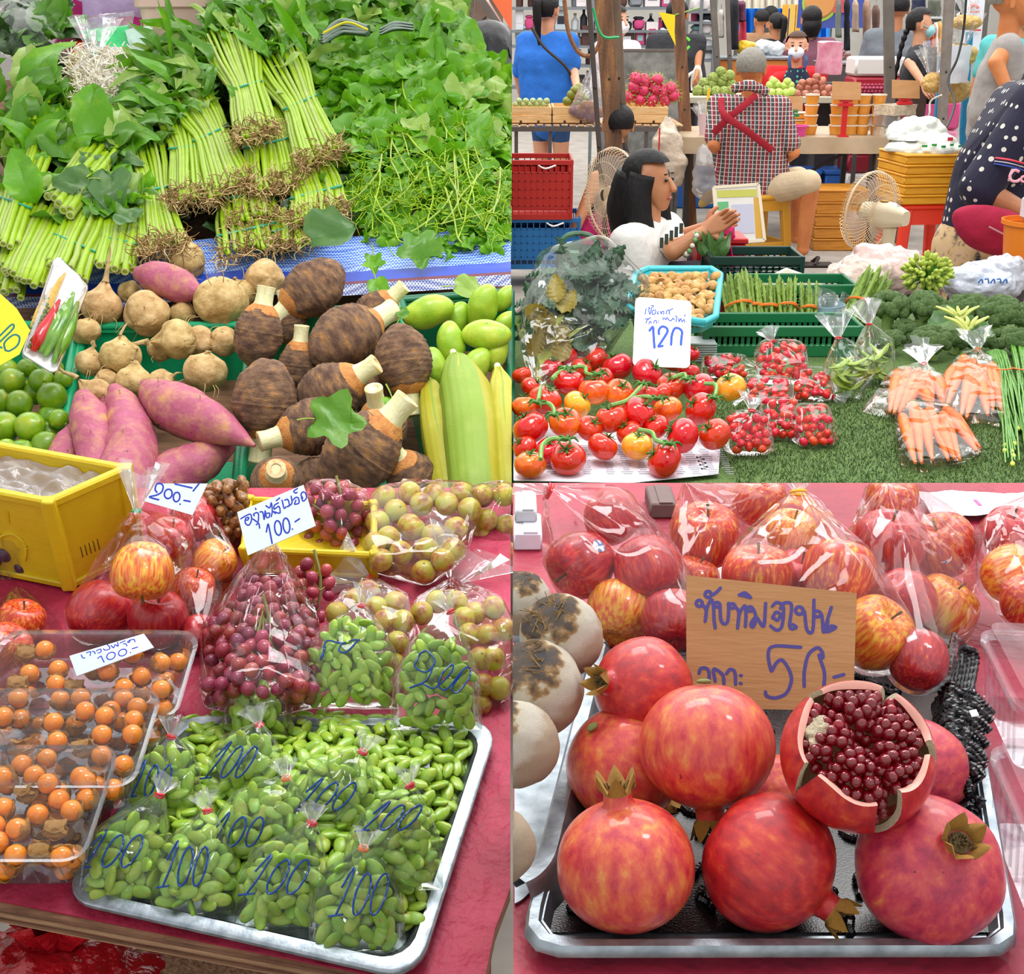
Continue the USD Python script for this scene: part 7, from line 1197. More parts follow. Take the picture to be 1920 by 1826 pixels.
# ---- seated man in the plaid shirt
yS=8.6;stool= lambda:None
def plastic_stool(label,M,w,h,mt,slots=True):
 t=thing('plastic_stool',label,'stool',M);obj('seat',box(w,w,.035,(0,0,h-.035),.012),mt,t)
 for sx in (-1,1):
  for sy in (-1,1):obj('leg',loft([rr(.05,.05,.012,0)+[sx*(w/2+.0),sy*(w/2),0],rr(.06,.06,.012,h-.03)+[sx*(w/2-.035),sy*(w/2-.035),0]],True,True),mt,t)
 for k in range(4):
  a=rz(k*math.pi/2);P1= lambda x,z:a@np.array([x,-w/2+.012-.012*(1-z/h),z]);L=[]
  obj('apron',loft([[P1(-w*.42,h-.03),P1(w*.42,h-.03),P1(w*.42,h*.78),P1(-w*.42,h*.78)],[P1(-w*.42,h-.03)+a@[0,.012,0],P1(w*.42,h-.03)+a@[0,.012,0],P1(w*.42,h*.78)+a@[0,.012,0],P1(-w*.42,h*.78)+a@[0,.012,0]]],True,True),mt,t);obj('stretcher',xf(box(w*.9,.014,h*.12,(0,-w/2+.006,h*.22),.003),M4(a)),mt,t)
 return t
YST=plain('stool_yellow','c8922c',.4);so=PY(1432,480,8.35);so[2]=0
plastic_stool('dark yellow plastic stool under the man in the plaid shirt',M4(rz(.35),so+[-.03,.22,0]),.33,.46,YST)
hipp=(1412,352);B=PY(*hipp,yS);rr1=np.array([1.0,0,0])
kn1=PY(1520,342,8.3);an1=PY(1506,462,8.4);kn0=PY(1500,335,8.75);an0=PY(1492,440,8.9)
m=stander('person in a plaid shirt with crossed red apron straps, seated, back turned',None,(1408,130),hipp,0,yS,.20,(.25,1),'grey','short','warm',PLAID,CL('beige','c8b494'),[(PY(1338,272,8.5),PY(1350,296,8.9)),(PY(1488,286,8.5),PY(1468,304,8.9))],None,.80,1.02,seated=[(B+[.06,0,-.02],kn1,an1),(B+[.0,.12,-.02],kn0,an0)],eyes=True,bulk=1.02,lowlen=.95)
st= lambda pts,w=.022:tube(spline([PY(*p,yy) for p,yy in pts],24),w,8,flat=.3,up=(0,1,0));RB_=CL('strap_red','9c1428')
obj('apron_strap',join(st([((1418,178),8.42),((1392,200),8.36),((1362,225),8.36),((1338,250),8.40)]),st([((1352,184),8.44),((1358,215),8.36),((1400,245),8.34),((1448,282),8.42)])),RB_,m[0])
obj('shirt_collar',bump(stube([PY(1376,166,8.5),PY(1405,160,8.42),PY(1436,172,8.5)],[.03,.035,.03],10,8),.004,30),PLAID,m[0])
t=thing('sandal','dark flip-flop on the foot of the seated person in the plaid shirt','sandal',M4(t=an1*[1,1,0]+[.06,.02,0]));obj('sole',box(.30,.10,.025,b=.01),plain('sandal_dark','38302e',.7),t);obj('strap',stube([(.02,-.05,.02),(.05,0,.06),(.02,.05,.02)],.012,10,6),plain('sandal_dark','38302e',.7),t)
# ---- person in white T-shirt with long hair
yW=4.55;Hw=(1218,340);hw=(1215,520);e1=PY(1262,470,4.35);w1=PY(1318,436,4.35);e0=PY(1200,470,4.7);w0=PY(1320,428,4.6)
Bw=PY(*hw,yW)
m=stander('person in a white T-shirt with long black hair, sitting behind the mushrooms and reaching right',None,Hw,hw,0,yW,.17,(.8,-.45),'black','long','tan',CL('white','e8e4de'),CL('dark_trousers','3a3a44'),[(e1,w1),(e0,w0)],None,.75,.84,seated=[(Bw+[.0,-.06,-.02],Bw+[.32,-.12,.02],Bw+[.34,-.12,-.38]),(Bw+[.0,.1,-.02],Bw+[.32,.14,.02],Bw+[.34,.14,-.38])],bulk=1.02)
obj('shirt_print',join([box(.012,.003,.035,(.016*i,0,.012*i)) for i in range(5)]),plain('print_dark','3a4238',.7),m[0]);UsdGeom.Xformable(stage.GetPrimAtPath(str(m[0].GetPath())+'/shirt_print')).AddTranslateOp().Set(Gf.Vec3d(*PY(1240,465,4.33)))
for i in range(12):a=i*.524;obj('bracelet_bead',xf(ico(.009,1),M4(t=PY(1296,458,4.32)+np.array([.034*math.cos(a)*.5,.03*math.sin(a),.036*math.cos(a)]))),(plain('bead_green','6a9a5c',.4),plain('bead_white','dccfc0',.4))[i%2],m[0])
plastic_stool('low wooden-toned plastic stool under the person in the white T-shirt',M4(t=[Bw[0],Bw[1],0]),.3,max(.2,Bw[2]-.12),YST)
# ---- poster, red box, ribbon
t,M,s,k,c=card('award_poster','framed pale poster with a green band at the top, leaning on the yellow stool',[(1340,350),(1424,347),(1430,455),(1344,458)],4.9,plain('poster_pale','d8d4cc',.6,vary=.1,bumps=(9,0)),.1,.008)
for (x0,y0,x1,y1),c_,nm in (((1346,356,1420,370),'b8b84c','green_band'),((1346,378,1366,394),'5aa86c','green_label'),((1372,384,1412,440),'b8b8c8','pale_block'),((1414,372,1427,450),'c8982c','yellow_edge')):obj(nm,box((x1-x0)*s,(y1-y0)*s,.002,(((x0+x1)/2-c[0])*s,-((y0+y1)/2-c[1])*s,.008)),plain('poster_'+nm,c_,.6),t)
obj('frame',join([beam(((a[0]-c[0])*s,-(a[1]-c[1])*s,.006),((b[0]-c[0])*s,-(b[1]-c[1])*s,.006),.012,.012) for a,b in (((1340,350),(1424,347)),((1424,347),(1430,455)),((1430,455),(1344,458)),((1344,458),(1340,350)))]),plain('frame_cream','d8ccb0',.5),t);obj('easel_leg',xf(box(.02,.01,.5,(0,-.05,0)),M4(rx(-.25),(0,-.32,-.14))),WOODB,t)
RBX=plain('red_box','c01820',.45);t=thing('red_box','red plastic box behind the mushroom basket','box',M4(t=PY(1345,500,4.55)*[1,1,0]));zt=PY(1345,455,4.5)[2];obj('box_body',box(.17,.16,zt,b=.006),RBX,t);obj('lid',box(.18,.17,.02,(0,0,zt),.004),RBX,t)
t=thing('ribbon','bright pink ribbon rosette hanging from the poster','ribbon',M4());PKR=plain('pink_ribbon','e0186a',.5);obj('tail',stube([PY(1364,440,4.4),PY(1370,470,4.4),PY(1374,500,4.38),PY(1377,515,4.38)],[.018,.014,.016,.012],16,8,flat=.3),PKR,t);obj('rosette',xf(bump(ico(.034,3,(1,.4,1)),.008,70,2),M4(t=PY(1360,438,4.4))),PKR,t)
t=thing('leafy_bundle','small upright bag of green leaves in front of the red box','greens',M4());[obj('leaf',place_leaf(leaf('lance',.3,.1,.5,i),PY(1340+rg.normal()*3,500,4.3),unit(-_D+rg.normal(size=3)*.5),unit(_U+.25*_R*rg.normal()),.13),GL['blue'],t,smooth=True) for i in range(12)]
# ---- polka dot person at the right
POL=dotted('polka_cloth','1c1a34','d8d4c8',26,.27);SKT=skin('patterned_skirt',[(.35,'1e2038'),(.45,'c8a878'),(.6,'d0b088'),(.7,'3a3040')],scale=14,rough=.85,detail=3);yP=5.3
Bp=PY(1856,442,yP);t=thing('person','person in a navy white-dotted top and red apron bag, bending over at the right edge','person',M4());sh0=PY(1902,205,yP+.1);sh1=PY(1945,195,yP-.25);el=PY(1838,352,yP-.28);wr_=PY(1925,398,yP-.35)
nk=PY(1950,175,yP);hd=PY(1985,130,yP)
obj('body',bones([[Bp,.15,PY(1880,320,yP),.13],[PY(1880,320,yP),.13,sh0,.08,sh1,.08],[sh1,.06,nk,.06],[nk,.055,hd,.05],[sh1,.055,el,.045],[el,.045,wr_,.03],[Bp,.13,Bp+[.22,-.2,-.1],.09],[Bp+[.22,-.2,-.1],.085,Bp+[.2,-.2,-.5],.05]]+head_balls(hd,np.array([0,0,1.0]),unit([.8,-.5,0]))+fingers(wr_,unit(wr_-el),unit([0,0,-1]))),SKIN_['tan'],t,smooth=True)
w=bones([[Bp+[-.03,0,.05],.17,PY(1868,320,yP),.165],[PY(1868,320,yP),.165,sh0,.11,sh1,.10],[sh1,.085,el,.082],[sh0,.09,PY(1860,300,yP),.10],[sh1,.08,nk,.07]],.025,6);obj('dotted_top',(w[0]+(fbm(w[0]*7,3,5)-.5)[:,None]*.03,w[1]),POL,t,smooth=True)
obj('skirt',bones([[Bp+[-.04,0,-.06],.19,Bp+[.22,-.2,-.12],.14],[Bp+[-.04,0,-.06],.19,Bp+[-.02,-.1,-.42],.16],[Bp+[.22,-.2,-.12],.14,Bp+[.2,-.22,-.45],.16]],.025,6),SKT,t,smooth=True)
obj('waist_bag',xf(bump(ico(1,4,(.20,.06,.09)),.015,9,3),M4(ry(.35),PY(1878,438,yP-.42))),CL('waist_red','a8143c'),t);obj('waist_zip',beam(PY(1855,425,yP-.5),PY(1900,448,yP-.5),.006),plain('zip_grey','c8a0a8',.4),t)
PL_=0.0;yq=yP-.47
tx=[[(1880,283),(1920,292)],[(1880,288),(1920,297)]];obj('red_trim',stube([PY(1868,296,yq+.12),PY(1895,300,yq+.06),PY(1925,308,yq+.05)],.010,10,6,flat=.4),plain('trim_red','c8243c',.6),t);obj('white_trim',stube([PY(1866,302,yq+.12),PY(1893,306,yq+.06),PY(1925,315,yq+.05)],.006,10,6,flat=.4),plain('trim_white','e0e4ec',.6),t);obj('blue_trim',stube([PY(1866,307,yq+.12),PY(1893,312,yq+.06),PY(1925,321,yq+.05)],.009,10,6,flat=.4),plain('trim_blue','3858b0',.6),t)
ld=depth(PY(1905,335,yq+.03));f3= lambda l:[P(x,y,ld) for x,y in l]
obj('chest_letters',join([stube(f3([(1911,322),(1902,319),(1894,328),(1896,338),(1906,340),(1913,336)]),.006,18,6),stube(f3([(1921,330),(1915,333),(1916,340),(1922,340),(1924,333),(1919,330)]),.005,14,6)]),plain('letters_pink','e8a8b4',.6),t)
hair(t,hd,np.array([0,0,1.0]),unit([.8,-.5,0]),'black',1,'bob');face(t,hd,np.array([0,0,1.0]),unit([.8,-.5,0]))
plastic_stool('low plastic stool under the person in the dotted top',M4(t=[Bp[0],Bp[1],0]),.32,Bp[2]-.17,plain('stool_grey','6a6a70',.5))
t=thing('orange_bucket','orange tub with a white foam cup at the right edge','bucket',M4(t=PY(1935,470,4.6)-[0,0,.14]));obj('bucket',lathe([(.085,0),(.11,.25),(.118,.25),(.118,.235),(.10,.235),(.08,.01)],24),plain('bucket_orange','e8801c',.4),t);obj('foam_cup',box(.10,.10,.10,(0,0,.24),.02),WH,t)
# ---- fan
FANM=plain('fan_cream','d8c8a8',.4);WIRE=plain('fan_wire','d8c0a0',.35)
def fan(label,c,R,rad,hub=True,base=True,col=None):
 t=thing('electric_fan',label,'fan',M4());w=[];FR=M4(R,c)
 for dz,rs in ((-.055,.97),(.055,.97)):
  for i in range(60):a=i*2*np.pi/60;w.append(stube([(.03*math.cos(a),.03*math.sin(a),dz*1.15),(rad*.6*math.cos(a+.1),rad*.6*math.sin(a+.1),dz*1.15),(rad*.93*math.cos(a+.16),rad*.93*math.sin(a+.16),dz*.8),(rad*math.cos(a+.16),rad*math.sin(a+.16),0)],.0014,8,3))
 for rs,dz in ((.45,.062),(.72,.058),(.45,-.062),(.72,-.058)):w.append(tube([(rad*rs*math.cos(a),rad*rs*math.sin(a),dz) for a in np.linspace(0,6.2832,40)],.0016,4))
 obj('guard',xf(join(w),FR),WIRE,t);obj('guard_ring',xf(tube([(rad*math.cos(a),rad*math.sin(a),0) for a in np.linspace(0,6.2832,60)],.006,8),FR),WIRE,t)
 for k in range(3):
  g=np.array([[[r_*math.cos(a),r_*math.sin(a),.02*math.sin((a-k*2.094)*2.2)] for a in np.linspace(k*2.094-.5,k*2.094+.6,8)] for r_ in np.linspace(.03,rad*.86,6)]);obj('blade',xf(loft(g,wrap=False),FR),mat('fan_blade',{'p':('principled_bsdf',{'base_color':hx('b8a8a0'),'roughness':.2,'alpha':.55})},[]),t)
 obj('hub',xf(lathe([(.001,.04),(.045,.035),(.05,.0),(.04,-.04)],20),FR),FANM,t)
 if hub:obj('motor',xf(arr(hull(np.vstack([rr(.13,.13,.05,-.055),rr(.12,.12,.04,-.12)+[0,.0,0],rr(.07,.06,.02,-.21)])).refine_to_length(.03)),FR),FANM,t);obj('motor_vents',xf(join([box(.004,.004,.002,(.036+.008*i,-.01+.01*j,0)) for i in range(4) for j in range(4)]),FR@M4(frame((.3,0,-1)),(.02,0,-.175))),plain('vent_dark','4a4038',.8),t);obj('badge',xf(lathe([(.022,0),(.020,.004),(.001,.005)],16),FR@M4(frame((1,.0,0)),(.066,-.01,-.08))),plain('badge_gold','b88a28',.4),t)
 if base:
  b=(FR@np.array([0,0,-.12,1]))[:3];obj('post',lathe([(.035,.02),(.03,b[2]-.12),(.034,b[2]-.06),(.02,b[2]-.05)],18),FANM,t);UsdGeom.Xformable(list(t.GetChildren())[-1]).AddTranslateOp().Set(Gf.Vec3d(b[0],b[1],0));obj('base',lathe([(.17,0),(.17,.02),(.06,.05),(.035,.06)],28),FANM,t);UsdGeom.Xformable(list(t.GetChildren())[-1]).AddTranslateOp().Set(Gf.Vec3d(b[0],b[1],0))
fc=PY(1632,397,6.4);fan('cream electric fan turned away, standing behind the asparagus',fc,frame(unit([-.62,.78,.05]),(0,0,1)),.195)
fan('second fan with a pale wire guard behind the wooden post',PY(1150,365,6.9),frame(unit([-.85,-.5,0]),(0,0,1)),.24,False,True)
# ---- red stool with the stack of yellow boxes and bags
RST=plain('stool_red','e03418',.38);rs_=PY(1730,378,7.6);hs=rs_[2];plastic_stool('tall red plastic stool carrying the stack of yellow boxes',M4(rz(.12),[rs_[0],rs_[1]+.05,0]),.34,hs,RST)
YB=skin('yellow_box_card',[(.3,'d08a10'),(.7,'e8a820')],scale=5,stretch=(1,1,8),rough=.6);t0_=np.array([rs_[0]+.03,rs_[1]+.08,hs]);zt=PY(1740,285,7.6)[2];hh=(zt-hs)/5
for i in range(5):t=thing('yellow_box',f'flat yellow box in the stack on the red stool, {ordinal(i)} from the bottom','box',M4(rz(.12+.02*(i%2)),t0_+[0,0,i*hh+.0005]));obj('box_body',box(.44,.40,hh*.72,b=.006),YB,t);obj('lid',box(.45,.41,hh*.26,(0,0,hh*.72),.006),YB,t)
t=thing('plastic_bags','heap of white and green printed plastic bags lying on the yellow boxes','plastic bags',M4(t=[t0_[0],t0_[1],zt]));v,f=bump(ico(1,4,(.24,.21,.10)),.10,5,3,4);v=v[:,:]*1;v[:,2]=np.maximum(v[:,2],0);obj('bags',(v,f),plain('bag_white','d8dcd4',.3,bumps=(20,.012),coat=.3),t);v2,f2=bump(ico(1,4,(.17,.15,.14)),.08,7,5,4);v2[:,2]=np.maximum(v2[:,2],0);obj('upper_bags',(v2+[-.06,.06,.06],f2),plain('bag_white','d8dcd4',.3),t)
obj('green_print',join([xf(box(.03,.004,.012),M4(rz(.2*i),(-.08+.05*i,-.19+.012*abs(i-2),.035+.008*(i%2)))) for i in range(5)]),plain('print_green','3aa84a',.5),t);obj('red_label',box(.03,.004,.02,(.06,-.17,.07)),plain('print_red','d83a4a',.5),t)
# ---- tea coloured table, drawers, cups
TBL=skin('oilcloth',[(.3,'9a8468'),(.7,'b8a284')],scale=3,rough=.5);yT=9.35;z0=PY(1500,258,yT)[2];x0,x1=PY(1272,258,yT)[0],PY(1668,258,yT)[0]
t=thing('stall_table','long table with a tan oilcloth in front of the seated person','table',M4());obj('table_top',box(x1-x0,1.0,.03,((x0+x1)/2,yT+.5,z0-.03)),WOODB,t);obj('oilcloth',loft(np.array([[[x,yT+1,z0+.002],[x,yT-.0,z0+.002],[x,yT-.015+.008*math.sin(x*17),z0-.11]] for x in np.linspace(x0,x1,40)]),wrap=False),TBL,t)
for x in (x0+.08,x1-.08):
 for y in (yT+.06,yT+.9):obj('leg',beam((x,y,0),(x,y,z0-.03),.035),plain('leg_dark','2c2826',.5),t)
obj('brace',beam((x0+.7,yT+.3,.3),(x1-.1,yT+.3,z0-.06),.02),plain('leg_dark','2c2826',.5),t)
WDR=skin('drawer_wood',[(.3,'b0701c'),(.7,'d08c2c')],scale=8,stretch=(1,1,12),rough=.45);yD=9.0
for i in range(5):zz=PY(1570,456-i*23,yD)[2];t=thing('wooden_box',f'flat yellow-brown wooden box in the stack behind the bare leg, {ordinal(i)} from the bottom','box',M4(t=[PY(1575,456,yD)[0],yD+.2,max(0,zz-PY(1570,456,yD)[2])+.002]));obj('box_body',box(.36,.36,.068,b=.004),WDR,t);obj('box_lid',box(.37,.37,.014,(0,0,.068),.003),WDR,t)
CUP=skin('mango_sauce',[(.3,'d88a24'),(.7,'ecaa48')],scale=8,rough=.25,coat=.4);LID=plain('cup_lid','e8d8c0',.3)
CK=Kind('sauce_cup','cup',[('cup',lathe([(.040,0),(.050,.058),(.001,.058)],16),CUP),('lid',lathe([(.053,.058),(.053,.068),(.001,.070)],16),LID)])
for px,rows_,cols,nm in ((1586,4,2,'middle'),(1636,4,2,'right'),(1524,4,1,'left')):
 for r_ in range(rows_):
  for c_ in range(cols):CK.put(M4(None,PY(px,252,yT+.12)*[1,1,0]+[(c_-(cols-1)/2)*.105,.1,z0+.004+r_*.0705]),f'orange sauce cup in the {nm} stack, {ordinal(r_)} row up'+(('',', left',', right')[c_+1] if cols>1 else ''))
t=thing('pink_basket','small pink basket on the table beside the orange cups','basket',M4(t=PY(1492,250,yT+.1)*[1,1,0]+[0,0,z0+.003]));obj('basket',lathe([(.065,0),(.08,.07),(.085,.07),(.06,.004)],20),plain('hot_pink','e04898',.4),t);obj('rim',xf(tube([(.083*math.cos(a),.083*math.sin(a),.07) for a in np.linspace(0,6.29,24)],.005,6),M4()),plain('hot_pink','e04898',.4),t)
for i in range(3):t=thing('sweet_pack',f'flat clear pack of sweets stacked behind the pink basket, {ordinal(i)} from the bottom','food pack',M4(t=PY(1492,250,yT+.3)*[1,1,0]+[0,.06,z0+.004+.05*i]));obj('tray',box(.16,.12,.036,b=.008),CUP,t);obj('lid',box(.165,.125,.010,(0,0,.037),.003),plain('pack_lid','e8e0d0',.25),t)
t=thing('food_pack','clear packs of dim food in a pile at the right end of the stall table','food pack',M4(t=PY(1690,250,yT-.1)*[1,1,0]+[0,.2,z0]));
for i in range(3):obj('pack',xf(bump(arr(hull(box(.24,.18,.07,(0,0,.075*i))[0]).refine_to_length(.04)),.012,20,i),M4(rz(.3*i))),(plain('pack_pale','c8b8a0',.25,vary=.3,bumps=(60,.004)),FILMT)[i%2],t)
obj('pack_stand',box(.26,.2,z0,(0,0,-z0)),plain('pack_stand','6a5648',.8),t)
for px,(x0_,y0_,x1_,y1_),c_,lab in ((1490,(1465,180,1505,208),'1f7a44','brown card on a green cross stand among the orange packs'),(1585,(1560,153,1614,188),'c8141c','brown card on a red cross stand above the orange cups'),(1698,(1672,150,1724,185),'c8141c','brown card on a red cross stand above the plastic bags')):
 yy=yT+.05;t,M,s,k,c=card('card_stand',lab,[(x0_,y0_),(x1_,y0_+1),(x1_,y1_),(x0_,y1_)],depth(PY(px,170,yy)),CARD,.05,.006);cs_=plain('cross_'+c_[:2],c_,.5);w_=(x1_-x0_)*s
 o3=M[:3,3];zb=o3[2]-(y1_-y0_)*s*k/2;iv=np.linalg.inv(M)
 obj('cross_stand',xf(join(box(.035,.02,zb+.012-z0,(o3[0],o3[1]-.008,z0)),box(.10,.05,.02,(o3[0],o3[1]-.008,zb-.035)),box(.085,.03,.022,(o3[0],o3[1]-.010,zb-.008)),box(.07,.06,.012,(o3[0],o3[1]-.008,z0))),iv),cs_,t)
 # ---- far fruit table of the person in red
yV=11.0;zv=PY(1420,182,yV)[2];xa,xb=PY(1285,182,yV)[0],PY(1670,182,yV)[0];t=thing('fruit_table','pale fruit table with the piles of custard apples and guavas','table',M4());obj('table_top',box(xb-xa,.62,.05,((xa+xb)/2,yV+.31,zv-.05),.004),plain('table_pale','b8b09a',.5),t);
for x in (xa+.1,xb-.1):obj('leg',beam((x,yV+.31,0),(x,yV+.31,zv-.05),.05),plain('leg_dark','2c2826',.5),t)
for x in np.arange(xa+.12,xb,.44):t=thing('blue_crate',f'blue plastic crate under the fruit table, {ordinal(int(round((x - xa) / .44)))} from the left','crate',M4(t=(x,yV+.3,.002)));obj('crate_body',box(.40,.34,.28,b=.01),plain('crate_blue','1f58a8',.5),t);obj('crate_rim',box(.42,.36,.04,(0,0,.28),.008),plain('crate_blue','1f58a8',.5),t)
def pile(nm,cat,label,pix,rp,mt,y,sq=(1,1,.95),bumpy=None,top=None):
 m=bump(ico(1,3,sq),*(bumpy or (.03,2,1)));K=Kind(nm,cat,[('flesh',m,mt),('stem_end',xf(ico(.16,1),M4(t=(0,0,sq[2]*.97))),top or TWIG)])
 for i,((x,yy),w) in enumerate(zip(pix,rowplace(pix,8))):r2=np.random.default_rng(i);d=depth(PY(x,yy,y));K.put(M4(rrand(r2),PY(x,yy,y+(.0 if yy>165 else.12)),rp/F*d),label+', '+w)
pile('custard_apple','custard apple','knobbly green custard apple in the pyramid',[(1308,171),(1325,171),(1342,172),(1358,172),(1372,170),(1320,156),(1335,158),(1352,154),(1370,158),(1338,146),(1356,146),(1368,142),(1352,135)],10,skin('custard_skin',[(.35,'5a6a24'),(.5,'8fa048'),(.7,'b4c070')],scale=4,rough=.6,bumps=(4,.01)),yV+.25,(1,1,1.1),(.14,5,3))
pile('guava','guava','pale green guava before the person in red',[(1446,174),(1460,174),(1474,175),(1484,172),(1444,160),(1456,160),(1470,162),(1482,161),(1450,153),(1476,154)],8.5,skin('guava_skin',[(.3,'9ab83c'),(.7,'c0d470')],scale=3,rough=.35),yV+.15)
pile('rose_apple','rose apple','brownish rose apple right of the guavas',[(1494,176),(1510,177),(1530,176),(1546,177),(1558,176),(1500,164),(1514,165),(1528,164),(1542,163),(1554,166),(1504,156),(1518,154),(1528,152),(1540,155),(1531,145)],8,skin('rose_apple_skin',[(.3,'8a4a34'),(.6,'b8705a'),(.8,'c8906c')],scale=2,rough=.35),yV+.15)
# ---- slatted table with wooden trays of fruit
yF=9.35;zf_=PY(1100,234,yF)[2];xl,xr_=-.15,PY(1276,234,yF)[0];t=thing('slat_table','slatted bamboo table under the wooden fruit trays','table',M4());SLT=skin('slat_wood',[(.3,'a07c5c'),(.7,'ccaa84')],scale=6,stretch=(8,1,1),rough=.7)
for i,x in enumerate(np.arange(xl,xr_,.058)):obj('slat',xf(box(.046,.62,.014,b=.003),M4(rz(-.0),(x,yF+.31,zf_-.014+.003*(i%3==0)))),SLT,t)
obj('frame_bar',join(beam((xl,yF,zf_-.03),(xr_,yF,zf_-.03),.03),beam((xl,yF+.6,zf_-.03),(xr_,yF+.6,zf_-.03),.03)),plain('metal_grey','6a6460',.4,metal=.6),t)
for x in (.03,.27,.95,xr_-.04):obj('leg',beam((x,yF+.02,0),(x,yF+.02,zf_-.03),.026),plain('metal_grey','6a6460',.4,metal=.6),t)
WTR=skin('tray_wood',[(.3,'c89a5c'),(.7,'e4c08c')],scale=8,stretch=(1,1,8),rough=.7)
for i,(pa,pb_,lab) in enumerate([(952,1034,'wooden fruit tray farthest left on the slatted table'),(1036,1112,'wooden fruit tray in the middle of the slatted table'),(1164,1252,'wooden fruit tray of dragon fruits at the right of the post')]):
 a,b=PY(pa,226,yF+.06)[0],PY(pb_,226,yF+.06)[0];w=b-a;t=thing('fruit_tray',lab,'tray',M4(t=((a+b)/2,yF+.28,zf_+.005)))
 for sy in (-1,1):
  for k in range(2):obj('plank',box(w,.014,.052,(0,sy*.22,.056*k+.004),.002),WTR,t)
 for sx in (-1,1):
  for k in range(2):obj('plank',box(.014,.43,.052,(sx*(w/2-.007),0,.056*k+.004),.002),WTR,t)
 obj('tray_floor',box(w-.01,.43,.008),WTR,t)
 for k in range(2):obj('foot_notch',box(.015,.004,.018,((k-.5)*w*.4,-.23,.002)),plain('notch','3a2818',.9),t)
pile('green_fruit','fruit','small green and white fruit in the left wooden tray',[(968+13*i+5*(j%2),196-6*j) for j in range(2) for i in range(5)],6.5,skin('green_fruit_skin',[(.3,'6a8a3c'),(.55,'a8b87c'),(.8,'d0c8a0')],scale=2,rough=.4),yF+.2)
pile('green_orange','orange','green tangerine heaped in the middle wooden tray',[(1064,190),(1080,192),(1072,178),(1088,180),(1086,165),(1096,188),(1078,170)],9.5,skin('tangerine_skin',[(.3,'5a6a1c'),(.6,'8a8a2c'),(.8,'b8903c')],scale=1.5,rough=.4),yF+.2)
t=thing('pumpkin','orange fruit at the left seam on the slatted table','fruit',M4(t=[PY(966,172,yF+.3)[0],yF+.3,zf_+.042]));obj('flesh',ico(.05,3,(1,1,.8)),plain('orange_fruit','e08a1c',.4),t);obj('stem',xf(lathe([(.01,0),(.008,.02),(.001,.022)],8),M4(t=(0,0,.038))),TWIG,t)
DRF=skin('dragon_fruit',[(.3,'b01848'),(.6,'d43a64'),(.8,'e07a80')],scale=2,rough=.45);DSC=plain('dragon_scale','9aa83c',.5)
dsc=join([xf(loft([[(-.10,0,0),(.10,0,0),(.07,0,.25),(.0,0,.45),(-.07,0,.25)],[(-.09,.03,0),(.09,.03,0),(.06,.05,.25),(0,.08,.45),(-.06,.05,.25)]],True,True),M4(frame((math.cos(b)*.9,math.sin(b)*.9,z*.5+.5),(-math.sin(b),math.cos(b),0)),(.9*math.cos(b)*math.sqrt(max(.1,1-(z/1.3)**2)),.9*math.sin(b)*math.sqrt(max(.1,1-(z/1.3)**2)),z))) for i,(z,b) in enumerate([(-.8+.28*(i//4),i*1.571+.6*(i//4)) for i in range(26)])])
DGK=Kind('dragon_fruit','dragon fruit',[('flesh',ico(1,3,(.9,.9,1.15)),DRF),('scales',dsc,DSC)]);dpx=[(1178,182),(1200,186),(1222,190),(1246,186),(1264,178),(1190,165),(1206,168),(1228,165),(1244,172),(1192,147),(1232,150),(1208,152),(1258,165)]
for (x,y),w in zip(dpx,rowplace(dpx,10)):DGK.put(M4(rrand(rg),PY(x,y,yF+.25),12.0/F*9.7),'pink dragon fruit with green scales in the right wooden tray, '+w)
t=thing('fruit_bag','hanging clear bag of brown and red fruit in front of the post','bag',M4());bb=[]
for i in range(12):p=PY(1104+rg.normal()*12,222-26*rg.random(),yF+.06);obj('fruit',xf(ico(.036,2),M4(t=p)),(plain('bag_fruit_brown','a86a30',.4),plain('bag_fruit_red','8a3040',.4))[i%2],t);bb.append((*p,.04))
obj('bag_film',wrap(bb+[(*PY(1112,165,yF+.06),.05)],PY(1115,122,yF+.06),3,.03,.012,9),FILMT,t,smooth=60)
t=thing('white_bag','pale bundle of plastic bags hanging at the right end of the slatted table','plastic bags',M4());obj('bags',bump(stube([PY(1252,222,yF-.06),PY(1250,260,yF-.06),PY(1258,310,yF-.06),PY(1262,350,yF-.06)],[.02,.10,.12,.06],30,16),.04,16,2,4),plain('bag_cream','c8b8a4',.35,bumps=(30,.012)),t);obj('red_cord',stube([PY(1237,240,yF-.17),PY(1235,290,yF-.17)],.005,6,4),RBX,t)
# ---- posts and poles
RUST=skin('rusty_wood',[(.3,'4a3424'),(.55,'7a5438'),(.75,'b08044')],scale=6,stretch=(3,3,.5),rough=.7,bumps=(60,.003));GRM=plain('grey_post','6a645e',.5,metal=.3,vary=.2,bumps=(8,0))
def post(label,top,bot,w,y,mt,zlow=0.0,extra=None):
 t=thing('market_post',label,'post',M4());a=PY(*top,y);b=PY(*bot,y);dr=(a-b)/(a[2]-b[2]);b=b+dr*(zlow-b[2]);a=a+dr*.3;obj('post',beam(b,a,w,w*.8,.004),mt,t);[obj('bolt',xf(ico(.008,1),M4(t=b+dr*z-[0,w*.42,0])),plain('bolt_dark','2a2420',.5),t) for z in (.6,.9,1.2)]; return t
post('thick rusty post left of the dragon fruits, left half of a pair',(1131,0),(1152,290),.10,8.0,RUST);post('darker half of the thick post pair beside the dragon fruits',(1152,0),(1168,290),.07,8.08,skin('dark_post',[(.3,'5a4838'),(.7,'8a7460')],scale=6,stretch=(3,3,.5),rough=.6))
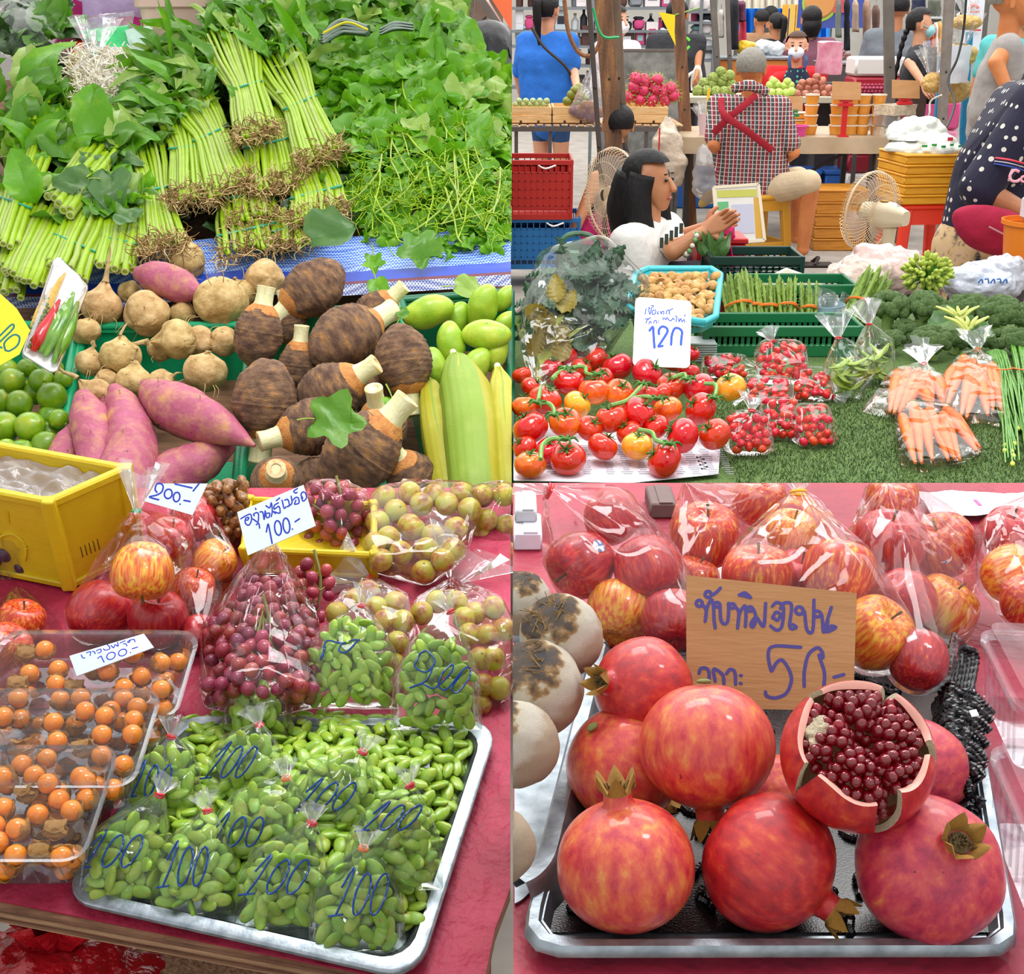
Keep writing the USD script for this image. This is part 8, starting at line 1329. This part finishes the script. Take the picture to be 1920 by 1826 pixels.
post('thin dark pole in front of the fruit trays',(1104,0),(1137,465),.026,7.0,plain('pole_dark','4a3e38',.5));post('brown post right of the dragon fruits',(1271,0),(1290,330),.085,9.9,RUST);post('grey post behind the custard apples',(1337,0),(1345,130),.055,12.4,GRM);post('second grey post beside the hanging dark clothes',(1364,0),(1368,110),.04,12.8,GRM)
post('grey post beside the person in the brown apron',(1666,0),(1668,195),.07,9.9,GRM);post('perforated steel post in front of the blue rack',(1780,0),(1768,200),.06,9.0,plain('steel_post','8a8078',.4,metal=.4,vary=.2,bumps=(20,0)));post('thin grey post in front of the hanging signs',(1852,0),(1846,60),.03,9.5,GRM)
t=thing('rope','orange-brown rope loop hanging beside the thick post','rope',M4());obj('rope',stube([PY(1058,0,7.6),PY(1066,60,7.6),PY(1085,98,7.6),PY(1108,104,7.6),PY(1122,85,7.6),PY(1127,60,7.6)],.012,40,7),plain('rope_brown','8a5a38',.8,vary=.3,bumps=(60,.003)),t);obj('green_tie',stube([PY(1112,15,7.55),PY(1128,66,7.55),PY(1160,70,7.6)],.008,14,5),plain('tie_green','b0c060',.5),t)
t=thing('yellow_flag','yellow triangular cloth hanging from the brown post','flag',M4());q=[PY(*p,9.84) for p in ((1235,22),(1266,28),(1265,60),(1267,86))];obj('cloth',loft([q,[p+[0,.012,0] for p in q]],True,True),plain('flag_yellow','e8d010',.6),t);obj('cord',stube([q[1],q[1]+[.2,.2,.05]],.006,5,4),TRS,t)
# ---- crates at the left seam, sandals, gas ring, kneeling figure
def left_crate(label,px,y0,y1,yy,mt,dx=.0):
 b=PY(px,y0,yy);h=PY(px,y1,yy)[2]-b[2];lattice_crate('plastic_crate',label,np.array([b[0]-.26+dx,yy+.2,max(b[2],.002)]),.52,.40,h,mt,nx=14,nz=5);t=list(stage.GetPrimAtPath('/World').GetChildren())[-1]
 for sy in (-1,1):obj('panel',box(.50,.004,h*.62,(0,sy*.196,h*.18)),mt,t);obj('panel',box(.004,.38,h*.62,(sy*.252,0,h*.18)),mt,t)
 obj('handle',stube([(.06,-.21,h-.03),(.10,-.235,h-.045),(.16,-.21,h-.03)],.006,10,5),plain('wire_pale','d8d0c8',.3,metal=.5),t)
left_crate('dark red slotted crate stacked on the blue one at the left',1072,412,300,7.7,plain('crate_red','b02018',.45));left_crate('blue slotted crate under the red one at the left',1080,505,408,7.72,plain('crate_sky','1a6aa8',.45),.02)
for i,(x,y) in enumerate([(985,520),(1008,510)]):t=thing('sandal',f'pale sandal on the floor in front of the blue crate, {"left" if i == 0 else "right"} one','sandal',M4(rz(.5),PY(x,y,6.9)*[1,1,0]+[0,0,.002]));obj('sole',box(.24,.09,.03,b=.012),plain('sandal_tan','a09080',.7),t);obj('strap',stube([(-.02,-.045,.02),(.02,0,.07),(-.02,.045,.02)],.014,10,6),plain('sandal_tan','a09080',.7),t)
t=thing('gas_ring','small rusty green metal stove beside the blue crate','stove',M4(t=PY(1085,450,5.6)-[0,0,.1]));obj('stand',lathe([(.09,-PY(1085,450,5.6)[2]+.1),(.10,-.2),(.001,-.2)],20),plain('stand_dark','3a3430',.6),t);GRN2=skin('rusty_green',[(.35,'4a5a44'),(.6,'6a9a7a'),(.75,'7a4a2c')],scale=8,rough=.6);obj('body',lathe([(.10,-.25),(.10,.06),(.085,.07),(.08,-.2)],24),GRN2,t);obj('handle',stube([(-.10,0,.05),(-.05,0,.12),(.05,0,.12),(.10,0,.05)],.012,12,6),GRN2,t)
t=thing('person','person in magenta sitting on the floor behind the fan, mostly hidden','person',M4());q=PY(1122,425,8.0);obj('body',bones([[q,.12,q+[.1,-.1,.1],.10],[q+[.1,.05,.32],.11,q,.12],[q+[.1,.05,.32],.06,q+[.10,.05,.50],.05],[q+[-.02,-.05,.3],.045,q+[-.15,-.2,.02],.03]]+head_balls(q+[.11,.05,.60],np.array([0,0,1.]),np.array([0,1.,0]))),SKIN_['tan'],t,smooth=True);obj('trousers',bump(bones([[q,.15,q+[.14,-.12,-.02],.13],[q,.15,q+[-.1,-.05,-.12],.14]],.03),.02,9),CL('magenta','b8185c'),t,smooth=True);obj('shirt',bones([[q,.13,q+[.1,.05,.32],.14],[q+[.1,.05,.32],.12,q+[.1,.05,.44],.08]],.03),CL('dark_shirt','241c20'),t,smooth=True);hair(t,q+[.11,.05,.60],np.array([0,0,1.]),np.array([0,1.,0]),'black');face(t,q+[.11,.05,.60],np.array([0,0,1.]),np.array([0,1.,0]))
# ---- standing people
m=stander('person in a blue T-shirt with a black ponytail behind the wooden trays',None,(1027,20),(1032,205),0,10.6,.205,(.55,.85),'black','tail','light',CL('blue','1f6ac8'),CL('denim','2a4a78'),[None,(PY(1075,130,10.5),PY(1082,165,10.2))],None,.85,1.02,bulk=1.12,lowlen=.55)
obj('strap',stube([PY(997,52,10.38),PY(1020,88,10.36),PY(1058,122,10.36),PY(1075,150,10.40)],.012,16,6),plain('strap_dark','2a2422',.6),m[0])
m=stander('person in a white top and mask half hidden by the thick post',None,(1158,40),(1150,160),0,11.4,.18,(.6,-.8),'black','bob','light',CL('white2','e0d8d4'),CL('grey_trousers','8a8c90'),[(PY(1130,110,11.3),PY(1150,140,11.0)),(PY(1186,120,11.2),PY(1176,142,10.9))],'e8e4e8',.8,1.0,lowlen=1.8)
m=stander('person in a black shirt with a white glove, cut by the brown post',None,(1270,28),(1275,150),0,12.0,.2,(.3,.9),'black','short','tan',CL('black','2a2a30'),CL('dark_trousers','3a3a44'),[None,(PY(1310,95,11.9),PY(1308,130,11.8))],None,.6,1.02,lowlen=1.9)
obj('glove',bones(fingers(PY(1308,128,11.8),unit([-.05,0,-1]),unit([0,-1,0]),1.25)),CL('glove','d8d4cc'),m[0]);obj('green_logo',xf(tube([(.05*math.cos(a),0,.05*math.sin(a)) for a in np.linspace(.5,5.9,16)],.012,5),M4(t=PY(1283,82,11.74))),plain('logo_green','5ad83c',.5),m[0])
RED_=CL('vendor_red','c8141c');m=stander('person in red with a white mask and dark dotted apron behind the guavas',None,(1494,88),(1492,190),0,12.1,.215,(-.25,-1),'brown','tail','light',RED_,CL('dark_trousers','3a3a44'),[(PY(1450,150,12),PY(1470,172,11.8)),(PY(1540,150,12),PY(1520,172,11.8))],'dfe8f4',.9,1.05,bulk=1.15,lowlen=1.9)
ap=dotted('apron_dots','1c2a44','5ac0a8',22,.28);b_=np.array([[PY(1494+u*w_,y,11.78+.10*u*u) for u in np.linspace(-1,1,9)] for y,w_ in ((128,16),(138,22),(150,26),(170,28))]);obj('apron',loft(b_,wrap=False),ap,m[0]);obj('apron_straps',join([stube([PY(x0,128,11.80),PY(x1,112,11.85),PY(x2,104,12.0)],.016,8,6,flat=.4) for x0,x1,x2 in ((1481,1480,1483),(1508,1512,1510))]),CL('strap_navy','24385c'),m[0])
stander('person in a mauve top with black hair behind the person in red, back turned',None,(1521,38),(1520,140),0,13.6,.20,(0,1),'black','bob','light',CL('mauve','7a4a5c'),CL('black','2a2a30'),None,None,.5,1.06,bulk=1.05,lowlen=1.9)
m=stander('person in a brown apron with a blue mask and long braid, side view',None,(1727,46),(1718,140),0,10.4,.16,(.97,-.2),'black','braid','light',CL('black','2a2a30'),CL('brown_apron_low','4a342e'),[(PY(1712,125,10.6),PY(1738,150,10.5)),(PY(1705,118,10.2),PY(1732,158,10.0))],'9ad0d8',.55,.96,lowlen=1.6)
bq_=np.array([[PY(1724+12*u-(y-80)*.02,y,10.32-.10*u) for u in np.linspace(-1,1,7)] for y in (88,110,135,165,195)]);obj('apron',loft(np.array([[q+[.17,0,0]*np.array([1,1,1])*(.5+.0*i) for q in row] for i,row in enumerate(bq_)]),wrap=False),CL('brown_apron','4a342e'),m[0])
stander('person in a grey hooded top with a dark cap behind the grey post, back turned',None,(1683,18),(1690,125),0,12.4,.21,(.2,1),'black','short','tan',CL('grey_hood','6a7078'),CL('khaki','a89880'),None,None,.95,1.08,lowlen=1.9)
m=stander('person in a grey sleeveless top walking past at the right edge',None,(1898,2),(1868,205),0,7.3,.20,(.95,-.3),'grey','short','warm',CL('grey_tank','9a9490'),CL('grey_shorts','5c5860'),[(PY(1900,130,7.5),PY(1925,160,7.5)),(PY(1868,118,7.05),PY(1888,168,7.0))],None,.02,1.08,bulk=1.1,lowlen=1.0)
stander('person in teal at the very right edge behind the sleeveless person',None,(1925,20),(1918,150),0,9.0,.2,(-.2,-1),'black','short','tan',CL('teal','5ab8b8'),CL('dark_trousers','3a3a44'),None,None,.6,1.0,lowlen=1.9)
for i,(x,y,c_,lab) in enumerate([(1426,38,'a07858','person seated far back in front of the blue sheet, left of two'),(1444,30,'3a3634','person in dark clothes standing far back at the blue sheet'),(1455,46,'1c1a20','person in a black top nearer than the two by the blue sheet, hair tied up')]):stander(lab,None,(x,y),(x,y+58),0,(17.0,18.4,15.6)[i],.2,(-.5,1),'black',('short','short','tail')[i],'tan',CL(f'far_{i}',c_),CL('black','2a2a30'),None,None,.6,1.0,lowlen=1.9)
# ---- back walls, shelves, hanging goods
struct('wall_back',box(24,.2,4.5,(3,24,0)),plain('wall_pale','c8c4bc',.8,vary=.1,bumps=(2,0)));struct('wall_left',box(.2,26,4.5,(-9,11,0)),plain('wall_pale','c8c4bc',.8));struct('wall_right',box(.2,26,4.5,(13,11,0)),plain('wall_pale','c8c4bc',.8))
t=thing('blue_sheet','bright blue sheet hanging across the far end of the hall','sheet',M4());obj('pole',join([beam(PY(x,12,20.2)*[1,1,0],PY(x,8,20.2),.05) for x in (1384,1560)]+[beam(PY(1384,13,20.2),PY(1560,13,20.2),.04)]),GRM,t);obj('sheet',loft(np.array([[PY(x,y,20+.15*math.sin(x*.4)) for y in (14,30,60,100)] for x in np.arange(1385,1560,4)]),wrap=False),plain('sheet_blue','2a96f0',.6),t)
for i,(x,c_) in enumerate(((1468,'e0a028'),(1482,'d8b050'),(1492,'e0a028'))):t=thing('yellow_board',f'yellow panel in front of the blue sheet, {ordinal(i)} from the left','board',M4(t=PY(x,90,19.0)*[1,1,0]));obj('panel',box(.09,.02,1.7,b=.004),plain(f'panel_yellow_{i}',c_,.6),t);obj('foot',box(.14,.2,.03),plain('leg_dark','2c2826',.5),t)
t=thing('cardboard_boxes','orange-brown crates stacked on the floor far back before the blue sheet','boxes',M4());[obj('crate',box(.3,.3,.3,PY(1408+13*i,92,19.2)*[1,1,0]+[0,0,.31*j]),plain(f'far_crate_{(i + j) % 3}',('c88a3c','a8642c','d8a050')[(i+j)%3],.7),t) for i in range(4) for j in range(3-(i%2))]
t=thing('white_sheet','dazzling white awning sheet under the roof beside the blue sheet','sheet',M4());obj('sheet',loft(np.array([[PY(x,y,19.6+.1*math.sin(x*.5)) for y in (-30,0,16)] for x in np.arange(1385,1520,5)]),wrap=False),plain('sheet_white','f0ece0',.6),t)
t=thing('banner','colourful food banner with a bowl picture hanging at the top','banner',M4());d_=PY(1560,20,15.0);obj('cloth',box(.75,.02,.40,d_-[0,0,.18]),plain('banner_navy','3a4a9a',.6),t);obj('dish',xf(lathe([(.17,0),(.15,.02),(.001,.02)],24),M4(frame((0,-1,0)),PY(1538,4,14.97))),plain('banner_dish','c88a4c',.5),t);obj('green_rim',xf(lathe([(.20,0),(.19,.01),(.001,.01)],24),M4(frame((0,-1,0)),PY(1538,5,14.985))),plain('banner_green','9ac04c',.5),t);obj('print',join([box(.05,.006,.05,PY(1566+9*(i%3),6+9*(i//3),14.97)) for i in range(9)]),plain('banner_red','c84a5a',.5),t)
def shelf(label,x0p,x1p,y,rows_,seed):
 t=thing('shelf',label,'shelf',M4());a,b=PY(x0p,40,y)[0],PY(x1p,40,y)[0];lev=[PY(1000,r,y)[2] for r in rows_]
 for z in lev:obj('board',box(b-a,.4,.025,((a+b)/2,y,z-.025)),plain('shelf_grey','7a8084',.5,metal=.3),t)
 for x in (a,b,(a+b)/2):obj('upright',box(.03,.03,max(lev)+.3,(x,y-.19,0)),plain('shelf_grey','7a8084',.5,metal=.3),t)
 r2=np.random.default_rng(seed);cols=['2a2c34','e0e4e8','9ac8c8','c8487c','3a4a6a','d8d8dc','8a8e94','c8b89a','1c2430','b0c0c8','5a3a34','e8e0e0'];pl_=['back','second','third','fourth','fifth']
 for k,z in enumerate(lev):
  x=a+.06;i=0
  while x<b-.1:
   w,h=r2.uniform(.05,.17),r2.uniform(.08,.22);c_=cols[r2.integers(0,12)];nm=['box','bottle','folded_cloth'][r2.integers(0,3)];th_=thing('shelf_'+nm,f'small {nm.replace("_", " ")} on the {label.split(",")[0]}, {ordinal(k)} board, {ordinal(i)} from left',nm.replace('_',' '),M4(t=(x+w/2,y-.05,z+.001)))
   if nm=='bottle':obj('bottle_body',lathe([(.03,0),(.035,.01),(.035,h*.65),(.012,h*.85),(.012,h),(.001,h)],12),plain('goods_'+c_,c_,.35),th_);obj('cap',lathe([(.015,h),(.015,h+.02),(.001,h+.02)],10),plain('goods_'+cols[(i+3)%12],cols[(i+3)%12],.4),th_);x+=.085
   elif nm=='box':obj('box_body',box(w,.2,h,b=.004),plain('goods_'+c_,c_,.5),th_);obj('front_label',box(w*.6,.004,h*.4,(0,-.101,h*.3)),plain('goods_'+cols[(i+5)%12],cols[(i+5)%12],.5),th_);x+=w+.015
   else:obj('cloth',bump(arr(hull(box(w,.22,h*.7,b=.02)[0]).refine_to_length(.04)),.015,14,i),CL('goods_'+c_,c_),th_);obj('fold',bump(arr(hull(box(w*.9,.2,h*.2,(0,0,h*.7),.02)[0]).refine_to_length(.05)),.01,14,i+1),CL('goods_'+cols[(i+2)%12],cols[(i+2)%12]),th_);x+=w+.02
   i+=1
shelf('goods shelf behind the fruit trays, left of the brown post',955,1262,13.2,(-25,13,56,84,120,160),3)
shelf('shelf behind the person in black, right of the brown post',1283,1335,13.0,(20,40,64,88,110),4)
t=thing('grey_screen','mottled grey panel standing behind the dragon fruits','panel',M4(t=PY(1222,190,10.6)*[1,1,0]));z1=PY(1222,97,10.6)[2];obj('panel',box(.47,.03,z1,b=.004),skin('mottled_grey',[(.35,'5a5c5a'),(.6,'8a8c88'),(.75,'a8a8a0')],scale=7,rough=.5),t);obj('frame',box(.49,.035,.02,(0,0,z1)),GRM,t)
def garment(label,x,y0,y1,w,y,c_,nm='garment'):
 t=thing(nm,label,'clothes',M4());q=[PY(x,yy,y) for yy in (y0,y0+(y1-y0)*.15,y0+(y1-y0)*.55,y1)];obj('cloth',bump(stube(q,[w*.5,w,w*.95,w*1.05],14,14,flat=.35),.02,12,int(x),3),CL('gar_'+c_,c_),t,smooth=True);obj('hanger',stube([q[0]+[0,0,.02],q[0]+[0,0,.06]],.004,4,4),plain('hanger','8a8a8a',.4),t)
for i,(x,y0,y1,w,y,c_,lab) in enumerate([(1376,-5,92,.12,13.2,'14161e','long black garment hanging left of the blue sheet'),(1388,2,40,.14,13.4,'5a2440','dark maroon patterned garment above the red cloth'),(1392,32,80,.10,13.6,'b82440','red cloth hanging at the left of the blue sheet'),(1352,20,70,.08,13.3,'c8c0b4','pale garment between the two grey posts'),(1572,0,70,.07,13.0,'6a7068','grey-green garment with a striped hem right of the mauve person'),(1588,-5,95,.07,13.0,'101420','black garment hanging right of the grey-green one'),(1604,0,60,.08,13.2,'a8907c','tan garment by the small printed bags'),(1625,0,90,.09,13.2,'9a7a68','brown bag-like cloth hanging among small goods'),(1642,10,100,.09,13.3,'6a5048','dark brown garment left of the grey hooded person'),(1722,-5,25,.15,13.2,'1c2440','navy garment above the braided person'),(1752,-5,40,.14,13.4,'5c6054','grey-olive garment hanging at the clothes rail'),(1748,42,98,.05,12.8,'d8541c','orange garment on the clothes rail'),(1755,42,102,.05,12.8,'e8e4dc','white garment on the clothes rail'),(1762,40,100,.05,12.8,'d8a860','mustard garment on the clothes rail'),(1740,46,100,.05,12.8,'6a5878','purple garment on the clothes rail'),(1800,-5,50,.08,10.5,'3a3a3c','dark cloth hanging beside the printed white bags')]):garment(lab,x,y0,y1,w,y,c_)
t=thing('clothes_rail','chrome clothes rail behind the braided person','rail',M4());obj('rail',beam(PY(1700,33,12.8),PY(1778,33,12.8),.02),plain('chrome','d8d8d8',.2,metal=.8),t);obj('stand',join([beam(PY(x,33,12.8),PY(x,33,12.8)*[1,1,0],.02) for x in (1702,1776)]),plain('chrome','d8d8d8',.2,metal=.8),t)
SNK=skin('snack',[(.3,'b88a3c'),(.7,'e0c078')],scale=30,rough=.5,bumps=(80,.01))
t=thing('blue_rack','blue metal rack with bags of yellow snacks beside the braided person','rack',M4());BLR=plain('rack_blue','2a88b8',.4);[obj('bar',beam(PY(*a,9.6),PY(*b,9.6),.04),BLR,t) for a,b in (((1768,105),(1755,240)),((1770,112),(1818,116)),((1818,60),(1806,240)),((1755,240),(1755,440)),((1806,240),(1806,440)))]
for i,(x,y,w,h,lab) in enumerate([(1812,42,.11,.07,'bag of yellow snacks hanging highest on the blue rack'),(1800,103,.13,.11,'open bag of yellow snacks on the blue rack shelf'),(1790,168,.11,.13,'clear bag of pale snacks hanging low on the blue rack'),(1748,155,.07,.10,'bag of snacks hanging left of the steel post')]):
 t=thing('snack_bag',lab,'bag of snacks',M4());c=PY(x,y,9.3);obj('snacks',bump(ico(1,4,(w,.07,h*.7)),.012,24,i),SNK,t);UsdGeom.Xformable(list(t.GetChildren())[-1]).AddTranslateOp().Set(Gf.Vec3d(*c));obj('bag_film',tuft(c+[0,0,h*.3],(0,0,1),.22,.09,i),FILMT,t)
t=thing('printed_sheet','white plastic sheet printed with red and blue marks hanging at the upper right','sheet',M4());qa=PY(1828,30,9.9);obj('sheet',bump(arr(hull(box(.17,.02,.40,qa-[0,0,.24])[0]).refine_to_length(.03)),.015,12,3),plain('sheet_print_white','e0e6f0',.35),t)
rg3=np.random.default_rng(14);obj('red_print',join([stube([PY(1826+8*math.cos(a),18+8*math.sin(a),9.86) for a in np.linspace(3.4,6.0,8)],.012,10,5)]+[box(.02,.01,.012,PY(1822+6*i,24,9.86)) for i in range(3)]+[box(.016,.01,.012,PY(1822+5*i,58,9.86)) for i in range(4)]),plain('print_orange_red','d84a38',.5),t);obj('blue_print',join([box(.022,.01,.010,PY(1820+7*(i%3),34+7*(i//3),9.86)) for i in range(6)]),plain('print_blue','5a8ad0',.5),t)
t=thing('white_carriers','white carrier bags hanging beside the steel post','plastic bags',M4());[obj('bag',bump(arr(hull(box(.12,.05,.24,PY(1782+14*i,150,9.2)+[0,0,-.02])[0]).refine_to_length(.03)),.02,12,i),plain('carrier_soft','d8d8e0',.35),t) for i in range(2)]
t=thing('pink_bins','stacked pink and red plastic bins behind the braided person','bins',M4());[obj('bin',box(.36,.3,.22,PY(1752,185,11)*[1,1,0]+[0,0,.225*i],.02),plain(f'bin_{i % 3}',('d04a84','c83858','e08aa8')[i%3],.4),t) for i in range(5)]
t=thing('maroon_tubs','stack of red and white tubs of red snacks behind the orange cups','tubs',M4());[obj('tub',box(.42,.34,.15,PY(1636,185,11.2)*[1,1,0]+[0,0,.155*i],.02),plain(f'tub_{i % 3}',('a01c30','d8d4d0','8a1428')[i%3],.4),t) for i in range(8)];TUBZ=.155*8
pile('red_berry','fruit','small dark red fruit heaped behind the orange cups',[(1614+7*i+3*(j%2),172-6*j) for j in range(3) for i in range(7)],4.2,skin('berry_red',[(.3,'8a1830'),(.7,'b84060')],scale=2,rough=.3),10.9)
pile('far_grape','fruit','small brownish fruit right of the mauve person',[(1560+7*i+3*(j%2),108-5*j) for j in range(4) for i in range(6-j)],4.4,skin('far_grape_skin',[(.3,'6a3440'),(.7,'a87a70')],scale=2,rough=.4),12.6)
t=thing('berry_table','small low table under the dark red fruit behind the orange cups','table',M4(t=PY(1636,175,10.98)*[1,1,0]));zb_=PY(1636,177,10.9)[2];obj('table_top',box(.36,.44,.03,(0,0,zb_-.03)),plain('counter_dark','4a4444',.6),t);[obj('leg',box(.03,.03,zb_-.03,(x,y,0)),plain('counter_dark','4a4444',.6),t) for x in (-.15,.15) for y in (-.19,.19)]
t=thing('far_counter','far counter with a grey tray under the brownish fruit','counter',M4(t=PY(1582,115,12.6)*[1,1,0]));zc=PY(1582,114,12.6)[2];obj('counter_body',box(.44,.4,zc-.03),plain('counter_dark','4a4444',.6),t);obj('tray',box(.48,.44,.03,(0,0,zc-.03),.006),ALU,t)
t=thing('pink_bag','mottled pink plastic bag beside the person in red','plastic bag',M4());obj('bag_film',bump(arr(hull(box(.20,.08,.26,PY(1553,134,11.6)-[0,0,.02])[0]).refine_to_length(.04)),.02,10,2),skin('pink_film',[(.3,'b85a78'),(.7,'d8a0b0')],scale=9,rough=.3),t);obj('knot',tuft(PY(1553,108,11.6),(0,0,1),.06,.03,5),FILMT,t);obj('stand',box(.18,.2,PY(1553,150,11.6)[2]-.02,PY(1553,150,11.6)*[1,1,0]),plain('counter_dark','4a4444',.6),t)
for i,(x,y,c_,lab) in enumerate([(1400,90,'d8b020','bunch of yellow fruit on the counter behind the plaid shirt'),(1430,88,'d0d4d8','clear bag left of the clear cups'),(1452,92,'d0d4d8','clear bag of cups beside the person in red')]):
 t=thing('counter_goods',lab,'goods',M4());c=PY(x,y,13.2);obj('goods',bump(ico(1,3,(.11,.08,.07)),.03,14,i),plain('cg_'+c_,c_,.3,bumps=(40,.01)),t);UsdGeom.Xformable(list(t.GetChildren())[-1]).AddTranslateOp().Set(Gf.Vec3d(*c));obj('tray',box(.24,.2,.02,c-[0,0,.09]),ALU,t)
t=thing('far_counter','counter with a steel top behind the plaid shirt','counter',M4(t=PY(1410,108,13.2)*[1,1,0]));zc=PY(1410,105,13.2)[2];obj('counter_body',box(.7,.5,zc-.03),plain('counter_orange','c8782c',.6),t);obj('top',box(.74,.54,.03,(0,0,zc-.03),.006),ALU,t)
# ---- behind the greens at the upper seam
post('grey-brown tree-like post behind the ivy gourd',(868,0),(862,60),.11,6.2,skin('bark',[(.3,'5a4a40'),(.7,'8a786a')],scale=8,stretch=(3,3,.6),rough=.9,bumps=(40,.006)))
t=thing('orange_signboard','leaning orange board in a metal frame behind the ivy gourd','frame',M4());obj('bar',press(beam(P(898,-10,5.9),P(966,78,5.9),.04),'max'),plain('metal_pale','b0a8a4',.35,metal=.5),t);b_=[P(*q,5.95) for q in ((915,-12),(966,-12),(964,58))];obj('board',press(loft([b_,[p+[0,.01,0] for p in b_]],True,True),'max'),plain('board_orange','e8642c',.5),t)
t=thing('black_bag','black plastic bag behind the ivy gourd at the upper seam','plastic bag',M4());obj('bag_film',press(bump(hullm:=arr(hullballs([(*P(915,95,5.4),.12),(*P(935,160,5.4),.14)]).refine_to_length(.03)),.03,9,3,4),'max'),plain('black_film','0c0b12',.35,bumps=(16,.006)),t);obj('stand',box(.22,.3,P(925,190,5.4)[2],P(918,190,5.4)*[1,1,0]-[.03,0,0]),plain('counter_dark','4a4444',.6),t);obj('knot',press(tuft(P(905,72,5.4),(-.6,0,.6),.06,.04,3),'max'),plain('black_film','1c1a24',.25),t)
struct('wall_side',box(.9,.1,2.6,(-.5,7.6,0)),skin('side_wall',[(.3,'6a5448'),(.7,'8a7464')],scale=4,rough=.9))
m=stander('person in a magenta flowered skirt standing behind the bean sprouts',None,(215,-190),(188,0),.2,6.0,.18,(0,1),'black','short','light',CL('lilac','b8a0c8'),dotted('flower_cloth','a81868','e8c890',5,.18),None,None,.6,1.0,skirt=True)
m=stander('person in a black and white striped top and navy behind the green carrier bag',None,(275,-200),(262,-20),.2,6.3,.17,(0,1),'black','short','light',CL('navy','1a2460'),mat('stripes',{'tc':('texture_coordinate',{}),'w':('wave_texture',{'scale':22.0,'bands_direction':'z'}),'r':('rgb_ramp',{'ramp':[(.45,hx('3a3c44')),(.55,hx('d8d8dc'))]}),'p':('principled_bsdf',{'roughness':.8})},[('tc.object','w.vector'),('w.fac','r.fac'),('r.color','p.base_color')]),None,None,.6,1.0,skirt=True)
struct('wall_rear_left',box(6,.1,3.0,(-4.2,8.2,0)),plain('wall_grey','a8a4a0',.8,vary=.15,bumps=(3,0)))
# ---- small things: cables, cup, loose bags
t=thing('cable','black cable hanging down beside the steel post to the plastic bags','cable',M4());obj('cable',stube([PY(1812,-5,8.9),PY(1806,60,8.9),PY(1795,110,8.85),PY(1778,150,8.8),PY(1790,190,8.6),PY(1778,232,8.1),PY(1762,250,7.9)],.008,40,6),plain('cable_black','1a1818',.5),t)
t=thing('cable','white cable crossing from the steel post to the food packs','cable',M4());obj('cable',stube([PY(1765,178,8.9),PY(1745,190,9.0),PY(1742,215,9.0),PY(1728,236,9.1)],.007,24,6),plain('cable_white','d8d4d0',.5),t)
t=thing('drink_cup','clear drink cup in a bag with a yellow straw left of the plaid shirt','cup',M4(t=[PY(1322,250,yT+.2)[0],yT+.2,z0]));obj('cup',lathe([(.04,0),(.055,.15),(.05,.15),(.035,.006)],18),plain('cup_pale','d0b8c0',.3),t);obj('straw',tube([(.0,0,.02),(.012,0,.32)],.010,8),plain('straw_yellow','e8c020',.4),t);obj('bag_film',tuft((0,0,.06),(0,0,1),.16,.07,3),FILMT,t)
for i,(px,py,yy,sx,sz,c_,lab) in enumerate([(1655,512,4.6,.17,.10,'d8b8b0','crumpled pale pink plastic bag around the foot of the cream fan'),(1612,520,4.5,.13,.07,'c8b0a0','crumpled tan plastic bag left of the fan foot'),(1835,530,4.3,.13,.06,'c8ccd8','crumpled clear-white bag behind the broccoli on the right'),(1880,520,4.35,.09,.08,'b8b8c0','crumpled grey bag behind the broccoli at the right edge')]):
 c=PY(px,py,yy);t=thing('plastic_bag',lab,'plastic bag',M4(t=c));v,f=bump(ico(1,4,(sx,.11,sz)),.05,13,i,4);obj('bag_film',(v,f),plain(f'crumple_{i}',c_,.25,bumps=(30,.012),coat=.3),t,smooth=35);obj('support',box(sx*1.2,.14,c[2]-sz*.4,(0,0,-c[2])),plain('counter_dark','4a4444',.6),t)
 if i==2:obj('blue_print',join([stube([(-.04+.02*k,-.105,.02+.012*(k%2)),(-.032+.02*k,-.112,.035),(-.026+.02*k,-.106,.02)],.003,6,4) for k in range(5)]),plain('print_blue','5a8ad0',.5),t)
t=thing('hanging_bag','clear plastic bag hanging from the oilcloth table left of the poster','plastic bag',M4());obj('bag_film',bump(stube([PY(1325,270,9.25),PY(1325,305,9.2),PY(1330,350,9.2),PY(1334,380,9.2)],[.03,.09,.13,.05],26,16),.04,14,6,4),film('grey_bag_film','d8d0c8',1.2,20,.02,.1,haze=.25),t,smooth=50);obj('corn_inside',xf(ico(.05,2,(1.6,.8,.8)),M4(ry(-.8),PY(1326,372,9.2))),plain('corn_pale','b89a50',.5),t)
